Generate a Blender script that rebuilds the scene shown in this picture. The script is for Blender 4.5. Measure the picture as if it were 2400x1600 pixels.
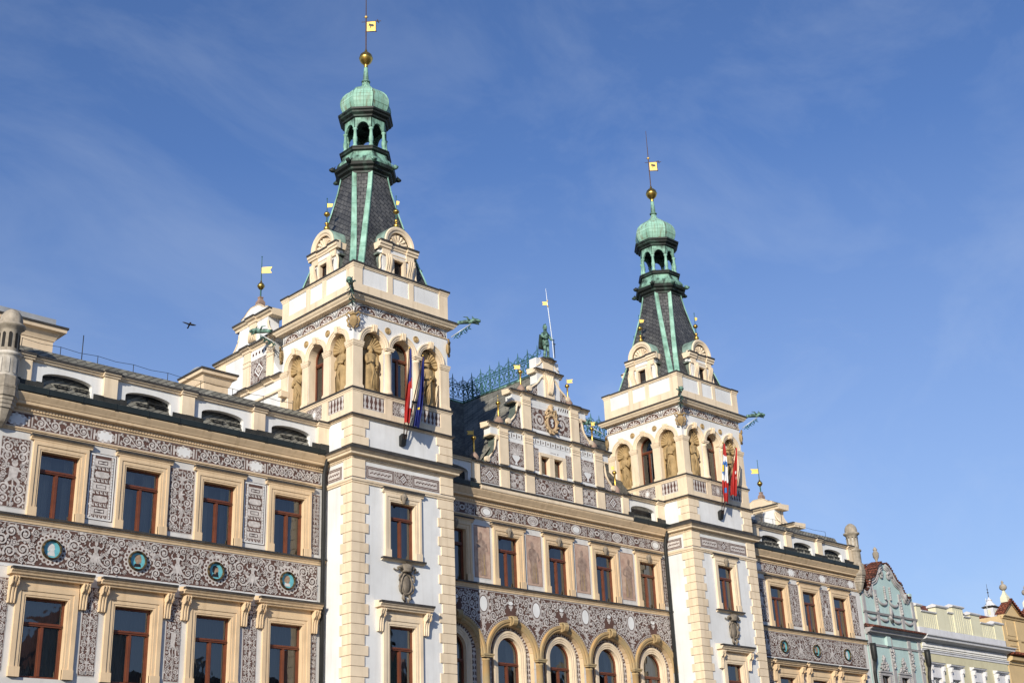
import bpy, bmesh, math, random
from math import sin, cos, pi, sqrt, atan2, radians
from mathutils import Vector, Matrix

S = bpy.context.scene
COL = S.collection
for _o in list(bpy.data.objects):
    bpy.data.objects.remove(_o)

# ------------------------------------------------------------------ camera
YAW, PITCH, ROLL = 0.7797, 0.3840, -0.0428
CAM = Vector((-33.9541, -47.0061, -13.6623))
fw = Vector((sin(YAW)*cos(PITCH), cos(YAW)*cos(PITCH), sin(PITCH)))
rt = Vector((cos(YAW), -sin(YAW), 0.0))
up = rt.cross(fw)
rt2 = rt*cos(ROLL) + up*sin(ROLL)
up2 = up*cos(ROLL) - rt*sin(ROLL)
cd = bpy.data.cameras.new('camera')
cam = bpy.data.objects.new('camera', cd)
COL.objects.link(cam)
m = Matrix((rt2, up2, -fw)).transposed().to_4x4()
m.translation = CAM
cam.matrix_world = m
cd.sensor_width = 36.0
cd.lens = 36.0*2990.94/2400.0
cd.clip_start = 0.5
cd.clip_end = 3000
S.camera = cam

# ------------------------------------------------------------------ sky and sun
SUN_FROM = Vector((-1.683, -1.0, 0.72)).normalized()
ELEV = math.asin(SUN_FROM.z)
AZ = atan2(SUN_FROM.x, SUN_FROM.y)
W = bpy.data.worlds.new('World')
S.world = W
W.use_nodes = True
nt = W.node_tree
nt.nodes.clear()
N = nt.nodes.new
out = N('ShaderNodeOutputWorld')
bg = N('ShaderNodeBackground')
sky = N('ShaderNodeTexSky')
sky.sky_type = 'NISHITA'
sky.sun_disc = False
sky.sun_elevation = ELEV
sky.sun_rotation = AZ
sky.altitude = 200
sky.air_density = 1.0
sky.dust_density = 0.35
sky.ozone_density = 3.0
bg.inputs['Strength'].default_value = 0.118
# thin cirrus veils drawn on the sky dome by direction
tc = N('ShaderNodeTexCoord')
mp = N('ShaderNodeMapping')
mp.inputs['Rotation'].default_value = (0.3, 0.5, 0.35)
mp.inputs['Scale'].default_value = (2.2, 7.0, 9.0)
nz = N('ShaderNodeTexNoise')
nz.inputs['Scale'].default_value = 1.1
nz.inputs['Detail'].default_value = 9
nz.inputs['Roughness'].default_value = 0.62
nz.inputs['Distortion'].default_value = 0.45
rmp = N('ShaderNodeValToRGB')
rmp.color_ramp.elements[0].position = 0.46
rmp.color_ramp.elements[0].color = (0, 0, 0, 1)
rmp.color_ramp.elements[1].position = 0.74
rmp.color_ramp.elements[1].color = (0.11, 0.11, 0.11, 1)
mx = N('ShaderNodeMixRGB')
mx.inputs['Color2'].default_value = (6.4, 7.0, 7.6, 1)
hs = N('ShaderNodeHueSaturation')
hs.inputs['Saturation'].default_value = 1.0
hs.inputs['Value'].default_value = 1.0
L = nt.links.new
L(tc.outputs['Generated'], mp.inputs['Vector'])
L(mp.outputs['Vector'], nz.inputs['Vector'])
L(nz.outputs['Fac'], rmp.inputs['Fac'])
L(rmp.outputs['Color'], mx.inputs['Fac'])
tint = N('ShaderNodeMixRGB')
tint.blend_type = 'MULTIPLY'
tint.inputs['Fac'].default_value = 1.0
tint.inputs['Color2'].default_value = (0.83, 0.95, 1.24, 1)
L(sky.outputs['Color'], tint.inputs['Color1'])
# paler, milkier air towards the horizon
sep = N('ShaderNodeSeparateXYZ')
hz = N('ShaderNodeMapRange')
hz.inputs['From Min'].default_value = 0.50
hz.inputs['From Max'].default_value = 0.02
hz.inputs['To Min'].default_value = 0.0
hz.inputs['To Max'].default_value = 0.62
hzm = N('ShaderNodeMixRGB')
hzm.inputs['Color2'].default_value = (3.6, 4.2, 5.1, 1)
L(tc.outputs['Generated'], sep.inputs['Vector'])
L(sep.outputs['Z'], hz.inputs['Value'])
L(hz.outputs['Result'], hzm.inputs['Fac'])
L(tint.outputs['Color'], hzm.inputs['Color1'])
L(hzm.outputs['Color'], hs.inputs['Color'])
L(hs.outputs['Color'], mx.inputs['Color1'])
L(mx.outputs['Color'], bg.inputs['Color'])
L(bg.outputs['Background'], out.inputs['Surface'])

sd = bpy.data.lights.new('sun', 'SUN')
sd.energy = 4.9
sd.angle = radians(0.5)
sd.color = (1.0, 0.92, 0.78)
sun = bpy.data.objects.new('sun', sd)
COL.objects.link(sun)
sun.rotation_euler = (-SUN_FROM).to_track_quat('-Z', 'Y').to_euler()
sun.location = (-60, -60, 40)

S.view_settings.view_transform = 'Standard'
S.view_settings.look = 'None'
S.view_settings.exposure = 0.06
S.view_settings.gamma = 1.0
S.view_settings.use_curve_mapping = False
S.cycles.max_bounces = 6
S.cycles.transparent_max_bounces = 8

# ------------------------------------------------------------------ materials
def mat(name, col, rough=.8, var=.10, scale=1.2, col2=None, fac=(.35, .65), stretch=(1, 1, 1),
        bump=0., bscale=30., metal=0., spec=.3, grime=0., coat=0.):
    m = bpy.data.materials.new(name)
    m.use_nodes = True
    t = m.node_tree
    b = t.nodes['Principled BSDF']
    n = t.nodes.new
    l = t.links.new
    co = n('ShaderNodeTexCoord')
    ma = n('ShaderNodeMapping')
    ma.inputs['Scale'].default_value = stretch
    l(co.outputs['Object'], ma.inputs['Vector'])
    no = n('ShaderNodeTexNoise')
    no.inputs['Scale'].default_value = scale
    no.inputs['Detail'].default_value = 8
    no.inputs['Roughness'].default_value = .6
    l(ma.outputs['Vector'], no.inputs['Vector'])
    cr = n('ShaderNodeValToRGB')
    c1 = tuple(c*(1-var) for c in col)
    c2 = col2 if col2 else tuple(min(1, c*(1+var)) for c in col)
    cr.color_ramp.elements[0].position = fac[0]
    cr.color_ramp.elements[0].color = (*c1, 1)
    cr.color_ramp.elements[1].position = fac[1]
    cr.color_ramp.elements[1].color = (*c2, 1)
    l(no.outputs['Fac'], cr.inputs['Fac'])
    src = cr.outputs['Color']
    if grime:
        m2 = n('ShaderNodeMapping')
        m2.inputs['Scale'].default_value = (2.6, 2.6, .22)
        l(co.outputs['Object'], m2.inputs['Vector'])
        n2 = n('ShaderNodeTexNoise')
        n2.inputs['Scale'].default_value = 1.6
        n2.inputs['Detail'].default_value = 6
        l(m2.outputs['Vector'], n2.inputs['Vector'])
        r2 = n('ShaderNodeValToRGB')
        r2.color_ramp.elements[0].position = .5
        r2.color_ramp.elements[0].color = (0, 0, 0, 1)
        r2.color_ramp.elements[1].position = .78
        r2.color_ramp.elements[1].color = (grime, grime, grime, 1)
        l(n2.outputs['Fac'], r2.inputs['Fac'])
        mi = n('ShaderNodeMixRGB')
        mi.blend_type = 'MULTIPLY'
        mi.inputs['Color2'].default_value = (.55, .5, .44, 1)
        l(r2.outputs['Color'], mi.inputs['Fac'])
        l(src, mi.inputs['Color1'])
        src = mi.outputs['Color']
    l(src, b.inputs['Base Color'])
    b.inputs['Roughness'].default_value = rough
    b.inputs['Metallic'].default_value = metal
    b.inputs['Specular IOR Level'].default_value = spec
    if bump:
        nb = n('ShaderNodeTexNoise')
        nb.inputs['Scale'].default_value = bscale
        nb.inputs['Detail'].default_value = 5
        l(co.outputs['Object'], nb.inputs['Vector'])
        bp = n('ShaderNodeBump')
        bp.inputs['Strength'].default_value = bump
        bp.inputs['Distance'].default_value = .02
        l(nb.outputs['Fac'], bp.inputs['Height'])
        l(bp.outputs['Normal'], b.inputs['Normal'])
    return m

def brickmat(name, c1, c2, cm, bw, bh, mortar, rot=0., rough=.75, off=.5, var=.5, nscale=1.2, spec=.3, dist=.03):
    m = bpy.data.materials.new(name)
    m.use_nodes = True
    t = m.node_tree
    b = t.nodes['Principled BSDF']
    n = t.nodes.new
    l = t.links.new
    uv = n('ShaderNodeUVMap')
    ma = n('ShaderNodeMapping')
    ma.inputs['Rotation'].default_value = (0, 0, rot)
    l(uv.outputs['UV'], ma.inputs['Vector'])
    br = n('ShaderNodeTexBrick')
    br.offset = off
    br.inputs['Scale'].default_value = 1
    br.inputs['Color1'].default_value = (*c1, 1)
    br.inputs['Color2'].default_value = (*c2, 1)
    br.inputs['Mortar'].default_value = (*cm, 1)
    br.inputs['Mortar Size'].default_value = mortar
    br.inputs['Mortar Smooth'].default_value = .2
    br.inputs['Bias'].default_value = 0
    br.inputs['Brick Width'].default_value = bw
    br.inputs['Row Height'].default_value = bh
    l(ma.outputs['Vector'], br.inputs['Vector'])
    co = n('ShaderNodeTexCoord')
    no = n('ShaderNodeTexNoise')
    no.inputs['Scale'].default_value = nscale
    no.inputs['Detail'].default_value = 6
    l(co.outputs['Object'], no.inputs['Vector'])
    cr = n('ShaderNodeValToRGB')
    cr.color_ramp.elements[0].position = .3
    cr.color_ramp.elements[0].color = (1-var, 1-var, 1-var, 1)
    cr.color_ramp.elements[1].position = .7
    cr.color_ramp.elements[1].color = (1+var*.5, 1+var*.5, 1+var*.45, 1)
    l(no.outputs['Fac'], cr.inputs['Fac'])
    mi = n('ShaderNodeMixRGB')
    mi.blend_type = 'MULTIPLY'
    mi.inputs['Fac'].default_value = 1
    l(br.outputs['Color'], mi.inputs['Color1'])
    l(cr.outputs['Color'], mi.inputs['Color2'])
    l(mi.outputs['Color'], b.inputs['Base Color'])
    b.inputs['Roughness'].default_value = rough
    b.inputs['Specular IOR Level'].default_value = spec
    bp = n('ShaderNodeBump')
    bp.inputs['Strength'].default_value = .6
    bp.inputs['Distance'].default_value = dist
    inv = n('ShaderNodeMath')
    inv.operation = 'SUBTRACT'
    inv.inputs[0].default_value = 1
    l(br.outputs['Fac'], inv.inputs[1])
    l(inv.outputs[0], bp.inputs['Height'])
    l(bp.outputs['Normal'], b.inputs['Normal'])
    return m

def glassmat(name, tint, thru):
    m = bpy.data.materials.new(name)
    m.use_nodes = True
    t = m.node_tree
    t.nodes.clear()
    n = t.nodes.new
    l = t.links.new
    o = n('ShaderNodeOutputMaterial')
    tr = n('ShaderNodeBsdfTransparent')
    tr.inputs['Color'].default_value = (thru*.95, thru, thru*.98, 1)
    gl = n('ShaderNodeBsdfGlossy')
    gl.inputs['Roughness'].default_value = .015
    gl.inputs['Color'].default_value = (*tint, 1)
    co = n('ShaderNodeTexCoord')
    no = n('ShaderNodeTexNoise')
    no.inputs['Scale'].default_value = 1.1
    l(co.outputs['Object'], no.inputs['Vector'])
    bp = n('ShaderNodeBump')
    bp.inputs['Strength'].default_value = .10
    bp.inputs['Distance'].default_value = .05
    l(no.outputs['Fac'], bp.inputs['Height'])
    l(bp.outputs['Normal'], gl.inputs['Normal'])
    fr = n('ShaderNodeFresnel')
    fr.inputs['IOR'].default_value = 2.15
    mi = n('ShaderNodeMixShader')
    l(fr.outputs['Fac'], mi.inputs['Fac'])
    l(tr.outputs['BSDF'], mi.inputs[1])
    l(gl.outputs['BSDF'], mi.inputs[2])
    l(mi.outputs['Shader'], o.inputs['Surface'])
    return m

M = {}
M['white'] = mat('white_plaster', (.72, .72, .71), .85, .09, .45, bump=.08, bscale=14, grime=.22)
M['wwhite'] = mat('aged_white_plaster', (.63, .61, .58), .9, .09, .6, bump=.08, bscale=14, grime=.3)
M['creamw'] = mat('tan_plaster', (.68, .51, .325), .85, .08, .8, bump=.08, bscale=14, grime=.5)
M['cream'] = mat('cream_plaster', (.77, .63, .455), .85, .09, .7, bump=.08, bscale=14, grime=.45)
M['sgwhite'] = mat('sgraffito_lime', (.545, .505, .475), .9, .22, 5., bump=.05, grime=.35)
M['sgshade'] = mat('sgraffito_hatched_lime', (.44, .40, .375), .9, .25, 7., bump=.05)
M['brown'] = mat('sgraffito_brown', (.11, .06, .049), .9, .18, 2.5, bump=.05, grime=.2)
M['dark'] = mat('sgraffito_line', (.055, .035, .035), .9, .1, 2.)
M['pink'] = mat('faded_fresco', (.52, .33, .26), .9, .25, 2.2, col2=(.56, .41, .31))
M['pink2'] = mat('faded_fresco_figure', (.29, .20, .16), .9, .25, 4., col2=(.38, .28, .225))
M['ochre'] = mat('ochre_stone', (.375, .262, .128), .85, .22, 3., bump=.2, bscale=12, grime=.3)
M['stone'] = mat('grey_sandstone', (.34, .295, .235), .85, .3, 2.4, bump=.25, bscale=12, grime=.7)
M['stonedk'] = mat('dark_sandstone', (.215, .18, .14), .85, .35, 3., bump=.25, bscale=12, grime=.6)
M['ochredk'] = mat('dark_ochre_stone', (.33, .23, .115), .85, .25, 4., bump=.2, bscale=12, grime=.5)
M['pinkstone'] = mat('pinkish_sandstone', (.30, .205, .16), .85, .2, 3., bump=.2, bscale=12)
M['archstone'] = mat('yellow_sandstone', (.47, .36, .20), .85, .22, 1.1, col2=(.50, .31, .13), fac=(.4, .66), bump=.2, bscale=10, grime=.3)
M['ledge'] = mat('zinc_flashing', (.05, .046, .042), .6, .3, 3.)
M['gutter'] = mat('painted_gutter', (.018, .024, .024), .45, .2, 2., spec=.4)
M['zinc'] = mat('galvanised_sheet', (.36, .37, .38), .5, .15, 1.5, metal=.2)
M['slate'] = brickmat('roof_slates', (.11, .107, .095), (.18, .175, .15), (.04, .04, .038), .34, .2, .018, var=.35)
M['slateh'] = brickmat('diagonal_roof_slates', (.145, .14, .12), (.275, .262, .222), (.055, .053, .048), .75, .19, .018, rot=radians(-35), var=.3, dist=.012)
M['spslate'] = brickmat('spire_slates', (.062, .062, .064), (.105, .104, .102), (.02, .02, .021), .36, .24, .02, rot=radians(35), var=.45, rough=.5, spec=.45)
M['spslate2'] = brickmat('spire_slate_courses', (.062, .062, .064), (.105, .104, .102), (.02, .02, .021), .3, .26, .022, var=.45, rough=.5, spec=.45)
M['copper'] = mat('green_copper', (.20, .40, .31), .6, .25, 1.4, col2=(.34, .58, .46), bump=.1, bscale=6, grime=.9)
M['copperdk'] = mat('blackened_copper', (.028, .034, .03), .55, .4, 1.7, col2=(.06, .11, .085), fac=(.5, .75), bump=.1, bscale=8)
M['coppermid'] = mat('weathered_copper', (.045, .075, .06), .6, .3, 1.6, col2=(.24, .44, .34), fac=(.44, .60), stretch=(1, 1, .5), bump=.1, bscale=8)
M['iron'] = mat('green_iron', (.02, .095, .075), .5, .3, 2.)
M['darkiron'] = mat('dark_iron', (.02, .021, .021), .5, .2, 2.)
M['rust'] = mat('brown_iron', (.09, .05, .03), .6, .2, 4.)
M['lightrod'] = mat('bright_rod', (.6, .62, .62), .4, .05, 4., metal=.3)
M['gold'] = mat('gilding', (.62, .40, .10), .36, .25, 3., metal=1.)
M['goldm'] = mat('gilt_sheet', (.74, .49, .12), .5, .18, 3., metal=.35)
M['verdi'] = mat('bronze_patina', (.035, .075, .06), .55, .3, 5., col2=(.22, .40, .32), fac=(.42, .66), bump=.1)
M['wood'] = mat('brown_window_wood', (.145, .043, .019), .4, .15, 3., spec=.5)
M['wooddk'] = mat('dark_window_wood', (.05, .02, .012), .5, .15, 3.)
M['glass'] = glassmat('window_glass', (.86, .90, .95), .62)
M['peachstone'] = mat('peach_sandstone', (.52, .37, .215), .85, .2, 3., bump=.2, bscale=12, grime=.4)
M['coverdk'] = mat('dull_copper', (.09, .105, .092), .6, .3, 2., col2=(.16, .20, .17))
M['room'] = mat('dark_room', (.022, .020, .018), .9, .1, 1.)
M['curtain'] = mat('net_curtain', (.62, .60, .54), .95, .08, 6., stretch=(3, 3, .1))
M['net'] = mat('window_net', (.34, .34, .32), .95, .1, 4., stretch=(3, 3, .1))
M['sheer'] = mat('dim_curtain', (.30, .31, .31), .95, .15, 3., stretch=(2, 2, .1))
M['blind'] = mat('inner_reveal', (.56, .53, .40), .9, .06, 2.)
M['enamel'] = mat('turquoise_enamel', (.15, .48, .54), .35, .14, 6., spec=.5)
M['wreath'] = mat('glazed_wreath', (.035, .035, .02), .4, .5, 9., col2=(.20, .12, .04), fac=(.45, .7))
M['hair'] = mat('dark_portrait', (.02, .018, .02), .6, .1, 5.)
M['skin'] = mat('portrait_flesh', (.34, .235, .16), .6, .2, 8.)
M['pale'] = mat('portrait_white', (.62, .62, .6), .6, .1, 8.)
M['teal'] = mat('teal_plaster', (.42, .55, .53), .85, .06, 1., bump=.06, grime=.2)
M['greytrim'] = mat('grey_stucco', (.37, .355, .355), .85, .12, 2., bump=.1, grime=.4)
M['tile'] = brickmat('red_roof_tiles', (.25, .075, .04), (.33, .11, .055), (.06, .02, .015), .28, .32, .04, var=.4)
M['tiledk'] = brickmat('dark_red_tiles', (.15, .05, .035), (.21, .075, .05), (.04, .02, .015), .26, .26, .04, var=.45)
M['yellow'] = mat('pale_yellow_plaster', (.68, .65, .475), .85, .05, 1., grime=.2)
M['khaki'] = mat('yellow_wall', (.585, .545, .37), .85, .05, 1., grime=.2)
M['chalk'] = mat('white_stucco', (.64, .64, .66), .85, .06, 1.5, grime=.3)
M['peach'] = mat('ochre_plaster', (.60, .44, .235), .85, .06, 1., grime=.2)
M['oppwall'] = mat('shaded_plaster', (.30, .27, .22), .9, .1, 1.)
M['pave'] = brickmat('granite_setts', (.055, .053, .05), (.08, .076, .07), (.03, .03, .028), .24, .16, .015, var=.2)
M['bird'] = mat('black_feathers', (.012, .011, .012), .6, .2, 8.)
M['fl_white'] = mat('flag_white', (.72, .72, .74), .7, .05, 4.)
M['fl_red'] = mat('flag_red', (.40, .024, .02), .65, .08, 4.)
M['fl_blue'] = mat('flag_blue', (.013, .02, .15), .65, .1, 4.)
M['fl_yel'] = mat('flag_yellow', (.75, .56, .03), .65, .08, 4.)
M['fl_lblue'] = mat('flag_mid_blue', (.05, .17, .45), .65, .08, 4.)
M['pole'] = mat('flag_pole', (.10, .06, .045), .5, .1, 4.)

# ------------------------------------------------------------------ mesh helper
FRONT = ((0, 0), (1, 0), (0, -1))
YT = -1.984
TF = ((0, YT), (1, 0), (0, -1))
TLF = ((0, YT+6), (0, -1), (-1, 0))
TRT = ((6, YT), (0, 1), (1, 0))
TB = ((6, YT+6), (-1, 0), (0, 1))
WORLD = ((0, 0), (1, 0), (0, 1))

class MB:
    def __init__(s, fr=FRONT, m=0):
        s.v = []; s.f = []; s.mi = []; s.sm = []; s.fr = fr; s.dm = m; s.cuts = []
    def P(s, p):
        o, a, n = s.fr
        return (o[0]+p[0]*a[0]+p[1]*n[0], o[1]+p[0]*a[1]+p[1]*n[1], p[2])
    def face(s, pts, m=None, sm=False):
        i = len(s.v)
        s.v += [s.P(p) for p in pts]
        s.f.append(tuple(range(i, i+len(pts))))
        s.mi.append(s.dm if m is None else m)
        s.sm.append(sm)
    def grid(s, rows, m=None, sm=False, cu=False, cv=False):
        i = len(s.v); nr = len(rows); nc = len(rows[0])
        for r in rows:
            s.v += [s.P(p) for p in r]
        mm = s.dm if m is None else m
        for a in range(nr if cv else nr-1):
            for b in range(nc if cu else nc-1):
                a2 = (a+1) % nr; b2 = (b+1) % nc
                s.f.append((i+a*nc+b, i+a*nc+b2, i+a2*nc+b2, i+a2*nc+b))
                s.mi.append(mm); s.sm.append(sm)
    def box(s, u0, u1, d0, d1, z0, z1, m=None):
        c = [(u0, d0, z0), (u1, d0, z0), (u1, d1, z0), (u0, d1, z0), (u0, d0, z1), (u1, d0, z1), (u1, d1, z1), (u0, d1, z1)]
        for q in ((0, 1, 2, 3), (7, 6, 5, 4), (0, 4, 5, 1), (1, 5, 6, 2), (2, 6, 7, 3), (3, 7, 4, 0)):
            s.face([c[k] for k in q], m)
    def prof(s, u0, u1, pr, m=None, caps=True, top=None):
        # profile of (d, z) pairs swept along u; `top` is the material index of the last span (flashing)
        for k in range(len(pr)-1):
            (d0, z0), (d1, z1) = pr[k], pr[k+1]
            s.face([(u0, d0, z0), (u1, d0, z0), (u1, d1, z1), (u0, d1, z1)], top if (top is not None and (k == len(pr)-2 or (k == len(pr)-3 and d0 == d1))) else m)
        if top is not None and pr[-3][0] == pr[-2][0]:      # folded metal drip over the edge
            d0, z1 = pr[-2]; e = d0+.006
            for q in ([(u0-.006, e, z1-.085), (u1+.006, e, z1-.085), (u1+.006, e, z1+.004), (u0-.006, e, z1+.004)], [(u0-.006, e, z1+.004), (u1+.006, e, z1+.004), (u1+.006, d0-.1, z1+.02), (u0-.006, d0-.1, z1+.02)]): s.face(q, top)
            for u in (u0-.006, u1+.006): s.face([(u, e, z1-.085), (u, e, z1+.004), (u, d0-.22, z1+.004), (u, d0-.22, z1-.085)], top)
        if caps:
            s.face([(u0, d, z) for d, z in pr], m)
            s.face([(u1, d, z) for d, z in pr], m)
    def ring(s, rect, pr, m=None, top=None):
        # profile of (outward offset, z) swept round a rectangle in world space
        x0, x1, y0, y1 = rect
        cs = ((x0, y0, -1, -1), (x1, y0, 1, -1), (x1, y1, 1, 1), (x0, y1, -1, 1))
        if top is not None and pr[-3][0] == pr[-2][0]:
            a = pr[-2][0]+.006; z1 = pr[-2][1]
            for j in range(4):
                p, q = cs[j], cs[(j+1) % 4]
                s.face([(p[0]+p[2]*a, p[1]+p[3]*a, z1-.085), (q[0]+q[2]*a, q[1]+q[3]*a, z1-.085), (q[0]+q[2]*a, q[1]+q[3]*a, z1+.004), (p[0]+p[2]*a, p[1]+p[3]*a, z1+.004)], top)
        for k in range(len(pr)-1):
            (a, za), (b, zb) = pr[k], pr[k+1]
            for j in range(4):
                p, q = cs[j], cs[(j+1) % 4]
                s.face([(p[0]+p[2]*a, p[1]+p[3]*a, za), (q[0]+q[2]*a, q[1]+q[3]*a, za),
                        (q[0]+q[2]*b, q[1]+q[3]*b, zb), (p[0]+p[2]*b, p[1]+p[3]*b, zb)],
                       top if (top is not None and (k == len(pr)-2 or (k == len(pr)-3 and a == b))) else m)
    def lathe(s, pr, cu, cd, n=16, m=None, a0=0., sm=True, su=1., sd=1.):
        rows = [[(cu+su*r*cos(a0+2*pi*j/n), cd+sd*r*sin(a0+2*pi*j/n), z) for j in range(n)] for r, z in pr]
        s.grid(rows, m, sm, cu=True)
        if pr[0][0] > 1e-4: s.face(rows[0], m)
        if pr[-1][0] > 1e-4: s.face(rows[-1], m)
    def tube(s, pts, r, n=6, m=None, sm=True, caps=True):
        pts = [Vector(p) for p in pts]
        rr = r if isinstance(r, (list, tuple)) else [r]*len(pts)
        rows = []
        for i, p in enumerate(pts):
            t = (pts[min(i+1, len(pts)-1)]-pts[max(i-1, 0)]).normalized()
            a = Vector((0, 0, 1)) if abs(t.z) < .9 else Vector((1, 0, 0))
            x = t.cross(a).normalized(); y = t.cross(x)
            rows.append([tuple(p+x*rr[i]*cos(2*pi*j/n)+y*rr[i]*sin(2*pi*j/n)) for j in range(n)])
        s.grid(rows, m, sm, cu=True)
        if caps:
            s.face(rows[0], m); s.face(rows[-1], m)
    def ball(s, c, r, n=12, m=None, sc=(1, 1, 1)):
        k = max(5, n//2+1)
        rows = []
        for i in range(k+1):
            a = -pi/2+pi*i/k
            rows.append([(c[0]+sc[0]*r*cos(a)*cos(2*pi*j/n), c[1]+sc[1]*r*cos(a)*sin(2*pi*j/n), c[2]+sc[2]*r*sin(a)) for j in range(n)])
        s.grid(rows, m, True, cu=True)
    def ext(s, ol, d0, d1, m=None, ms=None, back=True):
        # outline of (u, z) extruded from depth d0 (front) to d1 (back)
        s.face([(u, d0, z) for u, z in ol], m)
        if back: s.face([(u, d1, z) for u, z in ol], m)
        for k in range(len(ol)):
            (a, b), (c, e) = ol[k], ol[(k+1) % len(ol)]
            s.face([(a, d0, b), (c, d0, e), (c, d1, e), (a, d1, b)], m if ms is None else ms)
    def sweep(s, cu, cz, pr, a0, a1, n, m=None, ez=1.):
        # (r, d) profile swept round an arc in the wall plane
        rows = []
        for i in range(n+1):
            a = a0+(a1-a0)*i/n
            rows.append([(cu+r*cos(a), d, cz+ez*r*sin(a)) for r, d in pr])
        s.grid(rows, m)
    def wall(s, u0, u1, z0, z1, ops=(), d=0., depth=.3, m=None, mr=None):
        bp = {u0, u1}
        for o in ops:
            bp |= {o['u0'], o['u1']}
            if o.get('rise'):
                for i in range(1, 16):
                    c = (o['u0']+o['u1'])/2; h = (o['u1']-o['u0'])/2
                    bp.add(c+h*cos(pi*i/16))
        bp = sorted(b for b in bp if u0-1e-6 <= b <= u1+1e-6)
        def top(o, u):
            if not o.get('rise'): return o['z1']
            c = (o['u0']+o['u1'])/2; h = (o['u1']-o['u0'])/2
            q = max(0, 1-((u-c)/h)**2)
            return o['z1']+o['rise']*sqrt(q)
        for a, b in zip(bp, bp[1:]):
            if b-a < 1e-6: continue
            mid = (a+b)/2
            za = zb = z0
            for o in sorted((o for o in ops if o['u0'] < mid < o['u1']), key=lambda o: o['z0']):
                if o['z0'] > za+1e-6:
                    s.face([(a, d, za), (b, d, zb), (b, d, o['z0']), (a, d, o['z0'])], m)
                za, zb = top(o, a), top(o, b)
            s.face([(a, d, za), (b, d, zb), (b, d, z1), (a, d, z1)], m)
        for o in ops:
            us = [o['u0'], o['u1']]
            dp = o.get('depth', depth)
            if o.get('rise'):
                c = (o['u0']+o['u1'])/2; h = (o['u1']-o['u0'])/2
                us = sorted({c+h*cos(pi*i/16) for i in range(17)})
            ol = [(o['u0'], o['z0'])]+[(u, top(o, u)) for u in us]+[(o['u1'], o['z0'])]
            for k in range(len(ol)):
                (a, b), (c2, e) = ol[k], ol[(k+1) % len(ol)]
                if abs(a-c2)+abs(b-e) < 1e-6: continue
                s.face([(a, d, b), (c2, d, e), (c2, d-dp, e), (a, d-dp, b)], mr if mr is not None else m)
    def cut(s):
        s.cuts.append(len(s.f))
    def build_each(s, name, mats, parent=None, recalc=True):
        # one object per stretch of faces between cuts
        a = 0
        for c in s.cuts+[len(s.f)]:
            if c > a:
                q = MB(WORLD)
                for k in range(a, c):
                    i = len(q.v)
                    q.v += [s.v[j] for j in s.f[k]]
                    q.f.append(tuple(range(i, i+len(s.f[k]))))
                q.mi = s.mi[a:c]; q.sm = s.sm[a:c]
                q.build(name, mats, parent, recalc)
            a = c
    def build(s, name, mats, parent=None, recalc=True, weld=0.):
        me = bpy.data.meshes.new(name)
        me.from_pydata(s.v, [], s.f)
        for mm in (mats if isinstance(mats, (list, tuple)) else [mats]):
            me.materials.append(M[mm])
        me.polygons.foreach_set('material_index', s.mi)
        me.polygons.foreach_set('use_smooth', s.sm)
        if recalc or weld:
            b = bmesh.new(); b.from_mesh(me)
            bmesh.ops.remove_doubles(b, verts=b.verts, dist=weld if weld else 1e-5)
            if recalc: bmesh.ops.recalc_face_normals(b, faces=b.faces)
            b.to_mesh(me); b.free()
        uvl = me.uv_layers.new(name='UVMap')
        cos_ = [v.co for v in me.vertices]
        data = [0.0]*(2*len(me.loops))
        for p in me.polygons:
            n = p.normal
            t = Vector((-n.y, n.x, 0))
            if t.length < 1e-4: t = Vector((1, 0, 0))
            t.normalize(); bt = n.cross(t)
            for li in p.loop_indices:
                c = cos_[me.loops[li].vertex_index]
                data[2*li] = c.dot(t); data[2*li+1] = c.dot(bt)
        uvl.data.foreach_set('uv', data)
        o = bpy.data.objects.new(name, me)
        COL.objects.link(o)
        if parent is not None: attach(o, parent)
        return o

def attach(o, parent):
    o.parent = parent
    if parent.type == 'EMPTY':
        o.matrix_parent_inverse = Matrix.Translation(-parent.location)

def thing(name, label, cat, loc, group=None):
    o = bpy.data.objects.new(name, None)
    o.empty_display_size = .3
    COL.objects.link(o); o.location = loc
    o['label'] = label; o['category'] = cat
    if group: o['group'] = group
    return o

def tag(o, label, cat, group=None):
    o['label'] = label; o['category'] = cat
    if group: o['group'] = group
    return o

def dup(part, off, parent=None):
    c = part.copy(); COL.objects.link(c)
    c.location = part.location+Vector(off)
    if parent is not None: c.parent = parent
    for ch in part.children:
        g = ch.copy(); COL.objects.link(g); g.parent = c
    return c

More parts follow.
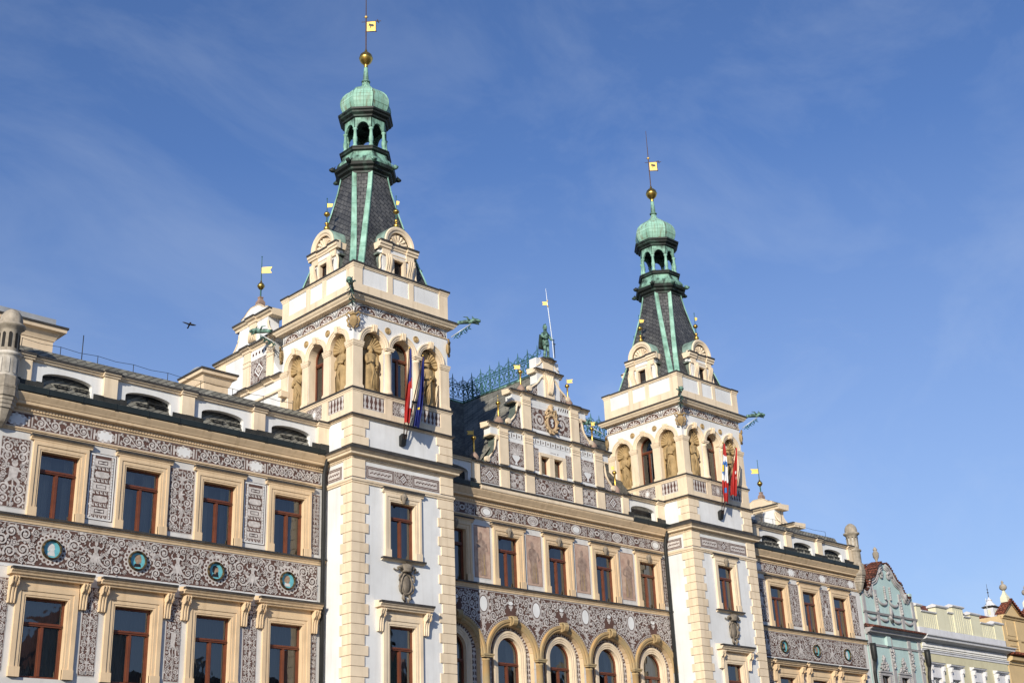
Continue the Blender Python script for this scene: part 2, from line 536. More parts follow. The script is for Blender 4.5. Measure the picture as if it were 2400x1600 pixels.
# ------------------------------------------------------------------ sgraffito drawing
class Orn:
    """lime-coloured scrollwork laid as thin flat shapes on a brown ground"""
    def __init__(s, mb, seed, d=.004, m=1, m2=2):
        s.mb = mb; s.fat = 1.; s.r = random.Random(seed); s.d = d; s.k = 0; s.m = m; s.m2 = m2
    def nd(s):
        s.k += 1
        if s.k > 420: s.k = 180
        return s.d+.001+s.k*.00008
    def poly(s, pts, m=None):
        d = s.nd()
        s.mb.face([(u, d, z) for u, z in pts], s.m if m is None else m)
    def leaf(s, x, z, a, ln, w, curl=0., m=None):
        pts = []; cx, cz, ca = x, z, a; w *= s.fat
        n = 4
        ws = (.35, 1., .85, .45)
        lft = []; rgt = []
        for i in range(n):
            lft.append((cx-sin(ca)*w*ws[i]*.5, cz+cos(ca)*w*ws[i]*.5))
            rgt.append((cx+sin(ca)*w*ws[i]*.5, cz-cos(ca)*w*ws[i]*.5))
            cx += cos(ca)*ln/n; cz += sin(ca)*ln/n; ca += curl/n
        s.poly(lft+[(cx, cz)]+rgt[::-1], m)
    def ribbon(s, pts, w0, w1, m=None):
        n = len(pts); d = s.nd(); rows = []
        for i, (x, z) in enumerate(pts):
            ax, az = pts[max(i-1, 0)]; bx, bz = pts[min(i+1, n-1)]
            t = atan2(bz-az, bx-ax); w = (w0+(w1-w0)*i/(n-1))*.5
            rows.append([(x-sin(t)*w, d, z+cos(t)*w), (x+sin(t)*w, d, z-cos(t)*w)])
        s.mb.grid(rows, s.m if m is None else m)
    def disc(s, x, z, r, m=None, n=10, ez=1.):
        s.poly([(x+r*cos(2*pi*i/n), z+ez*r*sin(2*pi*i/n)) for i in range(n)], m)
    def ringd(s, x, z, r0, r1, m=None, n=24, ez=1.):
        d = s.nd()
        s.mb.grid([[(x+r*cos(2*pi*i/n), d, z+ez*r*sin(2*pi*i/n)) for r in (r0, r1)] for i in range(n+1)], s.m if m is None else m)
    def spiral(s, x, z, R, a0, dr, fat=1.):
        n = 19; turns = 1.55; pts = []
        for i in range(n):
            t = i/(n-1)
            a = a0+dr*turns*2*pi*t; q = R*(.88-.66*t)
            pts.append((x+q*cos(a), z+q*sin(a)))
        s.ribbon(pts, R*.25*fat, R*.13*fat)
        s.disc(x, z, R*.20*fat, n=8)
        for i in range(6):                 # acanthus lobes leaning off the stem
            a = a0+dr*(2*pi*i/6)
            s.leaf(x+R*.84*cos(a), z+R*.84*sin(a), a+dr*.75, R*.46, R*.30*fat, dr*1.5, s.m2 if i % 3 == 2 else None)
        for i in range(3):
            a = a0+dr*(2*pi*(i+.5)/3)
            s.leaf(x+R*.46*cos(a), z+R*.46*sin(a), a+dr*1.9, R*.34, R*.16*fat, dr*1.4, s.m2)
    def flower(s, x, z, R, n=8):
        a0 = s.r.random()*6
        for i in range(n):
            a = a0+2*pi*i/n
            s.leaf(x+R*.28*cos(a), z+R*.28*sin(a), a, R*.7, R*.5)
        s.ringd(x, z, R*.02, R*.24, n=8)
    def tuft(s, x, z, R):
        a0 = s.r.random()*2*pi
        n = 5
        for i in range(n):
            a = a0+(i-(n-1)/2)*.55
            s.leaf(x-R*.65*cos(a0), z-R*.65*sin(a0), a, R*1.6, R*.56, (i-(n-1)/2)*.5, s.m2 if i % 3 == 1 else None)
    def fill(s, u0, u1, z0, z1, rmin, rmax, keep=(), mask=None, mirror=False, tries=500):
        r = s.r
        circ = []
        c = (u0+u1)/2
        uu1 = c if mirror else u1
        R = rmax
        while R > rmin:
            for _ in range(int(tries*(.8 if R > .6*rmax else 1))):
                if u0+R > uu1-R*.85 or z0+R > z1-R: break
                x = r.uniform(u0+R*.95, uu1-R*.9); z = r.uniform(z0+R*.95, z1-R*.95)
                if mask and not all(mask(x+R*.9*cos(q), z+R*.9*sin(q)) for q in (0, .8, 1.6, 2.4, 3.2, 4., 4.8, 5.6)): continue
                if any((x-a)**2+(z-b)**2 < (R*.88+q*.95)**2 for a, b, q in circ): continue
                if any((x-a)**2+(z-b)**2 < (R+q)**2 for a, b, q in keep): continue
                circ.append((x, z, R))
            R *= .8
        for x, z, q in circ:
            for side in ((1, -1) if mirror else (1,)):
                xx = x if side == 1 else 2*c-x
                dr = side*(1 if (int(x*37+z*91) % 2) else -1)
                a0 = r.random()*6.28
                if q > rmin*1.55: s.spiral(xx, z, q*1.05, a0, dr, 1.15)
                elif int(x*53+z*17) % 4 == 0: s.flower(xx, z, q)
                else: s.tuft(xx, z, q*1.1)
    def frame(s, u0, u1, z0, z1, w, m=None):
        d = s.nd()
        mm = s.m if m is None else m
        f = s.mb.face
        f([(u0, d, z0), (u1, d, z0), (u1, d, z0+w), (u0, d, z0+w)], mm)
        f([(u0, d, z1-w), (u1, d, z1-w), (u1, d, z1), (u0, d, z1)], mm)
        f([(u0, d, z0+w), (u0+w, d, z0+w), (u0+w, d, z1-w), (u0, d, z1-w)], mm)
        f([(u1-w, d, z0+w), (u1, d, z0+w), (u1, d, z1-w), (u1-w, d, z1-w)], mm)
    def rect(s, u0, u1, z0, z1, m=None):
        s.poly([(u0, z0), (u1, z0), (u1, z1), (u0, z1)], m)
    def wave(s, u0, u1, z0, z1, amp=1.):
        # a wavy stem with a scroll in every bend
        H = z1-z0; n = max(1, round((u1-u0)/(H*.98))); p = (u1-u0)/n; zm = (z0+z1)/2
        R = min(H, p)*.44
        for i in range(n):
            x = u0+(i+.5)*p; dr = 1 if i % 2 else -1
            s.spiral(x, zm, R, -dr*pi/2 if i % 2 else pi/2, dr, 1.2)
            if i < n-1:
                pts = [(x+p*t, zm+dr*R*.86*cos(pi*t)*-1*amp) for t in [k/8 for k in range(9)]]
                s.ribbon(pts, H*.09, H*.09)
            for sx in (-1, 1):
                for sz in (-1, 1):
                    s.tuft(x+sx*p*.42, zm+sz*H*.36, H*.13)
PAN = ['brown', 'sgwhite', 'sgshade', 'dark', 'white', 'cream']
# ================================================================== ground
GZ = -15.3
g = MB(WORLD)
g.face([(-700, -700, GZ), (700, -700, GZ), (700, 700, GZ), (-700, 700, GZ)])
o = g.build('ground', 'pave', recalc=False)
o['kind'] = 'structure'

# ================================================================== town hall
TOWN = thing('town_hall', 'cream and white town hall with two copper-domed towers and brown scrollwork friezes', 'town hall', (15.27, 2.0, GZ))
T2 = 24.543
BAYL = [-12.87+3.6154*k for k in range(4)]
BAYR = [31.86+3.6154*k for k in range(4)]
BAYC = [7.86+3.7204*k for k in range(5)]
XL, XR = -15.5, 45.4
ZS, ZT = -0.80, 1.82           # upper window sill and head
ZLS, ZLT = -6.80, -3.86        # lower windows

def R_(c, w, z0, z1, **k):
    return dict(u0=c-w/2, u1=c+w/2, z0=z0, z1=z1, **k)

def wing_wall(x0, x1, bays):
    w = MB()
    ops = [R_(b, 1.6, ZS, ZT) for b in bays]+[R_(b, 1.66, ZLS, ZLT) for b in bays]
    w.wall(x0, x1, GZ, 4.1, ops, 0, .30, 0, 1)
    return w.build('wall', ['wwhite', 'creamw'], TOWN)
wing_wall(XL, 0.0, BAYL)
wing_wall(6+T2, XR, BAYR)

# ---- centre wall with the arcade
ARC_S = -4.30                  # springing of the arcade
ARC_R = 1.52
cw = MB()
ops = [R_(b, 1.5, ZS, ZT) for b in BAYC]+[R_(b, 2*ARC_R, -7.6, ARC_S, rise=ARC_R, depth=.27) for b in BAYC]
cw.wall(6.0, T2, GZ, 4.1, ops, 0, .30, 0, 1)
cw.build('wall', ['wwhite', 'creamw'], TOWN)
rw = MB()                      # recessed wall inside the arches
rw.wall(6.0, T2, -7.6, -2.6, [R_(b, 1.62, -7.5, -4.12, rise=.81) for b in BAYC], -.27, .3, 0, 1)
rw.build('recess_wall', ['brown', 'cream'], TOWN)

# ---- windows
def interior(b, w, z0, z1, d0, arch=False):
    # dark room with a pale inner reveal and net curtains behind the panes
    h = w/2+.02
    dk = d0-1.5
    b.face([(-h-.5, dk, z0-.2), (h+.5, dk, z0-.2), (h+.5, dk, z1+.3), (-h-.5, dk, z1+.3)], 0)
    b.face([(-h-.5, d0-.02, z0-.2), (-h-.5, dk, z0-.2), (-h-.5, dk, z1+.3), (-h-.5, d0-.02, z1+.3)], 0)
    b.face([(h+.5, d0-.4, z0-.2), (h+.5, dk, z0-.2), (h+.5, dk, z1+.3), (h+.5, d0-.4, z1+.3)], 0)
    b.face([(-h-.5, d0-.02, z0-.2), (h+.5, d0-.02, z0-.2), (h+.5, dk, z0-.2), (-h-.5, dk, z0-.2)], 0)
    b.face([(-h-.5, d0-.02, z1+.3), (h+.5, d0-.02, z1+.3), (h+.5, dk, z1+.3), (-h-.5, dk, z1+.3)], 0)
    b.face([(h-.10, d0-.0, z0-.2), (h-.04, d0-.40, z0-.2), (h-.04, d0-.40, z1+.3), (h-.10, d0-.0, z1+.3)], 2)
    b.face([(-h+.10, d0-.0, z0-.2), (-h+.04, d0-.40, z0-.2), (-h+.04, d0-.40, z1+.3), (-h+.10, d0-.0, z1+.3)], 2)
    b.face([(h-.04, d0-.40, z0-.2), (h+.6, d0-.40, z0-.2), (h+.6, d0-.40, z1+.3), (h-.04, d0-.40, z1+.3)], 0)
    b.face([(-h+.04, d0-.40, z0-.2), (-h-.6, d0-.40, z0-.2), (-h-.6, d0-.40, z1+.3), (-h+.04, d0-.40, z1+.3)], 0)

def drape(b, u0, u1, z0, z1, d, amp=.035, wl=.11, m=1):
    n = max(6, int((u1-u0)/wl*6))
    b.grid([[(u0+(u1-u0)*i/n, d+amp*sin((u0+(u1-u0)*i/n)/wl*2*pi)+amp*.5*sin(i*1.7), z) for i in range(n+1)] for z in (z0, z1)], m, True)

def casement(w, z0, z1, tr, d0, parent, rise=0., seed=0):
    """wooden frame with transom and mullion, glass, room behind; u centre 0"""
    f = MB()
    h = w/2; fd = d0-.10; t = .085
    f.box(-h, -h+t, fd, d0, z0, z1); f.box(h-t, h, fd, d0, z0, z1)
    f.box(-h+t, h-t, fd, d0, z0, z0+t)
    f.box(-h+t, h-t, fd, d0+.05, tr-.08, tr+.06); f.box(-h+t, h-t, fd, d0+.08, tr-.02, tr+.03)
    f.box(-.055, .055, fd, d0+.03, z0+t, tr-.08)
    if rise:
        f.sweep(0, z1, [(h, d0), (h-t, d0), (h-t, fd), (h, fd)], 0, pi, 20)
    else:
        f.box(-h+t, h-t, fd, d0, z1-t, z1)
    for a, b_ in ((-h+t, -.055), (.055, h-t)):
        f.box(a, a+.045, fd, d0-.02, z0+t, tr-.08); f.box(b_-.045, b_, fd, d0-.02, z0+t, tr-.08)
    o = f.build('frame', 'wood', parent)
    p = MB()
    pd = d0-.05
    p.face([(-h+t, pd, tr), (h-t, pd, tr), (h-t, pd, z1), (-h+t, pd, z1)])
    if rise:
        p.face([(h*.98*cos(pi*i/14), pd, z1+h*.98*sin(pi*i/14)) for i in range(15)])
    p.face([(-h+t, pd-.012, z0+t), (-.02, pd-.004, z0+t), (-.02, pd-.004, tr), (-h+t, pd-.012, tr)])
    p.face([(.02, pd-.002, z0+t), (h-t, pd-.014, z0+t), (h-t, pd-.014, tr), (.02, pd-.002, tr)])
    p.build('pane', 'glass', parent, recalc=False)
    b = MB()
    zz = z1+(h if rise else 0)
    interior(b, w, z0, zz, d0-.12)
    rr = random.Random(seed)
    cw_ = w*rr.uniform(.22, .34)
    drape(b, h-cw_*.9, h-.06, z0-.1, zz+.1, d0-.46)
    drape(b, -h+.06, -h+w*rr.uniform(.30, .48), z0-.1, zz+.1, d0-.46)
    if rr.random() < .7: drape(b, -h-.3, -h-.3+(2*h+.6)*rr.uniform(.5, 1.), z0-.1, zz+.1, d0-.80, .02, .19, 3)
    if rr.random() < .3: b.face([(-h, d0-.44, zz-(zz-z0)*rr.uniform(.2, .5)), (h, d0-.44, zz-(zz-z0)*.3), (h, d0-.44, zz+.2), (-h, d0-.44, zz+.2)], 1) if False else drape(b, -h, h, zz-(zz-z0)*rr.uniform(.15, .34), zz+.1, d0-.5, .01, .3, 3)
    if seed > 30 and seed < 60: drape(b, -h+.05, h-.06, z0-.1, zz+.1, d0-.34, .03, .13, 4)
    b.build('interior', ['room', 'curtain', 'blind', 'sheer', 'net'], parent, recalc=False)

def architrave(b, w, z0, z1, aw, m=0, foot=True):
    h = w/2
    # stepped surround: outer bead, flat fascia, inner bead
    def band(a0, a1, d, zt0, zt1):
        b.box(-h-a1, -h-a0, 0, d, z0, z1+zt1, m); b.box(h+a0, h+a1, 0, d, z0, z1+zt1, m)
        b.box(-h-a0, h+a0, 0, d, z1+zt0, z1+zt1, m)
    band(.0, .07, .06, 0., .07)
    band(.07, .22, .085, .07, .22)
    band(.22, aw, .12, .22, aw)
    if foot:
        for sx in (-1, 1):
            a, c = sorted((sx*(h-.0), sx*(h+aw+.02)))
            b.box(a, c, 0, .14, z0, z0+.36, m)

CM = 'creamw'
def upper_window(w, mask=False, seed=0, sill=False):
    b = MB()
    architrave(b, w, ZS, ZT, .345)
    o = b.build('window', CM, TOWN)
    hd = MB()
    hw = w/2+.345
    hd.box(-hw, hw, 0, .1, ZT+.347, ZT+.40)
    hd.prof(-hw-.14, hw+.14, [(0, ZT+.40), (.11, ZT+.40), (.12, ZT+.46), (.17, ZT+.50), (.19, ZT+.56), (.21, ZT+.57), (.21, ZT+.62), (0, ZT+.66)], 0, True, 1)
    hd.build('hood', [CM, 'ledge'], o)
    if sill:
        s = MB()
        s.prof(-hw-.18, hw+.18, [(0, ZS-.16), (.10, ZS-.14), (.16, ZS-.07), (.22, ZS-.06), (.22, ZS-.01), (0, ZS+.003)], 0, True, 1)
        s.build('sill', ['cream', 'ledge'], o)
    if mask:
        k = MB()
        zc = ZT+.20
        k.lathe([(0, zc-.27), (.07, zc-.22), (.12, zc-.05), (.15, zc+.08), (.13, zc+.2), (.05, zc+.26), (0, zc+.26)], 0, .14, 9, sd=.9)
        k.ball((-.07, .24, zc+.07), .035, 6); k.ball((.07, .24, zc+.07), .035, 6); k.box(-.02, .02, .2, .27, zc-.05, zc+.07)
        k.ball((-.16, .12, zc+.05), .06, 6, sc=(1, .6, 1.8)); k.ball((.16, .12, zc+.05), .06, 6, sc=(1, .6, 1.8))
        k.build('mask', 'stonedk', o)
    casement(w, ZS, ZT, 1.10, -.18, o, seed=seed)
    return o

def console(b, u, zt, zb, wd, dp, m=0, n=14):
    """S-shaped scroll bracket with fluted front"""
    rows = []
    for i in range(n+1):
        t = i/n
        z = zt+(zb-zt)*t
        d = dp*(1-.72*t)*(.86+.20*cos(t*2*pi*.92))+.05
        rows.append((d, z))
    fl = [(-.5, 0), (-.5, 1), (-.38, 1), (-.3, .82), (-.18, .82), (-.1, 1), (.1, 1), (.18, .82), (.3, .82), (.38, 1), (.5, 1), (.5, 0)]
    b.grid([[(u+a*wd, d*k, z) for a, k in fl] for d, z in rows], m)
    b.face([(u+a*wd, rows[0][0]*k, zt) for a, k in fl], m); b.face([(u+a*wd, rows[-1][0]*k, zb) for a, k in fl], m)
    for sx in (-1, 1):                # volute eye on each cheek
        q = [(u+sx*(wd*.5+.012), dp*.62+.16*cos(a), zt-.2+.16*sin(a)) for a in [2*pi*j/12 for j in range(12)]]
        q2 = [(u+sx*(wd*.5-.03), p[1], p[2]) for p in q]
        b.grid([q2, q], m, False, cu=True); b.face(q, m)

def lower_window(w, seed=0):
    b = MB()
    architrave(b, w, ZLS, ZLT, .40)
    b.box(-w/2-.40, w/2+.40, 0, .10, ZLT+.402, ZLT+.66)
    o = b.build('window', CM, TOWN)
    hd = MB()
    e = w/2+.80
    z = ZLT
    hd.prof(-e+.14, e-.14, [(0, z+.66), (.32, z+.66), (.34, z+.72), (.38, z+.74), (0, z+.742)], 0)
    hd.prof(-e, e, [(0, z+.744), (.40, z+.744), (.42, z+.80), (.49, z+.86), (.51, z+.94), (.54, z+.945), (.54, z+.995), (0, z+1.07)], 0, True, 1)
    hd.build('hood', [CM, 'ledge'], o)
    for sx in (-1, 1):
        k = MB()
        console(k, sx*(w/2+.58), z+.66, z-.30, .26, .38)
        k.build('bracket', CM, o)
    casement(w, ZLS, ZLT, ZLT-.95, -.18, o, seed=seed)
    return o

for k, b in enumerate(BAYL+BAYR):
    upper_window(1.6, seed=k+1).location.x += b
    lower_window(1.66, seed=k+31).location.x += b
for k, b in enumerate(BAYC):
    upper_window(1.5, True, seed=k+61).location.x += b
CM = 'cream'
PT = upper_window(1.47, True, seed=7, sill=True)
PT.location = (2.905, YT, 0)
dup(PT, (T2, 0, 0))
PTL = lower_window(1.48, seed=8)
PTL.location = (2.84, YT, 0)
dup(PTL, (T2, 0, 0))

# arcade windows in the recess
def arch_window():
    b = MB()
    b.sweep(0, -4.12, [(.81, -.27), (.81, -.20), (.89, -.20), (.91, -.17), (1.0, -.17), (1.02, -.14), (1.13, -.14), (1.13, -.27)], 0, pi, 28, 0)
    for sx in (-1, 1):
        for a, c, d in ((.81, .89, -.20), (.89, 1.01, -.17), (1.01, 1.13, -.14)):
            q = sorted((sx*a, sx*c)); b.box(q[0], q[1], -.27, d, -7.5, -4.12, 0)
    o = b.build('window', 'cream', TOWN)
    casement(1.62, -7.5, -4.12, -4.60, -.42, o, rise=1, seed=11)
    return o
AW = arch_window(); AW.location.x += BAYC[0]
for b in BAYC[1:]: dup(AW, (b-BAYC[0], 0, 0))

# arcade: archivolts, keystones, columns, painted zigzag band
def arcade_arch():
    b = MB()
    b.sweep(0, ARC_S, [(ARC_R, -.27), (ARC_R, .03), (ARC_R+.08, .10), (ARC_R+.16, .10), (ARC_R+.20, .15), (ARC_R+.31, .16), (ARC_R+.335, .12), (ARC_R+.335, 0)], 0.005, pi-.005, 36, 0)
    o = b.build('archivolt', 'archstone', TOWN)
    k = MB()
    kz = ARC_S+ARC_R
    for i, u in enumerate((-.12, -.04, .04, .12)):
        pts = [(u, .22+.16*t*t*0+.12*sin(t*pi)+.06*t, kz+.02+.42*t) for t in [j/6 for j in range(7)]]
        k.tube(pts, .05, 6)
    k.box(-.17, .17, 0, .20, kz-.0, kz+.42); k.box(-.20, .20, 0, .28, kz+.42, kz+.48)
    k.build('keystone', 'archstone', o)
    z = MB()
    s = Orn(z, 5, -.268, 1, 2)
    n = 26
    for i in range(n):
        a0 = pi*i/n; a1 = pi*(i+1)/n
        am = (a0+a1)/2
        rr0, rr1 = 1.19, 1.47
        if i % 2: s.poly([(rr0*cos(a0), -4.12+rr0*sin(a0)), (rr1*cos(am), -4.12+rr1*sin(am)), (rr0*cos(a1), -4.12+rr0*sin(a1))])
        else: s.poly([(rr1*cos(a0), -4.12+rr1*sin(a0)), (rr0*cos(am)*1.02, -4.12+rr0*sin(am)*1.02), (rr1*cos(a1), -4.12+rr1*sin(a1)), ((rr1+.0)*cos(am), -4.12+rr1*sin(am))])
        s.disc(1.36*cos(am), -4.12+1.36*sin(am), .035, n=6)
    s.ribbon([(1.22*cos(pi*i/30), -4.12+1.22*sin(pi*i/30)) for i in range(31)], .03, .03)
    s.ribbon([(1.49*cos(pi*i/30), -4.12+1.49*sin(pi*i/30)) for i in range(31)], .03, .03)
    for sx in (-1, 1):
        zz = -4.2
        while zz > -7.4:
            s.leaf(sx*1.36, zz, -pi/2, .22, .16); s.leaf(sx*1.36, zz, -pi/2+.9, .2, .09); s.leaf(sx*1.36, zz, -pi/2-.9, .2, .09)
            s.disc(sx*1.36, zz+.06, .05, 2, 7)
            zz -= .27
        s.rect(sx*1.225-.012, sx*1.225+.012, -7.4, -4.15); s.rect(sx*1.49-.012, sx*1.49+.012, -7.4, -4.15)
    z.build('zigzag_band', PAN, o, recalc=False)
    return o
AA = arcade_arch(); AA.location.x += BAYC[0]
for b in BAYC[1:]: dup(AA, (b-BAYC[0], 0, 0))
def arcade_column():
    b = MB()
    b.lathe([(.20, -7.6), (.215, -6.4), (.20, -4.62), (.23, -4.60), (.23, -4.55), (.20, -4.54), (.22, -4.46)], 0, .03, 16)
    b.box(-.30, .30, -.2, .30, -4.46, -4.38); b.box(-.335, .335, -.2, .335, -4.38, -4.30)
    b.box(-.19, .19, 0, .09, -4.30, -3.95)
    return b.build('column', 'archstone', TOWN)
AC = arcade_column(); AC.location.x += BAYC[0]+1.86
for k in (1, 2, 3): dup(AC, (3.7204*k, 0, 0))

# ---- string courses, friezes, cornices along the main front
SC = [(0, -1.10), (.04, -1.10), (.05, -1.03), (.09, -.98), (.10, -.92), (.15, -.90), (.16, -.87), (.18, -.86), (.18, -.81), (0, ZS-.003)]
FM = [(0, 2.48), (.05, 2.48), (.06, 2.535), (.10, 2.55), (.11, 2.61), (.02, 2.64), (0, 2.64)]
CO = [(0, 3.24), (.04, 3.24), (.05, 3.31), (.08, 3.325), (.08, 3.47), (.13, 3.49), (.27, 3.51), (.29, 3.53), (.30, 3.63), (.33, 3.65), (.36, 3.71), (.44, 3.83), (.48, 3.90), (.48, 3.94), (0, 4.02)]
for x0, x1 in ((XL, 0.0), (6.0, T2), (6+T2, XR)):
    b = MB(); b.prof(x0, x1, SC, 0, True, 1); b.build('string_course', ['creamw', 'ledge'], TOWN)
    b = MB(); b.prof(x0, x1, FM, 0); b.build('frieze_moulding', 'creamw', TOWN)
    b = MB(); b.prof(x0, x1, CO, 0)
    n = int((x1-x0)/.13)
    for i in range(n):
        u = x0+(i+.5)*(x1-x0)/n
        b.box(u-.04, u+.04, .08, .11, 3.335, 3.46, 0)
    b.build('cornice', 'creamw', TOWN)

def cartouche_blank(s, c, z, w, h):
    s.poly([(c-w*.5, z-h*.25), (c-w*.36, z-h*.5), (c+w*.36, z-h*.5), (c+w*.5, z-h*.25), (c+w*.42, z), (c+w*.5, z+h*.3), (c+w*.28, z+h*.46), (c, z+h*.5), (c-w*.28, z+h*.46), (c-w*.5, z+h*.3), (c-w*.42, z)], 4)
    for i in range(9):
        a = 2*pi*i/9+.3
        s.disc(c+w*.52*cos(a), z+h*.46*sin(a), .07, 2 if i % 2 else 1, 8)

def frieze_panel(x0, x1, blanks, seed, name='frieze'):
    b = MB(); b.box(x0, x1, 0, .012, 2.64, 3.24, 0)
    s = Orn(b, seed, .012)
    s.frame(x0, x1, 2.642, 3.238, .022)
    for c in blanks:
        if x0+.3 < c < x1-.3:
            cartouche_blank(s, c, 2.93, .72, .46)
            for sx in (-1, 1):
                s.rect(c+sx*.47-.04, c+sx*.47+.04, 2.72, 3.14); s.rect(c+sx*.6-.03, c+sx*.6+.03, 2.70, 3.16, 2)
    cuts = sorted([x0-.62]+[c for c in blanks if x0+.3 < c < x1-.3]+[x1+.62])
    for a, c in zip(cuts, cuts[1:]):
        if c-a > 1.6:
            mid = (a+c)/2; hw = (c-a)/2-.66
            for part in ((mid-hw, mid-.02), (mid+.02, mid+hw)):
                s.wave(part[0], part[1], 2.675, 3.205)
    return b.build(name, PAN, TOWN, recalc=False)
frieze_panel(XL+.1, -.35, [-14.75]+[-11.07+3.6154*k for k in range(3)], 3)
frieze_panel(6+T2+.05, XR-.5, [33.67+3.6154*k for k in range(3)]+[44.4], 4)

# centre frieze: alternating compartments
b = MB(); b.box(6.0, 24.35, 0, .012, 2.64, 3.24, 0)
s = Orn(b, 12, .012)
s.frame(6.0, 24.35, 2.642, 3.238, .022)
for i in range(11):
    c = 6.75+i*1.68
    u0, u1 = c-.80, c+.80
    s.rect(u1+.015, u1+.05, 2.66, 3.22)
    if i % 2 == 0:
        s.ringd(c, 2.94, .30, .42, 1, 20, .62)
        s.poly([(c+(.27 if i % 4 else .27)*cos(q*pi/8), 2.94+.17*sin(q*pi/8)) for q in range(16)], 4 if i % 4 else 1)
        if not i % 4:
            for q in (-.14, 0, .14):
                s.ribbon([(c+q-.07, 2.86), (c+q+.07, 3.02)], .02, .02, 0); s.ribbon([(c+q+.07, 2.86), (c+q-.07, 3.02)], .02, .02, 0)
        s.fill(u0, u1, 2.67, 3.21, .045, .12, keep=[(c, 2.94, .30), (c-.2, 2.94, .26), (c+.2, 2.94, .26)], mirror=True, tries=160)
    else:
        for sx in (-1, 1): s.spiral(c+sx*.55, 2.84, .20, pi/2, sx, 1.3)
        s.ringd(c, 2.95, .10, .2, 1, 16, .7)
        s.fill(u0, u1, 2.67, 3.21, .045, .12, keep=[(c, 2.95, .2), (c-.55, 2.84, .19), (c+.55, 2.84, .19)], mirror=True, tries=160)
b.build('frieze', PAN, TOWN, recalc=False)

# ---- wide friezes with medallions
def scallop_ring(s, c, z, r0, r1, n=18):
    s.ringd(c, z, r0, r0+.05, 1, 32)
    rm = (r0+r1)/2+.02
    for i in range(n):
        a = 2*pi*i/n
        s.disc(c+rm*cos(a), z+rm*sin(a), (r1-r0)*.52, 1, 10)
        s.disc(c+(rm-.015)*cos(a), z+(rm-.015)*sin(a), (r1-r0)*.27, 0, 8)
def half_figure(s, c, z, h):
    # a winged torso rising from leaves, with two scrolled tails
    s.ribbon([(c, z-.02*h), (c, z+.10*h)], .14*h, .15*h); s.ribbon([(c, z+.09*h), (c, z+.26*h)], .16*h, .24*h)
    s.disc(c, z+.36*h, .075*h, 1, 10); s.disc(c, z+.40*h, .06*h, 2, 8)
    s.rect(c-.03*h, c+.03*h, z+.25*h, z+.31*h)
    for sx in (-1, 1):
        s.ribbon([(c+sx*.09*h, z+.23*h), (c+sx*.21*h, z+.17*h), (c+sx*.30*h, z+.27*h), (c+sx*.27*h, z+.38*h)], .075*h, .045*h)
        pts = [(c+sx*.04*h, z-.02*h), (c+sx*.10*h, z-.18*h), (c+sx*.20*h, z-.36*h), (c+sx*.36*h, z-.50*h), (c+sx*.55*h, z-.53*h)]
        s.ribbon(pts, .13*h, .06*h)
        s.spiral(c+sx*.50*h, z-.32*h, .21*h, -pi/2, sx, 1.1)
        s.leaf(c+sx*.12*h, z-.16*h, pi/2-sx*1.5, .26*h, .12*h, sx*.8); s.leaf(c+sx*.05*h, z-.2*h, -pi/2-sx*-.3, .3*h, .12*h, 0, 2)
    s.leaf(c, z-.08*h, -pi/2, .5*h, .14*h)
def wide_frieze(x0, x1, meds, seed):
    b = MB(); b.box(x0, x1, 0, .012, -2.70, -1.10, 0)
    b.box(x0, x1, 0, .016, -2.80, -2.70, 4)
    s = Orn(b, seed, .012)
    s.frame(x0, x1, -2.70, -1.12, .03)
    keep = []
    for c in meds:
        scallop_ring(s, c, -2.10+.13, .40, .60)
        keep.append((c, -1.97, .66))
        rr = s.r
        for i in range(34):            # fruit garland round the ring
            a = pi*.05+pi*.9*i/33 if i < 24 else rr.uniform(-.6, 3.7)
            q = .70+rr.uniform(-.03, .10)
            s.disc(c+q*cos(a), -1.97+q*sin(a)*.86, rr.uniform(.035, .075), 2 if i % 3 == 0 else 1, 8)
    mids = [(a+c)/2 for a, c in zip(meds, meds[1:])]
    for c in mids:
        half_figure(s, c, -1.88, 1.0); keep += [(c, -1.66, .20), (c, -1.92, .16), (c, -2.2, .12), (c+.50, -2.20, .23), (c-.50, -2.20, .23), (c+.27, -1.62, .10), (c-.27, -1.62, .10)]
    s.fill(x0+.03, x1-.03, -2.66, -1.16, .045, .27, keep=keep, tries=2400)
    return b.build('frieze', PAN, TOWN, recalc=False)
wide_frieze(XL+.1, -.42, BAYL, 21)
wide_frieze(6+T2+.05, XR-.35, BAYR, 22)

# spandrel frieze of the centre
b = MB()
b.wall(6.0, 24.45, ARC_S+.2, -1.10, [R_(c, 2*(ARC_R+.33), ARC_S-.5, ARC_S, rise=ARC_R+.33) for c in BAYC], .012, .012, 0)
s = Orn(b, 31, .012)
s.frame(6.0, 24.45, -1.16, -1.115, .02)
arcs_ok = lambda x, z: z < -1.18 and all((x-c)**2+(z-ARC_S)**2 > 2.04**2 for c in BAYC) and z > -3.6
keep = []
for i in range(6):
    c = BAYC[0]-1.86+3.7204*i
    if 6.3 < c < 24.3:
        s.ringd(c, -1.80, .29, .40, 2, 28, 1.45); s.ringd(c, -1.80, .265, .30, 0, 28, 1.45)
        s.disc(c, -1.80, .265, 4, 24, 1.45)
        for a in range(12):
            s.disc(c+.47*cos(a*pi/6), -1.80+.68*sin(a*pi/6), .085, 1, 8)
        s.tuft(c, -2.75, .22); s.spiral(c-.28, -2.52, .2, 0, 1, 1.2); s.spiral(c+.28, -2.52, .2, pi, -1, 1.2); s.tuft(c, -3.05, .14); s.disc(c, -3.3, .06)
        keep += [(c, -1.5, .40), (c, -1.8, .44), (c, -2.1, .40), (c, -2.6, .42)]
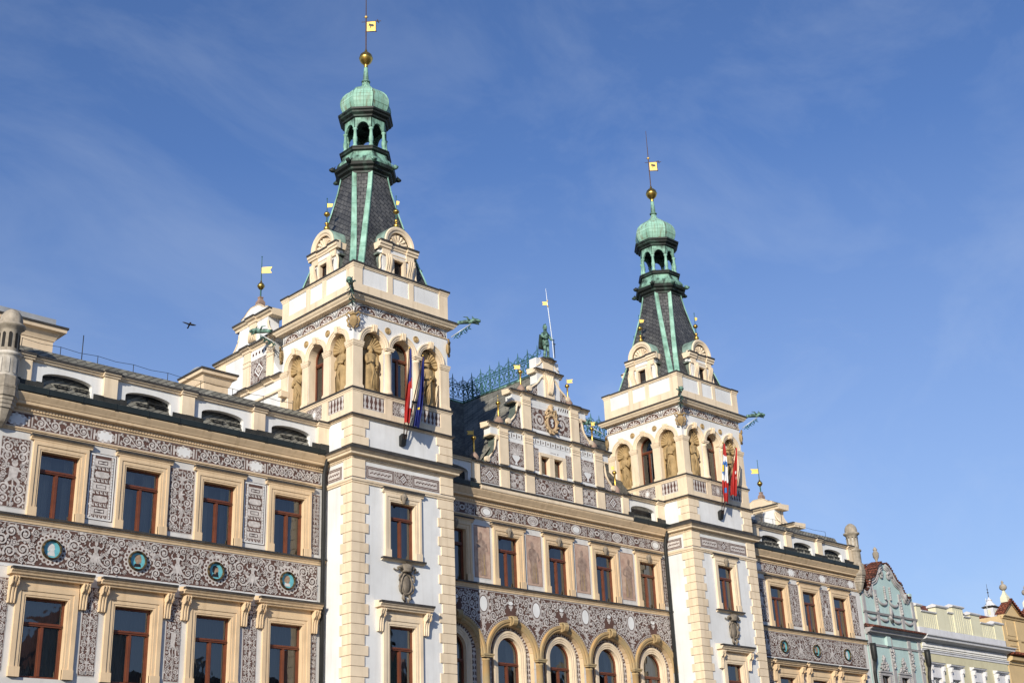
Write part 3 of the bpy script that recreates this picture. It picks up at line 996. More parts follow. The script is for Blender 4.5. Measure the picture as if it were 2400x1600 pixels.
for c in BAYC:
    keep.append((c, -1.95, .34))
    s.poly([(c-.16, -1.75), (c+.16, -1.75), (c+.1, -1.9), (c-.1, -1.9)]); s.disc(c, -1.62, .17, 4, 12, .6); s.rect(c-.05, c+.05, -2.0, -1.9)
    for i in range(40):
        a = .12+(pi-.24)*i/39
        x, z = c+1.945*cos(a), ARC_S+1.945*sin(a)
        if x < 24.42 and z > ARC_S+.22: s.disc(x, z, .034, 1, 6)
    s.ribbon([(c+1.895*cos(.1+(pi-.2)*i/40), ARC_S+1.895*sin(.1+(pi-.2)*i/40)) for i in range(41)], .025, .025)
    s.ribbon([(c+1.995*cos(.3+(pi-.6)*i/40), ARC_S+1.995*sin(.3+(pi-.6)*i/40)) for i in range(41)], .03, .03)
s.fill(6.02, 24.43, -3.4, -1.18, .045, .26, keep=keep, mask=arcs_ok, tries=4200)
b.build('frieze', PAN, TOWN, recalc=False)

# ---- medallions
def medallion(kind, x):
    b = MB()
    z = -1.97
    b.sweep(0, z, [(.325, .0), (.33, .10), (.35, .14), (.38, .14), (.405, .07), (.405, 0)], 0, 2*pi, 32, 0)
    b.face([(.328*cos(2*pi*i/28), .03, z+.328*sin(2*pi*i/28)) for i in range(28)], 1)
    o = b.build('medallion', ['wreath', 'enamel'], TOWN, recalc=False)
    h = MB()
    s = Orn(h, kind, .034, 0, 1)
    sx = (1, -1, 1, 1)[kind]
    P_ = lambda pts: [(sx*u, z+v) for u, v in pts]
    hair, skin, cloth = ((2, 2, 2), (1, 1, 0), (0, 1, 0), (1, 1, 2))[kind]
    s.poly(P_([(-.17, -.24), (.15, -.25), (.13, -.14), (.03, -.09), (-.06, -.09), (-.14, -.13)]), cloth)
    s.poly(P_([(-.08, -.12), (.06, -.12), (.05, .0), (-.06, .0)]), skin)
    s.poly(P_([(-.10, .14), (-.11, .02), (-.05, -.07), (.05, -.08), (.10, -.05), (.10, -.01), (.14, .02), (.11, .07), (.11, .15), (.05, .20), (-.04, .20)]), skin)
    s.poly(P_([(.08, .18), (-.02, .24), (-.13, .20), (-.17, .08), (-.16, -.06), (-.10, -.10), (-.06, .02), (-.03, .12), (.06, .14)]), hair)
    if kind in (0, 2): s.poly(P_([(.02, -.04), (.11, -.03), (.12, -.14), (.06, -.2), (.0, -.12)]), hair)
    if kind == 1: s.poly(P_([(-.16, .12), (.12, .12), (.14, .17), (.05, .25), (-.1, .25)]), 1)
    h.build('portrait', ['hair', 'skin', 'pale'], o, recalc=False)
    o.location.x += x
    return o
MD = [medallion(k, BAYL[k]) for k in range(4)]
for k in range(4): dup(MD[(0, 2, 1, 0)[k]], (BAYR[k]-BAYL[(0, 2, 1, 0)[k]], 0, 0))

# ---- window-pier panels
def panel(u0, u1, z0, z1, style, seed, d=0., fr=FRONT, parent=None, name='sgraffito_panel', scale=1.):
    b = MB(fr)
    c = (u0+u1)/2; w = u1-u0
    b.box(u0, u1, d, d+.012, z0, z1, 0 if style not in ('strap', 'fresco') else 4)
    s = Orn(b, seed, d+.012)
    if style in ('diamond', 'saltire', 'vase', 'roll', 'mirror', 'wreath'): s.fat = 1.3
    if style == 'ticks':
        s.rect(u0, u1, z0, z1, 4)
        n = max(3, int(w/.19))
        for i in range(n):
            x = u0+w*(i+.5)/n
            if i % 2: s.rect(x-.03, x+.03, z0+.03, z1-.03, 3)
            else: s.disc(x, (z0+z1)/2, .075, 2, 8); s.disc(x, (z0+z1)/2, .035, 3, 6); s.rect(x-.09, x-.075, z0+.03, z1-.03, 3)
    elif style == 'candelabra':
        s.frame(u0, u1, z0, z1, .02)
        s.ribbon([(c, z0+.05), (c, z1-.05)], .05, .03)
        H = z1-z0; keep = []
        z = z0+w*.5; up_ = True
        while z < z1-w*.3:
            for sx in (-1, 1): s.spiral(c+sx*w*.24, z, w*.20, -pi/2 if up_ else pi/2, sx if up_ else -sx, 1.2)
            keep += [(c-w*.24, z, w*.19), (c+w*.24, z, w*.19), (c, z+w*.28, w*.16)]
            s.tuft(c, z+w*.30, w*.17); s.disc(c, z+w*.12, w*.07, 2)
            z += w*.62; up_ = not up_
        s.fill(u0+.03, u1-.03, z0+.04, z1-.04, .035*scale, w*.16, keep=keep, mirror=True, tries=700)
    elif style == 'figure':
        s.frame(u0, u1, z0, z1, .02)
        H = z1-z0; zf = z0+H*.50
        s.ribbon([(c-.02, zf-H*.09), (c+.03, zf+H*.08)], w*.28, w*.34); s.disc(c+.03, zf+H*.13, w*.11); s.disc(c+.04, zf+H*.145, w*.07, 2, 8)
        s.ribbon([(c+.02, zf+H*.06), (c+w*.28, zf+H*.02), (c+w*.33, zf+H*.12)], w*.09, w*.06); s.ribbon([(c, zf+H*.06), (c-w*.3, zf+H*.09), (c-w*.24, zf+H*.18)], w*.09, w*.06)
        s.ribbon([(c-w*.06, zf-H*.08), (c-w*.22, zf-H*.14), (c-w*.12, zf-H*.21)], w*.15, w*.08); s.ribbon([(c+w*.05, zf-H*.08), (c+w*.2, zf-H*.13), (c+w*.22, zf-H*.22)], w*.15, w*.08)
        s.ribbon([(c, z0+.04), (c+w*.03, z0+H*.2), (c, zf-H*.1)], w*.07, w*.05)
        keep = [(c, zf+H*.03, w*.22), (c, zf-H*.06, w*.2), (c-w*.15, zf-H*.15, w*.15), (c+w*.18, zf-H*.16, w*.13), (c+.03, zf+H*.13, w*.14)]
        for sx in (-1, 1):
            for zz in (z0+H*.12, z0+H*.27, z0+H*.86, z0+H*.73):
                s.spiral(c+sx*w*.25, zz, w*.22, -pi/2, sx, 1.15); keep.append((c+sx*w*.25, zz, w*.21))
        s.fill(u0+.03, u1-.03, z0+.04, z1-.04, .035*scale, w*.16, keep=keep, tries=900)
    elif style == 'strap':
        s.frame(u0, u1, z0, z1, .028, 3); 
        s.frame(u0+.09, u1-.09, z0+.09, z1-.09, .018, 3)
        s.rect(u0+.11, u1-.11, z0+.11, z1-.11, 0)
        n = 5; H = (z1-z0-.26)/n
        keep = []
        for i in range(n):
            zc = z0+.13+H*(i+.5)
            ww, hh = w*.30, H*.30
            if i % 2 == 0:
                s.rect(c-ww, c+ww, zc-hh, zc+hh, 1); s.rect(c-ww*.62, c+ww*.62, zc-hh*.5, zc+hh*.5, 3); s.rect(c-ww*.52, c+ww*.52, zc-hh*.36, zc+hh*.36, 1)
                if i != 2: s.poly([(c-ww*.5, zc), (c, zc+hh*.3), (c+ww*.5, zc), (c, zc-hh*.3)], 1); s.poly([(c-ww*.5, zc-hh*.36), (c, zc-hh*.1), (c+ww*.5, zc-hh*.36)], 3); s.poly([(c-ww*.5, zc+hh*.36), (c, zc+hh*.1), (c+ww*.5, zc+hh*.36)], 3)
            else:
                s.disc(c, zc, ww*.95, 1, 16, hh/ww*.95); s.rect(c-ww*.8, c+ww*.8, zc-hh*.8, zc+hh*.8, 1)
            for q in range(11):
                x = u0+.16+(w-.32)*q/10
                s.leaf(x, zc-H*.5-.05, (pi/2 if q % 2 else pi/2+.8), .12, .07); s.disc(x, zc-H*.5+.06, .026, 1, 6)
            for q in range(8):
                zz = zc-H*.45+H*.9*q/7
                for sx in (-1, 1): s.disc(c+sx*w*.365, zz, .036, 1 if q % 2 else 4, 7); s.leaf(c+sx*w*.345, zz+.02, pi/2+sx*.7, .09, .05)
    elif style == 'fresco':
        s.rect(u0+.03, u1-.03, z0+.03, z1-.03, 6)
        s.frame(u0+.03, u1-.03, z0+.03, z1-.03, .05, 7)
    else:
        s.frame(u0, u1, z0, z1, .018)
        if style == 'diamond':
            zc = (z0+z1)/2; h = min(w, z1-z0)*.30
            s.poly([(c-h, zc), (c, zc+h), (c+h, zc), (c, zc-h)], 4); s.poly([(c-h*.72, zc), (c, zc+h*.72), (c+h*.72, zc), (c, zc-h*.72)], 0); s.flower(c, zc, h*.5, 6)
            s.fill(u0+.03, u1-.03, z0+.03, z1-.03, .035, .15, keep=[(c, zc, h*.95)], mirror=True, tries=500)
        elif style == 'saltire':
            zc = (z0+z1)/2
            for sx in (-1, 1):
                for sz in (-1, 1):
                    s.leaf(c+sx*.12, zc+sz*.1, atan2(sz*(z1-z0), sx*w), .42, .2); s.leaf(c+sx*.3, zc+sz*.1, atan2(sz*1., sx*.4), .3, .12, sx*sz*1.); s.leaf(c+sx*.1, zc+sz*.26, atan2(sz*.4, sx*1.), .32, .12, -sx*sz*1.)
            s.flower(c, zc, .17, 6)
            s.fill(u0+.03, u1-.03, z0+.03, z1-.03, .03, .09, keep=[(c, zc, .2)], mirror=True, tries=300)
        elif style == 'vase':
            zc = z0+(z1-z0)*.3
            s.poly([(c-.12, z0+.06), (c+.12, z0+.06), (c+.05, z0+.2), (c+.28, zc+.05), (c+.30, zc+.16), (c+.14, zc+.22), (c-.14, zc+.22), (c-.30, zc+.16), (c-.28, zc+.05), (c-.05, z0+.2)], 4)
            for i in range(7): s.leaf(c, zc+.22, pi/2+(i-3)*.38, (z1-zc)*.6, .15, (i-3)*.25, 2 if i % 2 else 1)
            s.fill(u0+.03, u1-.03, z0+.03, z1-.03, .04, .17, keep=[(c, zc+.08, .3), (c, z0+.1, .14), (c, zc+.45, .2)], mirror=True, tries=500)
        elif style == 'wreath':
            zc = (z0+z1)/2; h = (z1-z0)*.30
            s.ringd(c, zc, h*.66, h, 1, 20, 1.2); s.disc(c, zc, h*.6, 4, 16, 1.2)
            for i in range(12): s.disc(c+h*1.12*cos(i*pi/6), zc+h*1.3*sin(i*pi/6), .04, 2, 7)
            for sx in (-1, 1):
                for sz in (-1, 1): s.spiral(c+sx*w*.36, zc+sz*(z1-z0)*.26, .14, 0, sx*sz, 1.2)
            s.fill(u0+.02, u1-.02, z0+.02, z1-.02, .03, .1, keep=[(c, zc, h*1.35)]+[(c+sx*w*.36, zc+sz*(z1-z0)*.26, .13) for sx in (-1, 1) for sz in (-1, 1)], mirror=True, tries=300)
        elif style == 'balusters':
            n = 5
            for i in range(n):
                x = u0+w*(i+.5)/n; H = z1-z0
                pr = [(.075, .02), (.075, .10), (.035, .14), (.085, .30), (.075, .42), (.03, .56), (.04, .66), (.075, .80), (.075, .92), (.09, .98)]
                s.poly([(x-r, z0+H*t) for r, t in pr]+[(x+r, z0+H*t) for r, t in pr[::-1]], 1)
        elif style == 'tablet':
            s.frame(u0+.06, u1-.06, z0+.06, z1-.06, .03, 2); s.rect(u0+.13, u1-.13, z0+.14, z1-.14, 1)
            k = max(3, int(w/.24))
            for i in range(k):
                x = u0+.2+(w-.4)*(i+.5)/k
                s.leaf(x-.08, z0+(z1-z0)*.42, .7, .16, .07, -.9, 0); s.leaf(x+.02, z0+(z1-z0)*.58, -.7, .12, .06, .9, 0)
        elif style == 'roll':
            for sx in (-1, 1): s.spiral(c+sx*w*.27, (z0+z1)/2, min(w*.24, (z1-z0)*.42), 0, sx, 1.2)
            s.fill(u0+.03, u1-.03, z0+.03, z1-.03, .035, .16, keep=[(c-w*.27, (z0+z1)/2, min(w*.23, (z1-z0)*.4)), (c+w*.27, (z0+z1)/2, min(w*.23, (z1-z0)*.4))], mirror=True, tries=500)
        else:
            s.fill(u0+.03, u1-.03, z0+.03, z1-.03, .035*scale, .16, mirror=(style == 'mirror'), tries=600)
    return b.build(name, PAN+['pink', 'pink2', 'ochre'], parent or TOWN, recalc=False)

sty = ['figure', 'strap', 'candelabra', 'strap']
for i in range(4):
    c = BAYL[i]-1.81
    p = panel(c-.58, c+.58, -.57, 2.18, 'strap' if i % 2 else ('figure' if i == 0 else 'candelabra'), 40+i)
    q = panel(c-.34, c+.34, -6.62, -3.22, 'candelabra' if i != 2 else 'figure', 50+i)
panel(-.77, -.36, -.62, 2.16, 'mirror', 61); panel(-.80, -.42, -6.62, -3.3, 'mirror', 62)
for i in range(4):
    c = BAYR[i]+1.81
    if i < 3:
        panel(c-.55, c+.55, -.57, 2.18, 'candelabra' if i % 2 else 'figure', 70+i); panel(c-.34, c+.34, -6.62, -3.22, 'candelabra', 80+i)
panel(43.65, 44.85, -.57, 2.18, 'figure', 77); panel(44.1, 44.8, -6.62, -3.22, 'candelabra', 87)

def fresco(c, seed):
    o = panel(c-.60, c+.60, -.57, 2.20, 'fresco', seed)
    b = MB(); s = Orn(b, seed, .022, 0, 1)
    r = s.r
    lean = r.uniform(-.08, .08)
    ol = []
    pr = [(.26, -.40), (.30, .1), (.24, .55), (.27, .9), (.30, 1.2), (.22, 1.38), (.07, 1.46), (.11, 1.6), (.10, 1.74), (.03, 1.82)]
    s.poly([(c+lean*(z+.4)-w*(1+r.uniform(-.15, .15)), z) for w, z in pr]+[(c+lean*(z+.4)+w*(1+r.uniform(-.15, .15)), z) for w, z in pr[::-1]], 0)
    for sx in (-1, 1):
        s.ribbon([(c+sx*.24, 1.25), (c+sx*.36, .9), (c+sx*r.uniform(.02, .3), r.uniform(.7, 1.0))], .12, .08, 0)
    for i in range(6):
        x = c+r.uniform(-.2, .2)
        s.ribbon([(x, -.35), (x+r.uniform(-.06, .06), .2), (x+r.uniform(-.1, .1), .7)], .03, .012, 1)
    b.build('faded_figure', ['pink2', 'ochre'], o, recalc=False)
for i in range(4): fresco(BAYC[i]+1.88, 90+i)
panel(24.0, 24.42, -.55, 2.22, 'mirror', 99)

# ---- gutters, downpipes
def gutter(x0, x1):
    b = MB()
    b.prof(x0, x1, [(.30, 3.97), (.47, 3.925), (.54, 3.97), (.56, 4.20), (.53, 4.22), (.51, 4.02), (.32, 4.0)], 0)
    u = x0+1.2
    while u < x1-.3:
        b.prof(u-.02, u+.02, [(.30, 3.955), (.48, 3.91), (.56, 3.96), (.58, 4.225), (.56, 4.225)], 0); u += 1.45
    b.build('gutter', 'gutter', TOWN)
gutter(XL+.45, -.46); gutter(6.02, 9.2); gutter(21.3, T2-.05); gutter(6+T2+.05, XR-.45)
def downpipe(x, ztop):
    b = MB()
    b.tube([(x-.16, .42, ztop+.06), (x-.02, .40, ztop+.0), (x, .38, ztop-.25), (x, .24, ztop-.62), (x, .17, ztop-.85), (x, .17, GZ+.2)], .105, 8)
    b.box(x-.11, x+.11, .28, .50, ztop-.14, ztop+.10)
    z = ztop-1.5
    while z > -14:
        b.lathe([(.10, z), (.10, z+.08)], x, .17, 8); b.box(x-.015, x+.015, 0, .1, z+.02, z+.05); z -= 1.45
    return b
downpipe(-.24, 3.98).build('downpipe', 'coppermid' if False else 'darkiron', TOWN)
downpipe(24.30, 3.95).build('downpipe', 'darkiron', TOWN)
# ================================================================== attic screens, roofs
def attic(x0, x1, bays, pils, name='attic_wall'):
    b = MB()
    ops = [R_(c, 2.12, 4.12, 4.90, rise=.24, depth=.26) for c in bays]
    b.wall(x0, x1, 4.1, 5.44, ops, 0, .42, 0)
    for c in bays: pass
    b.face([(x0, -.42, 5.36), (x1, -.42, 5.36), (x1, -.42, 4.1), (x0, -.42, 4.1)], 0) if not bays else None
    o = b.build(name, ['white', 'cream'], TOWN, recalc=False)
    c_ = MB()
    c_.prof(x0, x1, [(-.44, 5.44), (.10, 5.44), (.12, 5.50), (.20, 5.53), (.21, 5.60), (.23, 5.61), (.23, 5.65), (-.44, 5.70)], 0, True, 1)
    c_.build('coping', ['cream', 'ledge'], o)
    p = MB()
    for c in pils:
        p.cut()
        p.box(c-.30, c+.30, 0, .17, 4.1, 5.44)
        p.prof(c-.37, c+.37, [(.02, 5.435), (.22, 5.435), (.24, 5.50), (.31, 5.53), (.32, 5.61), (.34, 5.62), (.34, 5.66), (.02, 5.72)], 0, True, 1)
    p.build_each('pilaster', ['cream', 'ledge'], o)
    u_ = MB()                                # dark upstand at the foot of the screen, between the arches
    es = [x0]+[e for c in sorted(bays) for e in (c-1.06, c+1.06)]+[x1]
    r = random.Random(int(x0*7))
    for a, c in zip(es[::2], es[1::2]):
        v = a; u_.cut()
        while v < c-.02:
            w = min(r.uniform(.35, .75), c-v)
            u_.box(v, v+w-.012, .175, .19+r.uniform(0, .02), 4.1, 4.55+r.uniform(-.03, .04)); v += w
    u_.build_each('upstand', 'gutterlead', o)
    return o
M['gutterlead'] = mat('dark_lead', (.035, .035, .032), .7, .35, 2.)
attic(XL+.2, 0.0, BAYL, [-14.75]+[-11.07+3.6154*k for k in range(3)]+[-.31])
attic(6+T2, XR-.1, BAYR, [30.9]+[33.67+3.6154*k for k in range(3)]+[44.75])
attic(6.0, 9.30, [7.86], [6.31]); attic(21.2, T2, [22.70], [24.2])

ZR, YR = 11.95, 7.2
SL = 1.076
def zroof(y): return 4.2+y*SL
def zwing(y): return 4.35+1.73*y
def roof(name, quads, mats='slate', parent=TOWN, thick=None):
    b = MB(WORLD)
    for q in quads: b.face(q)
    return b.build(name, mats, parent, recalc=False)
def wing_roof(x0, x1):
    y1 = 1.25
    zroof = zwing
    b = MB(WORLD)
    b.face([(x0, .0, 4.352), (x1, .0, 4.352), (x1, y1, zroof(y1)), (x0, y1, zroof(y1))])
    b.face([(x0, y1, zroof(y1)), (x1, y1, zroof(y1)), (x1, 9, zroof(y1)+.25), (x0, 9, zroof(y1)+.25)])
    b.face([(x0, 9, zroof(y1)+.25), (x1, 9, zroof(y1)+.25), (x1, 16, 1), (x0, 16, 1)])
    b.face([(x0, .0, 4.352), (x0, y1, zroof(y1)), (x0, 9, zroof(y1)+.25), (x0, 16, 1)])
    b.face([(x1, .0, 4.352), (x1, y1, zroof(y1)), (x1, 9, zroof(y1)+.25), (x1, 16, 1)])
    o = b.build('roof', 'slateh', TOWN, recalc=False)
    s = MB(WORLD)
    for c in (BAYL if x0 < 0 else BAYR):
        s.cut()
        for dx, yy in ((-.35, .12), (.50, .14)):
            z = zroof(yy)
            s.box(c+dx-.02, c+dx+.02, yy, yy+.03, z, z+.16); s.box(c+dx+.40, c+dx+.44, yy, yy+.03, z, z+.16)
            s.box(c+dx-.16, c+dx+.52, yy-.03, yy+.03, z+.13, z+.16); s.box(c+dx-.1, c+dx+.46, yy-.03, yy+.03, z+.05, z+.075)
    s.build_each('snow_guard', 'darkiron', o)
    # lightning conductor along the roof edge
    w = MB(WORLD)
    n = 9 if x0 < 0 else 5
    pts = []
    for i in range(n):
        x = x0+.9+(x1-x0-2.)*i/(n-1)
        z = zroof(y1)
        w.tube([(x, y1, z-.05), (x, y1, z+.34)], .016, 4)
        pts.append((x, y1, z+.33))
        if i < n-1: pts.append((x+(x1-x0-2.)/(n-1)/2, y1, z+.27))
    w.tube(pts, .011, 4)
    w.tube([(-11.75 if x0 < 0 else 39, y1+.1, zroof(y1)-.1), (-11.75 if x0 < 0 else 39, y1+.1, zroof(y1)+1.15)], .02, 5)
    w.build('lightning_conductor', 'darkiron', o)
    return o
RL = wing_roof(XL+.2, -.02); RRt = wing_roof(6+T2+.02, XR-.2)
# skylight seen through the second arch
b = MB(WORLD)
for (x, y) in ((-9.15, .22),):
    z = zwing(y); dy = .42; dz = dy*1.73
    n = Vector((0, -1.73, 1)).normalized()*.12
    q = [(x, y, z), (x+.8, y, z), (x+.8, y+dy, z+dz), (x, y+dy, z+dz)]
    q2 = [(p[0], p[1]+n.y, p[2]+n.z) for p in q]
    b.grid([q, q2], 0, False, cu=True)
    k = [(q2[0][0]+.08, q2[0][1]+.06, q2[0][2]+.07), (q2[1][0]-.08, q2[1][1]+.06, q2[1][2]+.07), (q2[2][0]-.08, q2[2][1]-.06, q2[2][2]-.05), (q2[3][0]+.08, q2[3][1]-.06, q2[3][2]-.05)]
    b.grid([q2, k], 0, False, cu=True); b.face(k, 1)
b.build('skylight', ['darkiron', 'glass'], RL, recalc=False)

# main roof of the centre with the cross gable
XC = 15.27
b = MB(WORLD)
yb = YR+8
b.face([(0.3, -.05, 4.15), (6.1, -.05, 4.15), (6.1, YR, ZR), (0.3, YR, ZR)])
hw = 6.1
b.face([(6.1, -.05, 4.15), (XC-hw-.4, -.05, 4.15), (XC-.0, YR, ZR), (6.1, YR, ZR)])
b.face([(XC+hw+.4, -.05, 4.15), (6+T2-.3, -.05, 4.15), (6+T2-.3, YR, ZR), (XC, YR, ZR)])
b.face([(0.3, YR, ZR), (6+T2-.3, YR, ZR), (6+T2-.3, yb, 4), (0.3, yb, 4)])
o = b.build('roof', 'slate', TOWN, recalc=False)
b = MB(WORLD)
b.face([(XC-hw-.4, -.05, 4.15), (XC-hw-.4, .32, 4.15), (XC, .32, ZR+.02), (XC, YR, ZR+.02)])
b.face([(XC+hw+.4, -.05, 4.15), (XC, YR, ZR+.02), (XC, .32, ZR+.02), (XC+hw+.4, .32, 4.15)])
b.build('cross_roof', 'slateh', o, recalc=False)
b = MB(WORLD)
b.tube([(XC, .4, ZR+.05), (XC, YR, ZR+.05)], .07, 6); b.tube([(7, YR, ZR+.04), (6+T2-1, YR, ZR+.04)], .07, 6)
b.build('ridge_capping', 'coppermid', o)

# iron cresting along the ridges
def crest_run(p0, p1, n, tag_=''):
    b = MB(WORLD)
    p0 = Vector(p0); p1 = Vector(p1); d = (p1-p0)/n; t = d.normalized()
    z = lambda k: Vector((0, 0, k))
    for k, r in ((.12, .03), (.26, .022), (.98, .03), (1.09, .022)):
        b.tube([p0+z(k), p1+z(k)], r, 5)
    def arc(c, r, a0, a1, rad, nn=9):
        pts = []
        for i in range(nn):
            a = a0+(a1-a0)*i/(nn-1); q = r*(1-.55*i/(nn-1))
            pts.append(c+t*(q*cos(a))+z(q*sin(a)))
        b.tube(pts, rad, 4)
    for i in range(n+1):
        p = p0+d*i
        b.tube([p, p+z(1.55), p+z(1.75)], [.036, .03, .008], 5)
        b.ball(p+z(1.42), .045, 6)
        for sx in (-1, 1):
            arc(p+t*(sx*.16)+z(1.20), .17, -pi/2 if 0 else (pi/2), (pi/2)+sx*-4.2, .024)
            b.tube([p+z(1.1), p+t*(sx*.13)+z(1.28), p+t*(sx*.09)+z(1.46)], .019, 4)
        if i < n:
            L_ = d.length
            m_ = p+d*.5
            for sx in (-1, 1):
                c = m_+t*(sx*L_*.22)
                arc(c+z(.74), .22, -pi/2 if sx > 0 else -pi/2, -pi/2+sx*5.2, .027)
                arc(c+z(.44), .18, pi/2, pi/2-sx*5.0, .025)
                b.tube([m_+z(.26), m_+t*(sx*.06)+z(.6), m_+t*(sx*.2)+z(.98)], .022, 4)
            b.tube([m_+z(.3), m_+z(1.2)], .022, 4)
            for q in range(5):
                a = pi*q/4
                b.tube([m_+z(1.1), m_+t*(.12*cos(a))+z(1.14+.14*sin(a))], .018, 4)
    return b.build('cresting', 'iron', TOWN, recalc=False)
crest_run((XC, YR, ZR+.05), (XC, .75, ZR+.05), 8)
crest_run((XC, YR, ZR+.05), (7.0, YR, ZR+.05), 10)
crest_run((XC, YR, ZR+.05), (29.2, YR, ZR+.05), 17)

# ================================================================== towers
TR_ = (0, 6, YT, YT+6)         # tower footprint
def tower():
    # ---- shaft (the part itself)
    b = MB(TF)
    ops = [R_(2.905, 1.47, ZS, ZT), R_(2.84, 1.48, ZLS, ZLT)]
    b.wall(0, 6, GZ, 7.0, ops, 0, .30, 0, 1)
    for fr in (TLF, TRT, TB):
        b.fr = fr; b.wall(0, 6, GZ, 7.0, [], 0, .3, 0)
    b.fr = WORLD
    b.face([(0, YT, 7.0), (6, YT, 7.0), (6, YT+6, 7.0), (0, YT+6, 7.0)], 0)
    t = b.build('tower', ['white', 'cream'], TOWN)
    # ---- quoins, one strip per corner and storey
    def quoin(b, z0, z1, k, right):
        wf, ws, wr = ((.91, .79, .93), (.70, .60, .75))[k % 2]
        e = .055; g_ = .014
        z0 += g_; z1 -= g_
        if not right: b.box(-e, wf, YT-e, YT, z0, z1); b.box(-e, 0, YT, YT+ws, z0, z1)
        else: b.box(6-wr, 6+e, YT-e, YT, z0, z1); b.box(6, 6+e, YT, YT+ws, z0, z1)
    for right in (False, True):
        b = MB(WORLD)
        z = 2.40; k = 0
        while z > -15: quoin(b, z-.452, z, k, right); z -= .452; k += 1
        b.build('quoin_strip', 'cream', t)
        b = MB(WORLD)
        for (a, c) in ((2.68, 3.12), (3.12, 3.56)): quoin(b, a, c, 1, right)
        b.build('quoin_strip', 'cream', t)
        b = MB(WORLD)
        for i, (a, c) in enumerate(((4.24, 4.66), (4.66, 5.09), (5.09, 5.52))): quoin(b, a, c, i, right)
        b.build('quoin_strip', 'cream', t)
    # ---- mouldings
    def ring(name, pr, rect=TR_):
        q = MB(WORLD); q.ring(rect, pr, 0, 1); return q.build(name, ['cream', 'ledge'], t)
    ring('string_course', [(0, 2.41), (.06, 2.42), (.07, 2.48), (.11, 2.51), (.12, 2.59), (.05, 2.64), (0, 2.66)])
    q = MB(WORLD); q.ring(TR_, [(0, 3.50), (.04, 3.52), (.05, 3.56), (.07, 3.57), (.07, 3.64), (.13, 3.67), (.26, 3.685), (.28, 3.70), (.29, 3.80), (.33, 3.81), (.37, 3.85), (.43, 3.925), (.45, 3.93), (.45, 3.985), (0, 4.12)], 0, 1)
    for fr in (TF, TLF, TRT):
        q.fr = fr
        for i in range(46): q.box(.0+i*.131, .075+i*.131, .07, .10, 3.575, 3.635)
    q.build('cornice', ['cream', 'ledge'], t)
    ring('band', [(.035, 4.06), (.035, 4.235), (0, 4.24)])
    ring('ledge', [(0, 5.54), (.06, 5.55), (.07, 5.60), (.12, 5.61), (.13, 5.65), (.16, 5.655), (.16, 5.70), (0, 5.76)])
    ring('rail', [(0, 6.79), (.06, 6.80), (.07, 6.85), (.10, 6.87), (.11, 6.95), (.13, 6.955), (.13, 7.01), (-.3, 7.06)])
    # ---- frieze of the shaft
    for fr, us in ((TF, (.78, 2.44, 3.52, 5.21)), (TLF, (1.9, 4.02, 5.22))):
        for i, (a, c) in enumerate(zip(us, us[1:])):
            panel(a, c, 2.71, 3.32, 'diamond' if (fr is TF and i == 1) or (fr is TLF and i == 0) else 'tablet', 120+i, 0., fr, t, 'frieze_panel')
    # ---- balustrade panels (painted)
    b = MB(TF)
    for fr in (TF, TLF, TRT):
        b.fr = fr
        b.box(0.0, 6.0, 0, .05, 5.70, 6.04); b.box(0, 6.0, 0, .05, 6.76, 6.80)
        for a, c in ((0, .56), (1.86, 2.32), (3.62, 4.10), (5.36, 6.0)): b.box(a, c, 0, .05, 6.04, 6.76)
        if fr is TF: b.box(-.05, 0, 0, .05, 5.70, 6.80); b.box(6, 6.05, 0, .05, 5.70, 6.8)
    b.build('balustrade', 'cream', t)
    for fr in (TF, TLF, TRT):
        for i, (a, c) in enumerate(((.58, 1.84), (2.34, 3.60), (4.12, 5.34))):
            panel(a, c, 6.08, 6.74, 'wreath' if i == 1 else 'balusters', 130+i, 0., fr, t, 'balustrade_panel')
    # ---- loggia
    INS = -.05
    CE = (1.22, 3.0, 4.78); RA = .625; SP = 9.42
    for fi, fr in enumerate((TF, TLF, TRT, TB)):
        b = MB(fr)
        ops = [R_(c, 2*RA, 7.0, SP, rise=RA, depth=.62 if i == 1 else .36) for i, c in enumerate(CE)] if fi < 3 else []
        b.wall(.05, 5.95, 7.0, 10.90, ops, INS, .4, 0, 1)
        b.build('loggia_wall', ['white', 'cream'], t, recalc=False)
        if fi == 3: continue
        # archivolts with keystones
        for i, c in enumerate(CE):
            q = MB(fr)
            q.sweep(c, SP, [(RA, INS), (RA, INS+.05), (RA+.08, INS+.06), (RA+.09, INS+.085), (RA+.19, INS+.09), (RA+.2, INS+.12), (RA+.262, INS+.12), (RA+.262, INS)], 0, pi, 26)
            for u in (-.09, 0, .09): q.tube([(c+u, .10+.05*j/4, SP+RA-.02+.09*j) for j in range(5)], .042, 6)
            q.box(c-.15, c+.15, INS, .06, SP+RA-.02, SP+RA+.34)
            q.build('archivolt', 'cream', t)
        # pilasters and columns
        q = MB(fr)
        def pil(a, c, d1, base=True, capm=True):
            q.cut()
            q.box(a, c, INS, d1, 7.22, 9.13)
            if base:
                q.box(a-.045, c+.045, INS, d1+.05, 7.02, 7.16); q.box(a-.02, c+.02, INS, d1+.025, 7.16, 7.22)
            q.box(a-.02, c+.02, INS, d1+.025, 9.13, 9.19); q.box(a-.05, c+.05, INS, d1+.055, 9.24, 9.34); q.box(a-.035, c+.035, INS, d1+.04, 9.19, 9.24); q.box(a-.065, c+.065, INS, d1+.07, 9.34, 9.40)
        if fi == 0: pil(.0, .56, .0); pil(5.44, 6.0, .0)
        elif fi == 1: pil(.007, .56, -.007); pil(5.44, 5.993, -.007)
        else: pil(.007, .56, -.007); pil(5.44, 5.993, -.007)
        if fi == 1:
            pil(1.86, 2.36, .0); pil(3.64, 4.14, .0)
        q.build_each('pilaster', 'cream', t)
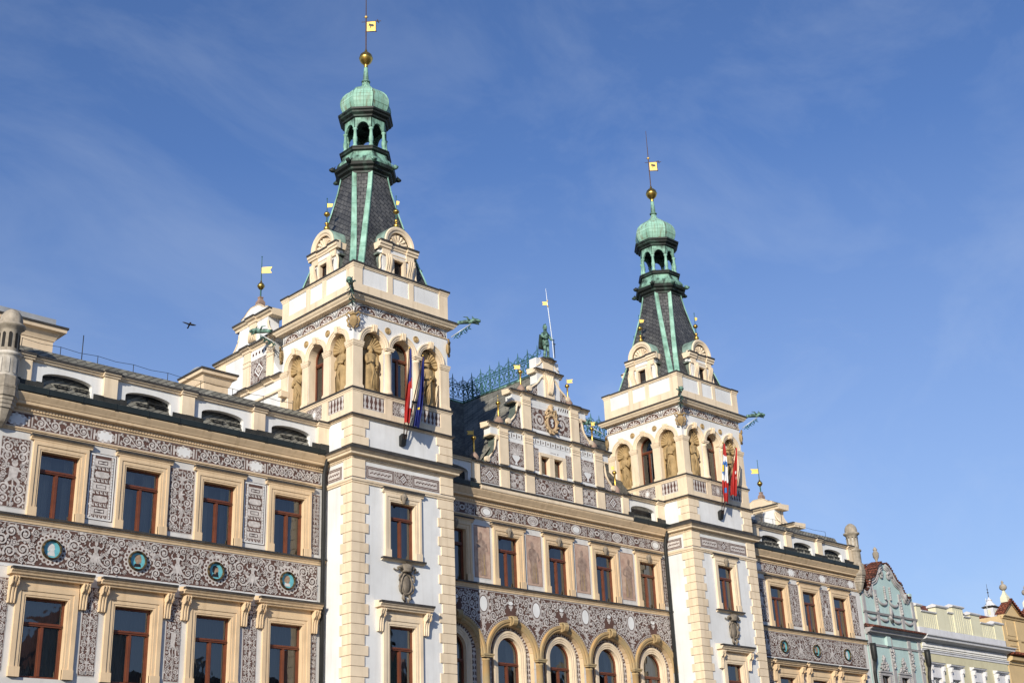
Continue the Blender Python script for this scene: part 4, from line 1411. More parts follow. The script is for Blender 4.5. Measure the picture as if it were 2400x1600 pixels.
        if fi != 1:
            for c in (2.11, 3.89):
                k = MB(fr)
                k.lathe([(.245, 7.02), (.245, 7.14), (.20, 7.22), (.185, 7.28), (.19, 8.2), (.165, 9.08), (.185, 9.09), (.185, 9.13), (.17, 9.14), (.20, 9.24)], c, -.06, 18)
                k.box(c-.23, c+.23, -.30, .15, 9.24, 9.32); k.box(c-.265, c+.265, -.30, .185, 9.32, 9.40)
                k.build('column', 'cream', t)
        # niches: scallop shell and standing figure carved in ochre stone
        for i in (0, 2):
            c = CE[i]
            k = MB(fr)
            dB = -.37
            k.face([(c-RA-.1, dB, 7.0), (c+RA+.1, dB, 7.0), (c+RA+.1, dB, SP+RA+.1), (c-RA-.1, dB, SP+RA+.1)])
            hz = SP-.12
            for j in range(13):            # flutes of the shell
                am = -.22+(pi+.44)*(j+.5)/13
                r1 = RA*1.0
                k.tube([(c+.04*cos(am), dB+.03, hz+.04*sin(am)), (c+r1*.5*cos(am), dB+.03, hz+r1*.5*sin(am)), (c+r1*.86*cos(am), dB+.08, hz+r1*.92*sin(am)), (c+r1*cos(am), dB+.15, hz+r1*1.08*sin(am))], [.012, .055, .10, .115], 7)
            k.build('niche_shell', 'ochre', t, recalc=False)
            relief(fr, c, dB, fi*2+(i > 0), t)
        # window in the middle bay
        loggia_window(fr, CE[1], RA, SP, t)
        # rosettes
        for c in (2.11, 3.89):
            k = MB(fr)
            k.sweep(c, 10.36, [(.0, INS+.05), (.03, INS+.06), (.06, INS+.03), (.09, INS+.05), (.12, INS+.02), (.145, INS+.05), (.17, INS+.045), (.175, INS)], 0, 2*pi, 18)
            k.build('rosette', 'ochre', t)
        # lunette frieze
        k = MB(fr)
        k.box(.05, 5.95, INS, INS+.06, 10.88, 10.915, 5); k.box(.05, 5.95, INS, INS+.03, 10.86, 10.88, 5)
        k.face([(.05, INS, 10.9), (5.95, INS, 10.9), (5.95, INS, 11.45), (.05, INS, 11.45)], 4)
        s = Orn(k, 9, INS)
        for j in range(4):
            c = .80+j*1.467
            for rr, mm in ((.68, 3), (.64, 1), (.56, 3), (.54, 0)):
                s.poly([(c+rr*cos(a*pi/20), 10.93+rr*.66*sin(a*pi/20)) for a in range(21)], mm)
            for a in range(5):
                an = pi*(a+.5)/5
                s.leaf(c+.12*cos(an), 10.94+.08*sin(an), an, .24, .10, 0, 1); s.disc(c+.38*cos(an), 10.945+.25*sin(an), .055, 1, 7)
            s.disc(c, 10.965, .075, 1, 10, .6)
            if j < 3:
                for qx, w_ in ((0, .035), (.12, .03), (-.12, .03)):
                    s.ribbon([(c+.733+qx*2, 11.36), (c+.733+qx, 11.2), (c+.733, 10.99)], w_*1.6, .03, 3)
        for c, a in ((.12, 1), (5.88, -1)):
            s.ribbon([(c, 10.95), (c+.02*a, 11.38)], .03, .02, 3); s.ribbon([(c+.05*a, 10.95), (c+.1*a, 11.38)], .03, .02, 3)
        k.build('lunette_frieze', PAN, t, recalc=False)
    # corner shields
    for (x, y, ax, ay) in ((.05, YT+.05, -1, -1), (5.95, YT+.05, 1, -1), (.05, YT+5.95, -1, 1)):
        k = MB(((x, y), (-ay/sqrt(2) if ax*ay > 0 else ay/sqrt(2)*-1, ax/sqrt(2) if ax*ay > 0 else ax/sqrt(2)), (ax/sqrt(2), ay/sqrt(2))))
        zc = 10.35
        k.ball((0, .06, zc), .30, 14, 0, (.72, .42, 1.1))
        for sx in (-1, 1):
            pts = [(sx*(.10+.05*j), .10, zc+.30+.04*j) for j in range(4)]+[(sx*.33, .1, zc+.34), (sx*.30, .1, zc+.22), (sx*.22, .12, zc+.2)]
            k.tube(pts, [.05, .055, .06, .055, .05, .045, .03], 6)
            k.tube([(sx*.22, .05, zc+.2), (sx*.30, .06, zc+.02), (sx*.24, .06, zc-.16), (sx*.27, .06, zc-.25), (sx*.12, .06, zc-.36)], [.04, .06, .05, .055, .04], 6)
        k.tube([(-.18, .08, zc+.30), (0, .14, zc+.36), (.18, .08, zc+.30)], .06, 6); k.tube([(0, .1, zc-.30), (.04, .1, zc-.44)], [.07, .03], 6)
        k.build('corner_shield', 'ochredk', t)
    # shield on the shaft
    k = MB(TF); c = 3.05
    zc = -1.92
    k.ball((c, .02, zc), .42, 16, 0, (.66, .30, 1.12)); k.sweep(c, zc, [(.27, .10), (.31, .15), (.35, .10), (.36, 0)], 0, 2*pi, 22, 0, ez=1.5)
    rr = random.Random(4)
    for sx in (-1, 1):
        k.tube([(c+sx*.20, .08, zc+.50), (c+sx*.42, .14, zc+.36), (c+sx*.44, .12, zc+.16), (c+sx*.34, .09, zc+.04), (c+sx*.42, .13, zc-.12), (c+sx*.38, .10, zc-.34), (c+sx*.22, .07, zc-.46)], [.035, .065, .045, .035, .065, .045, .035], 7)
        k.tube([(c+sx*.16, .07, zc-.48), (c+sx*.22, .12, zc-.66), (c+sx*.10, .10, zc-.78), (c+sx*.05, .09, zc-.66)], [.06, .08, .06, .04], 7)
        k.tube([(c+sx*.24, .12, zc+.62), (c+sx*.38, .16, zc+.78), (c+sx*.52, .12, zc+.70), (c+sx*.50, .10, zc+.58), (c+sx*.66, .08, zc+.62), (c+sx*.72, .06, zc+.66)], [.07, .08, .06, .04, .03, .04], 7)
    k.lathe([(.22, zc+.52), (.28, zc+.58), (.24, zc+.64), (.31, zc+.86), (.26, zc+.80), (.05, zc+.92), (0, zc+.95)], c, .14, 12, sd=.7)
    for a in range(5): k.ball((c-.24+.12*a, .26-.04*abs(a-2), zc+.86), .05, 6)
    k.ball((c, .12, zc+.99), .05, 6)
    k.build('cartouche', 'stonedk', t)
    # ---- main cornice and parapet
    ring('cornice', [(-.05, 11.38), (.04, 11.385), (.06, 11.41), (.22, 11.43), (.24, 11.48), (.32, 11.56), (.37, 11.66), (.40, 11.675), (.40, 11.74), (-.1, 11.95)])
    b = MB(TF)
    for fr in (TF, TLF, TRT, TB):
        b.fr = fr
        b.wall(.0, 6.0, 11.6, 13.28, [], -.03, .1, 1)
        b.face([(0.3, -.30, 12.2), (5.7, -.30, 12.2), (5.7, -.30, 13.3), (.3, -.30, 13.3)], 1)
        b.box(.0, 6.0, -.03, .02, 11.7, 12.38, 0)
        for a, c in ((0, .52), (2.08, 2.40), (3.44, 3.74), (5.42, 6.0)): b.box(a, c, -.03, .02, 12.38, 13.28, 0)
    o = b.build('parapet', ['cream', 'white'], t, recalc=False)
    q = MB(WORLD)
    q.ring(TR_, [(-.30, 13.28), (.01, 13.28), (.02, 13.33), (.05, 13.35), (.06, 13.44), (.08, 13.445), (.08, 13.49), (-.32, 13.53)], 0, 1)
    for (x, y) in ((.24, YT+.24), (5.76, YT+.24), (.24, YT+5.76), (5.76, YT+5.76)):
        q.ring((x-.27, x+.27, y-.27, y+.27), [(0, 13.22), (.02, 13.31), (.05, 13.35), (.06, 13.46), (.08, 13.465), (.08, 13.51), (-.28, 13.57)], 0, 1)
    q.build('parapet_coping', ['cream', 'ledge'], t)
    b = MB(WORLD)
    b.face([(.2, YT+.2, 12.35), (5.8, YT+.2, 12.35), (5.8, YT+5.8, 12.35), (.2, YT+5.8, 12.35)])
    b.build('parapet_floor', 'zinc', t, recalc=False)
    # flag holder
    b = MB(TF)
    b.prof(2.74, 3.02, [(0, 4.62), (.16, 4.64), (.30, 5.16), (.20, 5.18), (0, 5.10)])
    b.build('flag_holder', 'darkiron', t)
    # gargoyles at the four corners of the cornice
    for (x, y, ax, ay) in ((0, YT, -1, -1), (6, YT, 1, -1), (0, YT+6, -1, 1), (6, YT+6, 1, 1)):
        k = MB(((x, y), (ax/sqrt(2), ay/sqrt(2)), (-ay/sqrt(2), ax/sqrt(2))))
        z = 11.78
        k.tube([(.5, 0, z), (.85, 0, z+.01), (1.05, 0, z+.02), (1.25, 0, z+.04), (1.38, 0, z+.05), (1.52, 0, z+.05), (1.68, 0, z+.03)], [.10, .105, .12, .13, .16, .13, .07], 8)
        k.tube([(1.42, 0, z-.05), (1.60, 0, z-.14)], [.07, .035], 6)
        for sx in (-1, 1):
            k.tube([(1.34, sx*.08, z+.14), (1.25, sx*.13, z+.28)], [.05, .01], 5)
            k.tube([(1.12, sx*.08, z+.05), (1.0, sx*.20, z+.2), (.8, sx*.22, z+.22)], [.06, .04, .01], 5)
        k.tube([(.15, 0, 11.0), (1.18, 0, z-.10)], .024, 6, 2)
        for j in range(16):                # leafy bracket
            tt = .2+.05*j
            a = j*2.4
            p = (.15+1.03*tt, 0, 11.0+.68*tt-.04)
            k.tube([p, (p[0]+.10*cos(a), .12*sin(a), p[2]-.14), (p[0]+.2*cos(a), .2*sin(a), p[2]-.18)], [.012, .03, .004], 4, 1)
        k.build('gargoyle', ['verdi', 'iron', 'lightrod'], t)
    return t

def relief(fr, c, dB, kind, parent):
    """standing draped figure in high relief, one continuous surface"""
    r = random.Random(100+kind)
    k = MB(fr)
    zb = 7.02
    H = 2.42
    lean = r.uniform(-.06, .06)
    skirt = kind % 2 == 0
    prof_ = [(0., .36), (.06, .35), (.15, .31), (.28, .29), (.40, .27), (.50, .26), (.58, .23), (.66, .27), (.74, .31), (.79, .30), (.82, .20), (.84, .11), (.87, .105), (.89, .14), (.93, .15), (.97, .13), (1.0, .05)]
    nf = 28
    ph = r.random()*6
    rows = []
    for t, w in prof_:
        row = []
        fold = max(0, .52-t)*.16 if t < .52 else (.02 if t < .8 else 0)
        for j in range(nf):
            a = 2*pi*j/nf
            q = w*(1+fold/w*.45*sin(9*a+ph+t*5*(1 if kind % 3 else -1)))
            dd = (.18 if t < .8 else .14)*(.75 if t < .5 else 1)
            q *= 1.12
            row.append((c+lean*sin(t*3.1)+q*cos(a), dB+.10+dd*sin(a)*(q/w)*min(1, w/.2), zb+H*t))
        rows.append(row)
    k.grid(rows, 0, True, cu=True); k.face(rows[0]); k.face(rows[-1])
    zs = zb+H*.775
    # arms: one bent to the breast, one holding an attribute
    def arm(sx, e, h):
        k.tube([(c+sx*.27, dB+.14, zs), (c+sx*.31, dB+.20, zs-.20), e, h], [.085, .10, .09, .055], 8)
        k.ball(h, .07, 7)
    s1 = 1 if kind % 2 else -1
    arm(s1, (c+s1*.30, dB+.24, zs-.42), (c+s1*.04, dB+.34, zs-.34))
    arm(-s1, (c-s1*.33, dB+.22, zs-.46), (c-s1*.20, dB+.34, zs-.62+.2*(kind % 3)))
    # cloak edge and diagonal drapery folds
    for j in range(4):
        x0 = c-s1*(.26-.10*j)
        k.tube([(c+s1*(.22-.05*j), dB+.26, zs-.30-.06*j), (c-.02*s1, dB+.33, zs-.62-.10*j), (x0, dB+.27, zs-1.0-.12*j), (x0-s1*.03, dB+.24, zb+.2)], [.03, .045, .04, .03], 6)
    # hat, hood or beard
    hz = zb+H*.94
    if kind % 3 == 0: k.ball((c, dB+.17, hz-.14), .10, 8, 0, (1, 1, 1.3))
    elif kind % 3 == 1: k.lathe([(.22, hz+.06), (.17, hz+.10), (.15, hz+.22), (.03, hz+.26)], c, dB+.10, 10)
    else: k.ball((c, dB+.06, hz), .20, 9, 0, (1, .7, 1.1))
    k.ball((c, dB+.265, hz-.02), .03, 6)
    # attribute
    if kind % 4 == 0: k.tube([(c+.36, dB+.14, zb+.02), (c+.35, dB+.16, zb+1.35)], .03, 6)
    elif kind % 4 == 1: k.ball((c-.30, dB+.14, zb+.34), .22, 9, 0, (1, .6, 1.5))
    elif kind % 4 == 2: k.box(c+.20, c+.42, dB, dB+.2, zb, zb+.55)
    else: k.tube([(c-.38, dB+.12, zb), (c-.30, dB+.16, zb+.8), (c-.36, dB+.12, zb+1.0)], [.09, .05, .08], 7)
    k.box(c-.42, c+.42, dB, dB+.28, 6.99, zb+.03)
    k.build('relief_figure', 'ochre', parent)

def loggia_window(fr, c, ra, sp, parent):
    d0 = -.44
    k = MB(fr)
    h = ra+.0; t = .08
    def S_(x): return c+x
    k.box(S_(-h), S_(-h+t), d0-.1, d0, 7.05, sp, 0); k.box(S_(h-t), S_(h), d0-.1, d0, 7.05, sp, 0)
    k.box(S_(-h+t), S_(h-t), d0-.1, d0+.04, 9.05, 9.20, 0); k.box(S_(-h+t), S_(h-t), d0-.1, d0+.07, 9.10, 9.14, 0)
    k.box(S_(-.05), S_(.05), d0-.1, d0+.02, 7.05, 9.05, 0)
    k.sweep(c, sp, [(h, d0), (h-t, d0), (h-t, d0-.1), (h, d0-.1)], 0, pi, 18, 0)
    p = d0-.05
    k.face([(S_(-h), p, 7.05), (S_(h), p, 7.05), (S_(h), p, sp), (S_(-h), p, sp)], 1)
    k.face([(c+h*cos(pi*i/14), p, sp+h*sin(pi*i/14)) for i in range(15)], 1)
    dk = d0-.9
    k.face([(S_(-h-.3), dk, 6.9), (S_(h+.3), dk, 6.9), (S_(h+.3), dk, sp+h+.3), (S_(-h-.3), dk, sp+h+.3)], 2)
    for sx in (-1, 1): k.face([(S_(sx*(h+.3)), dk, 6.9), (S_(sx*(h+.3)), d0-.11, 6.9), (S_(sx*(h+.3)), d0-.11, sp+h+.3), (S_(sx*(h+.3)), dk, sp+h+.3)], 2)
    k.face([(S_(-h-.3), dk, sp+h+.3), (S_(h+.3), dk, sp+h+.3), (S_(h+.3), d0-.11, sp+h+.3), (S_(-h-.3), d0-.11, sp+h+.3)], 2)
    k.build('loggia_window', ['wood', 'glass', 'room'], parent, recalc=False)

def octo(r, z, cx=3., cy=YT+3., k=None):
    R_o = r/cos(pi/8)
    return [(cx+R_o*cos(pi/8+pi/4*j), cy+R_o*sin(pi/8+pi/4*j), z) for j in range(8)]

def spire():
    cx, cy = 3., YT+3.
    def sec(z):
        tab = ((12.3, 2.88, .30), (13.6, 2.54, .32), (15., 2.17, .35), (16.5, 1.83, .39), (18., 1.53, .44), (19.2, 1.32, .48), (20.15, 1.20, .50))
        for (za, sa, ca), (zb_, sb, cb) in zip(tab, tab[1:]):
            if za <= z <= zb_+1e-6:
                q = (z-za)/(zb_-za); s = sa+(sb-sa)*q; c = ca+(cb-ca)*q
        k = c*sqrt(2)
        P = []
        for sx, sy in ((1, 1), (-1, 1), (-1, -1), (1, -1)):
            a, b_ = (sx*s, sy*(s-k)), (sx*(s-k), sy*s)
            P += [a, b_] if sx*sy > 0 else [b_, a]
        return [(cx+x, cy+y, z) for x, y in P], s, c
    zs = [12.3, 13.6, 15., 16.5, 18., 19.2, 20.15]
    b = MB(WORLD)
    secs = [sec(z)[0] for z in zs]
    for a, c in zip(secs, secs[1:]):
        for j in range(8):
            b.face([a[j], a[(j+1) % 8], c[(j+1) % 8], c[j]], 1 if j % 2 == 0 else 0)
    o = b.build('spire', ['spslate', 'spslate2'], TOWN)
    # copper hip strips, folded over the chamfer edges
    hp = MB(WORLD)
    for j in range(8):
        if j % 2 == 0: hp.cut()
        for zi in range(len(zs)-1):
            z0, z1 = zs[zi], zs[zi+1]-.0
            pa, pb = secs[zi], secs[zi+1]
            nb = j+1 if j % 2 == 0 else j-1          # partner across the chamfer
            ot = j-1 if j % 2 == 0 else (j+1) % 8    # neighbour along the wide face
            def edge(S_):
                p = Vector(S_[j]); q = Vector(S_[nb]); r = Vector(S_[ot])
                cen = Vector((cx, cy, p.z)); out_ = (p-cen).normalized()*.05
                w1 = min(.20+.12*(20.15-p.z)/8, (q-p).length*.49)
                return (p+(q-p).normalized()*w1+out_, p+out_*1.6, p+(r-p).normalized()*.06+out_)
            A, B = edge(pa), edge(pb)
            hp.face([A[0], A[1], B[1], B[0]]); hp.face([A[1], A[2], B[2], B[1]])
            if zi:                                     # standing seam across the strip
                for a_, b_ in ((A[0], A[1]), (A[1], A[2])):
                    hp.tube([a_, b_], .022, 5)
    hp.build_each('hip_capping', 'copper', o, False)
    # vents under the collar
    b = MB(WORLD)
    for ang in (pi/4, 3*pi/4, 5*pi/4, 7*pi/4):
        pass
    # collar ledge with water spouts
    def oring(name, pr, m):
        q = MB(WORLD); q.grid([octo(r, z) for r, z in pr], 0, False, cu=True); return q.build(name, m, o)
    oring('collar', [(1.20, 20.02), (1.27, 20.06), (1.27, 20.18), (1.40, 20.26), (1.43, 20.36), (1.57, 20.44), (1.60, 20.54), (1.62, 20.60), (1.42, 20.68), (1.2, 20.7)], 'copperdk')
    for p in octo(1.58, 20.6):
        q = MB(WORLD)
        d = Vector((p[0]-cx, p[1]-cy, 0)).normalized(); P_ = Vector(p)
        s_ = Vector((-d.y, d.x, 0))
        q.tube([P_-d*.1, P_+d*.06, P_+d*.17, P_+d*.28], [.09, .13, .12, .05], 7)
        for sx in (-1, 1): q.tube([P_+d*.05+s_*(sx*.07), P_+d*.0+s_*(sx*.2)+Vector((0, 0, .14))], [.05, .015], 5)
        q.ball(P_+d*.1+Vector((0, 0, .11)), .07, 6)
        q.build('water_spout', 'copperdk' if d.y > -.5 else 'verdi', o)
    oring('drum', [(1.34, 20.62), (1.44, 20.70), (1.46, 20.84), (1.38, 21.02), (1.24, 21.18), (1.18, 21.34), (1.17, 21.46)], 'coppermid')
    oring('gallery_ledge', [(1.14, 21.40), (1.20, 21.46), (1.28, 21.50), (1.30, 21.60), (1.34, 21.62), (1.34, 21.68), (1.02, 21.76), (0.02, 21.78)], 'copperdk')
    # open lantern: eight columns carrying arches
    L_ = octo(1.03, 21.75)
    for p in L_:
        q = MB(WORLD)
        q.lathe([(.13, 21.74), (.13, 21.90), (.085, 21.94), (.105, 22.06), (.125, 22.12), (.125, 22.36), (.10, 22.40), (.08, 22.78), (.11, 22.82), (.135, 22.90)], p[0], p[1], 8)
        q.build('lantern_column', 'copper', o)
    q = MB(WORLD)
    for j in range(8):
        a = Vector(L_[j]); c = Vector(L_[(j+1) % 8])
        ctr = Vector((cx, cy, 0))
        n_ = 12
        for off in (0, -.12):
            po = []; pi_ = []
            for i in range(n_+1):
                t = i/n_; p = a.lerp(c, t); nrm = ((a+c)/2-ctr); nrm.z = 0; nrm.normalize()
                p = p+nrm*(off+.06)
                zz = 22.90+ (.40*sqrt(max(0, 1-((t-.5)/.36)**2)) if abs(t-.5) < .36 else 0)
                po.append((p.x, p.y, 23.56)); pi_.append((p.x, p.y, zz))
            q.grid([pi_, po])
            if off == 0: keepi = pi_
        q.grid([keepi, pi_])
    q.build('lantern_arcade', 'coppermid', o, recalc=False)
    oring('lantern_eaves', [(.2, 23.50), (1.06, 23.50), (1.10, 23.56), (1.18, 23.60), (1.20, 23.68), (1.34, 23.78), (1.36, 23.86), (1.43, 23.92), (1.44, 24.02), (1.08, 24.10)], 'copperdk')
    # onion dome
    pr = [(1.06, 24.06), (1.12, 24.15), (1.21, 24.32), (1.285, 24.55), (1.31, 24.78), (1.28, 25.0), (1.18, 25.25), (1.02, 25.47), (.80, 25.66), (.56, 25.83), (.36, 25.99), (.24, 26.14), (.17, 26.32), (.15, 26.44)]
    q = MB(WORLD)
    q.grid([octo(r, z) for r, z in pr], 0, False, cu=True)
    dome = q.build('onion_dome', 'dome', o)
    q = MB(WORLD)
    for j in range(8):                       # raised seams on ribs
        pts = [octo(r+.008, z)[j] for r, z in pr]
        q.tube(pts, .022, 5)
    q.build('dome_seams', 'copper', dome, recalc=False)
    q = MB(WORLD)
    q.lathe([(.15, 26.40), (.235, 26.44), (.25, 26.50), (.20, 26.56), (.15, 26.58), (.16, 26.66), (.115, 27.30), (.10, 27.42)], cx, cy, 14, 0)
    q.lathe([(.10, 27.42), (.12, 27.46), (.10, 27.52), (.10, 27.58), (.15, 27.64), (.30, 27.80), (.375, 27.98), (.39, 28.04), (.375, 28.07), (.33, 28.24), (.2, 28.38), (.09, 28.44), (.075, 28.56), (.04, 28.66)], cx, cy, 20, 1)
    q.build('finial', ['coppermid', 'gold'], o)
    v = MB(WORLD)
    # vane: rod, gilt square with a dark half horse, small knobs
    vd = Vector((rt.x, rt.y, 0)).normalized()
    vd = (vd+Vector((.1, -.25, 0))).normalized()
    A = Vector((cx, cy, 0)); zz = lambda u, z: A+vd*u+Vector((0, 0, z))
    v.tube([zz(0, 28.6), zz(0, 30.9)], .035, 6, 0)
    v.tube([zz(0, 30.9), zz(0, 33.0)], [.03, .016], 6, 0 )
    v.ball(zz(0, 30.82), .085, 8, 1)
    for a in range(4): v.ball(zz(.11*cos(a*pi/2), 30.82+.11*sin(a*pi/2)), .025, 5, 0)
    nrm = Vector((-vd.y, vd.x, 0))*.012
    def plate(pts, k, off=0):
        f = [zz(u, z)+nrm*(1+off) for u, z in pts]; bk = [zz(u, z)-nrm*(1+off) for u, z in pts]
        v.face(f, k); v.face(bk, k); v.grid([f, bk], k, False, cu=True)
    plate([(.05, 29.86), (.54, 29.84), (.54, 30.46), (.05, 30.48)], 1)
    for u0, z0, u1, z1 in ((-.26, 30.51, .86, 30.47), (-.06, 29.83, .62, 29.80), (.56, 29.76, .56, 30.56)): v.tube([zz(u0, z0), zz(u1, z1)], .018, 5, 0)
    for u, z in ((.56, 29.80), (.66, 30.47), (.66, 30.55), (.72, 30.40)): v.ball(zz(u, z), .04, 5, 0)
    horse = [(.14, 30.22), (.17, 30.33), (.22, 30.38), (.27, 30.32), (.40, 30.30), (.46, 30.24), (.44, 30.14), (.38, 30.12), (.30, 30.16), (.28, 30.02), (.24, 30.02), (.24, 30.17), (.20, 30.22), (.16, 30.18)]
    plate(horse, 2, .8)
    vn = v.build('weathervane', ['rust', 'goldm', 'darkiron'], o, recalc=False)
    return o

def dormer(fr):
    """arched stone dormer on the parapet, one per side"""
    c = 3.05; d0 = -.36
    b = MB(fr)
    b.wall(c-1.0, c+1.0, 12.3, 15.05, [R_(c, .60, 13.55, 14.50)], d0, .22, 0, 1)
    for u in (c-1.0, c+1.0): b.face([(u, d0, 12.3), (u, d0-1.9, 12.3), (u, d0-1.9, 15.05), (u, d0, 15.05)], 0)
    o = b.build('dormer', ['white', 'cream'], TOWN, recalc=False)
    b = MB(fr)                              # window surround, strips, entablature
    for sx in (-1, 1):
        a, e = sorted((c+sx*.30, c+sx*.46)); b.box(a, e, d0, d0+.07, 13.3, 14.50)
        a, e = sorted((c+sx*.52, c+sx*1.02)); b.box(a, e, d0, d0+.05, 14.72, 15.02)
        a, e = sorted((c+sx*.50, c+sx*1.04)); b.box(a, e, d0, d0+.09, 14.62, 14.75)
    b.box(c-.46, c+.46, d0, d0+.07, 14.50, 14.64); b.box(c-1.0, c+1.0, d0, d0+.03, 14.75, 14.81)
    b.build('surround', 'cream', o)
    b = MB(fr)
    b.prof(c-1.12, c+1.12, [(d0-.1, 15.03), (d0+.05, 15.03), (d0+.06, 15.12), (d0+.11, 15.16), (d0+.12, 15.28), (d0+.15, 15.315), (d0+.15, 15.355), (d0-.1, 15.42)], 0, True, 1)
    for sx in (-1, 1):
        a, e = sorted((c+sx*.50, c+sx*1.24)); b.prof(a, e, [(d0-.1, 15.0), (d0+.11, 15.0), (d0+.12, 15.11), (d0+.18, 15.15), (d0+.19, 15.29), (d0+.23, 15.325), (d0+.23, 15.37), (d0-.1, 15.44)], 0, True, 1)
        b.face([(c+sx*1.12, d0, 15.03), (c+sx*1.12, d0-1.4, 15.03), (c+sx*1.12, d0-1.4, 15.40), (c+sx*1.12, d0, 15.40)], 0)
    b.build('entablature', ['cream', 'ledge'], o)
    b = MB(fr)                              # arched pediment with shell
    zc = 15.40
    b.sweep(c, zc, [(.66, d0+.02), (.66, d0+.10), (.74, d0+.12), (.80, d0+.17), (.92, d0+.19), (.96, d0+.14), (.96, d0-.15)], 0, pi, 24, 0)
    b.face([(c+.67*cos(pi*i/20), d0-.06, zc+.67*sin(pi*i/20)) for i in range(21)], 0)
    for j in range(7):
        a = pi*(j+.5)/7
        b.tube([(c, d0-.02, zc+.05), (c+.34*cos(a), d0+.01, zc+.34*sin(a)), (c+.52*cos(a), d0+.03, zc+.52*sin(a))], [.03, .07, .09], 6, 0)
    b.ball((c, d0+.02, zc+.06), .10, 8, 0)
    b.build('pediment', 'cream', o, recalc=False)
    b = MB(fr)                              # copper barrel roof running back to the spire
    b.grid([[(c+r_*cos(pi*i/18), d, zc+r_*sin(pi*i/18)) for i in range(19)] for r_, d in ((.97, d0+.12), (.985, d0+.12), (.985, d0-1.7))], 0, True)
    for sx in (-1, 1): b.face([(c+sx*.985, d0+.1, zc), (c+sx*.985, d0-1.6, zc), (c+sx*1.13, d0-1.6, zc), (c+sx*1.13, d0+.1, zc)], 0)
    b.build('barrel_roof', 'covergr', o, recalc=False)
    for sx in (-1, 1):                      # fluted consoles and side volutes
        k = MB(fr)
        rows = []
        for i in range(15):
            t = i/14
            z = 14.62-1.25*t; w = .19-.03*sin(t*pi)
            d = d0+.06+.16*(1-t)**1.5+.05*sin(t*2*pi)+.08*t*t
            rows.append([(c+sx*.74+q*w-sx*.10*sin(t*pi*.9)*.6, d+e, z) for q, e in ((-1, -.06), (-1, .03), (-.72, .035), (-.6, .0), (-.38, .0), (-.26, .035), (.0, .035), (.14, 0), (.36, 0), (.48, .035), (1, .03), (1, -.06))])
        k.grid(rows, 0)
        k.build('console', 'cream', o)
        k = MB(fr)
        ol = [(c+sx*1.0, 14.66)]
        for i in range(13):
            t = i/12
            ol.append((c+sx*(1.04+.30*t**1.5+.09*sin(t*pi*2.)*(1-t*.4)), 14.66-1.22*t))
        ol += [(c+sx*1.46, 13.36), (c+sx*1.44, 12.9), (c+sx*1.0, 12.9)]
        k.ext(ol, d0-.02, d0-.34, 0)
        pts = [(u, d0-.01, z) for u, z in ol[1:-2]]
        k.tube(pts, .06, 6, 1)
        k.build('side_volute', ['white', 'cream'], o)
        k = MB(fr)
        k.grid([[(u+sx*.01, d, z+.01) for u, z in ol[1:-2]] for d in (d0-.05, d0-.75)], 0, True)
        k.box(*sorted((c+sx*1.0, c+sx*1.26)), d0-.75, d0-.06, 14.62, 14.72, 0)
        k.build('volute_cover', 'coverdk', o, recalc=False)
    k = MB(fr)
    k.box(c-.30, c-.255, d0-.2, d0-.12, 13.55, 14.5, 0); k.box(c+.255, c+.30, d0-.2, d0-.12, 13.55, 14.5, 0); k.box(c-.255, c+.255, d0-.2, d0-.12, 14.44, 14.5, 0)
    k.face([(c-.26, d0-.17, 13.5), (c+.26, d0-.17, 13.5), (c+.26, d0-.17, 14.45), (c-.26, d0-.17, 14.45)], 1)
    k.build('shutter', ['wooddk', 'room'], o, recalc=False)
    k = MB(fr)                              # gilded finial
    u, d = c, d0-.12
    k.lathe([(.07, 16.32), (.10, 16.38), (.06, 16.43), (.145, 16.50), (.155, 16.58), (.12, 16.67), (.06, 16.71), (.05, 16.75), (.10, 16.80), (.11, 16.86), (.07, 16.92), (.03, 16.95)], u, d, 12, 0)
    k.tube([(u, d, 16.95), (u, d, 17.30)], .035, 6, 1)
    k.lathe([(.03, 17.22), (.08, 17.27), (.16, 17.35), (.165, 17.39), (.12, 17.48), (.04, 17.53)], u, d, 12, 0)
    k.tube([(u, d, 17.5), (u, d, 18.3)], .02, 5, 1); k.ball((u, d, 18.3), .035, 6, 1)
    fd = Vector((rt.x, rt.y)); o_, a_, n_ = fr
    fu = fd.x*a_[0]+fd.y*a_[1]; fn = fd.x*n_[0]+fd.y*n_[1]
    sg = 1 if fr is TLF or fr is TF and False else -.45
    sg = 1 if fr is TLF else .45
    ol = [(.02, 17.78), (.24*sg+.02, 17.80), (.22*sg+.06, 17.88), (.26*sg+.05, 17.98), (.02, 18.02)]
    f1 = [(u+q*fu-.008*fn, d+q*fn+.008*fu, z) for q, z in ol]; f2 = [(u+q*fu+.008*fn, d+q*fn-.008*fu, z) for q, z in ol]
    k.face(f1, 2); k.face(f2, 2); k.grid([f1, f2], 2, False, cu=True)
    k.build('finial', ['gold', 'iron', 'goldm'], o, recalc=False)
    return o

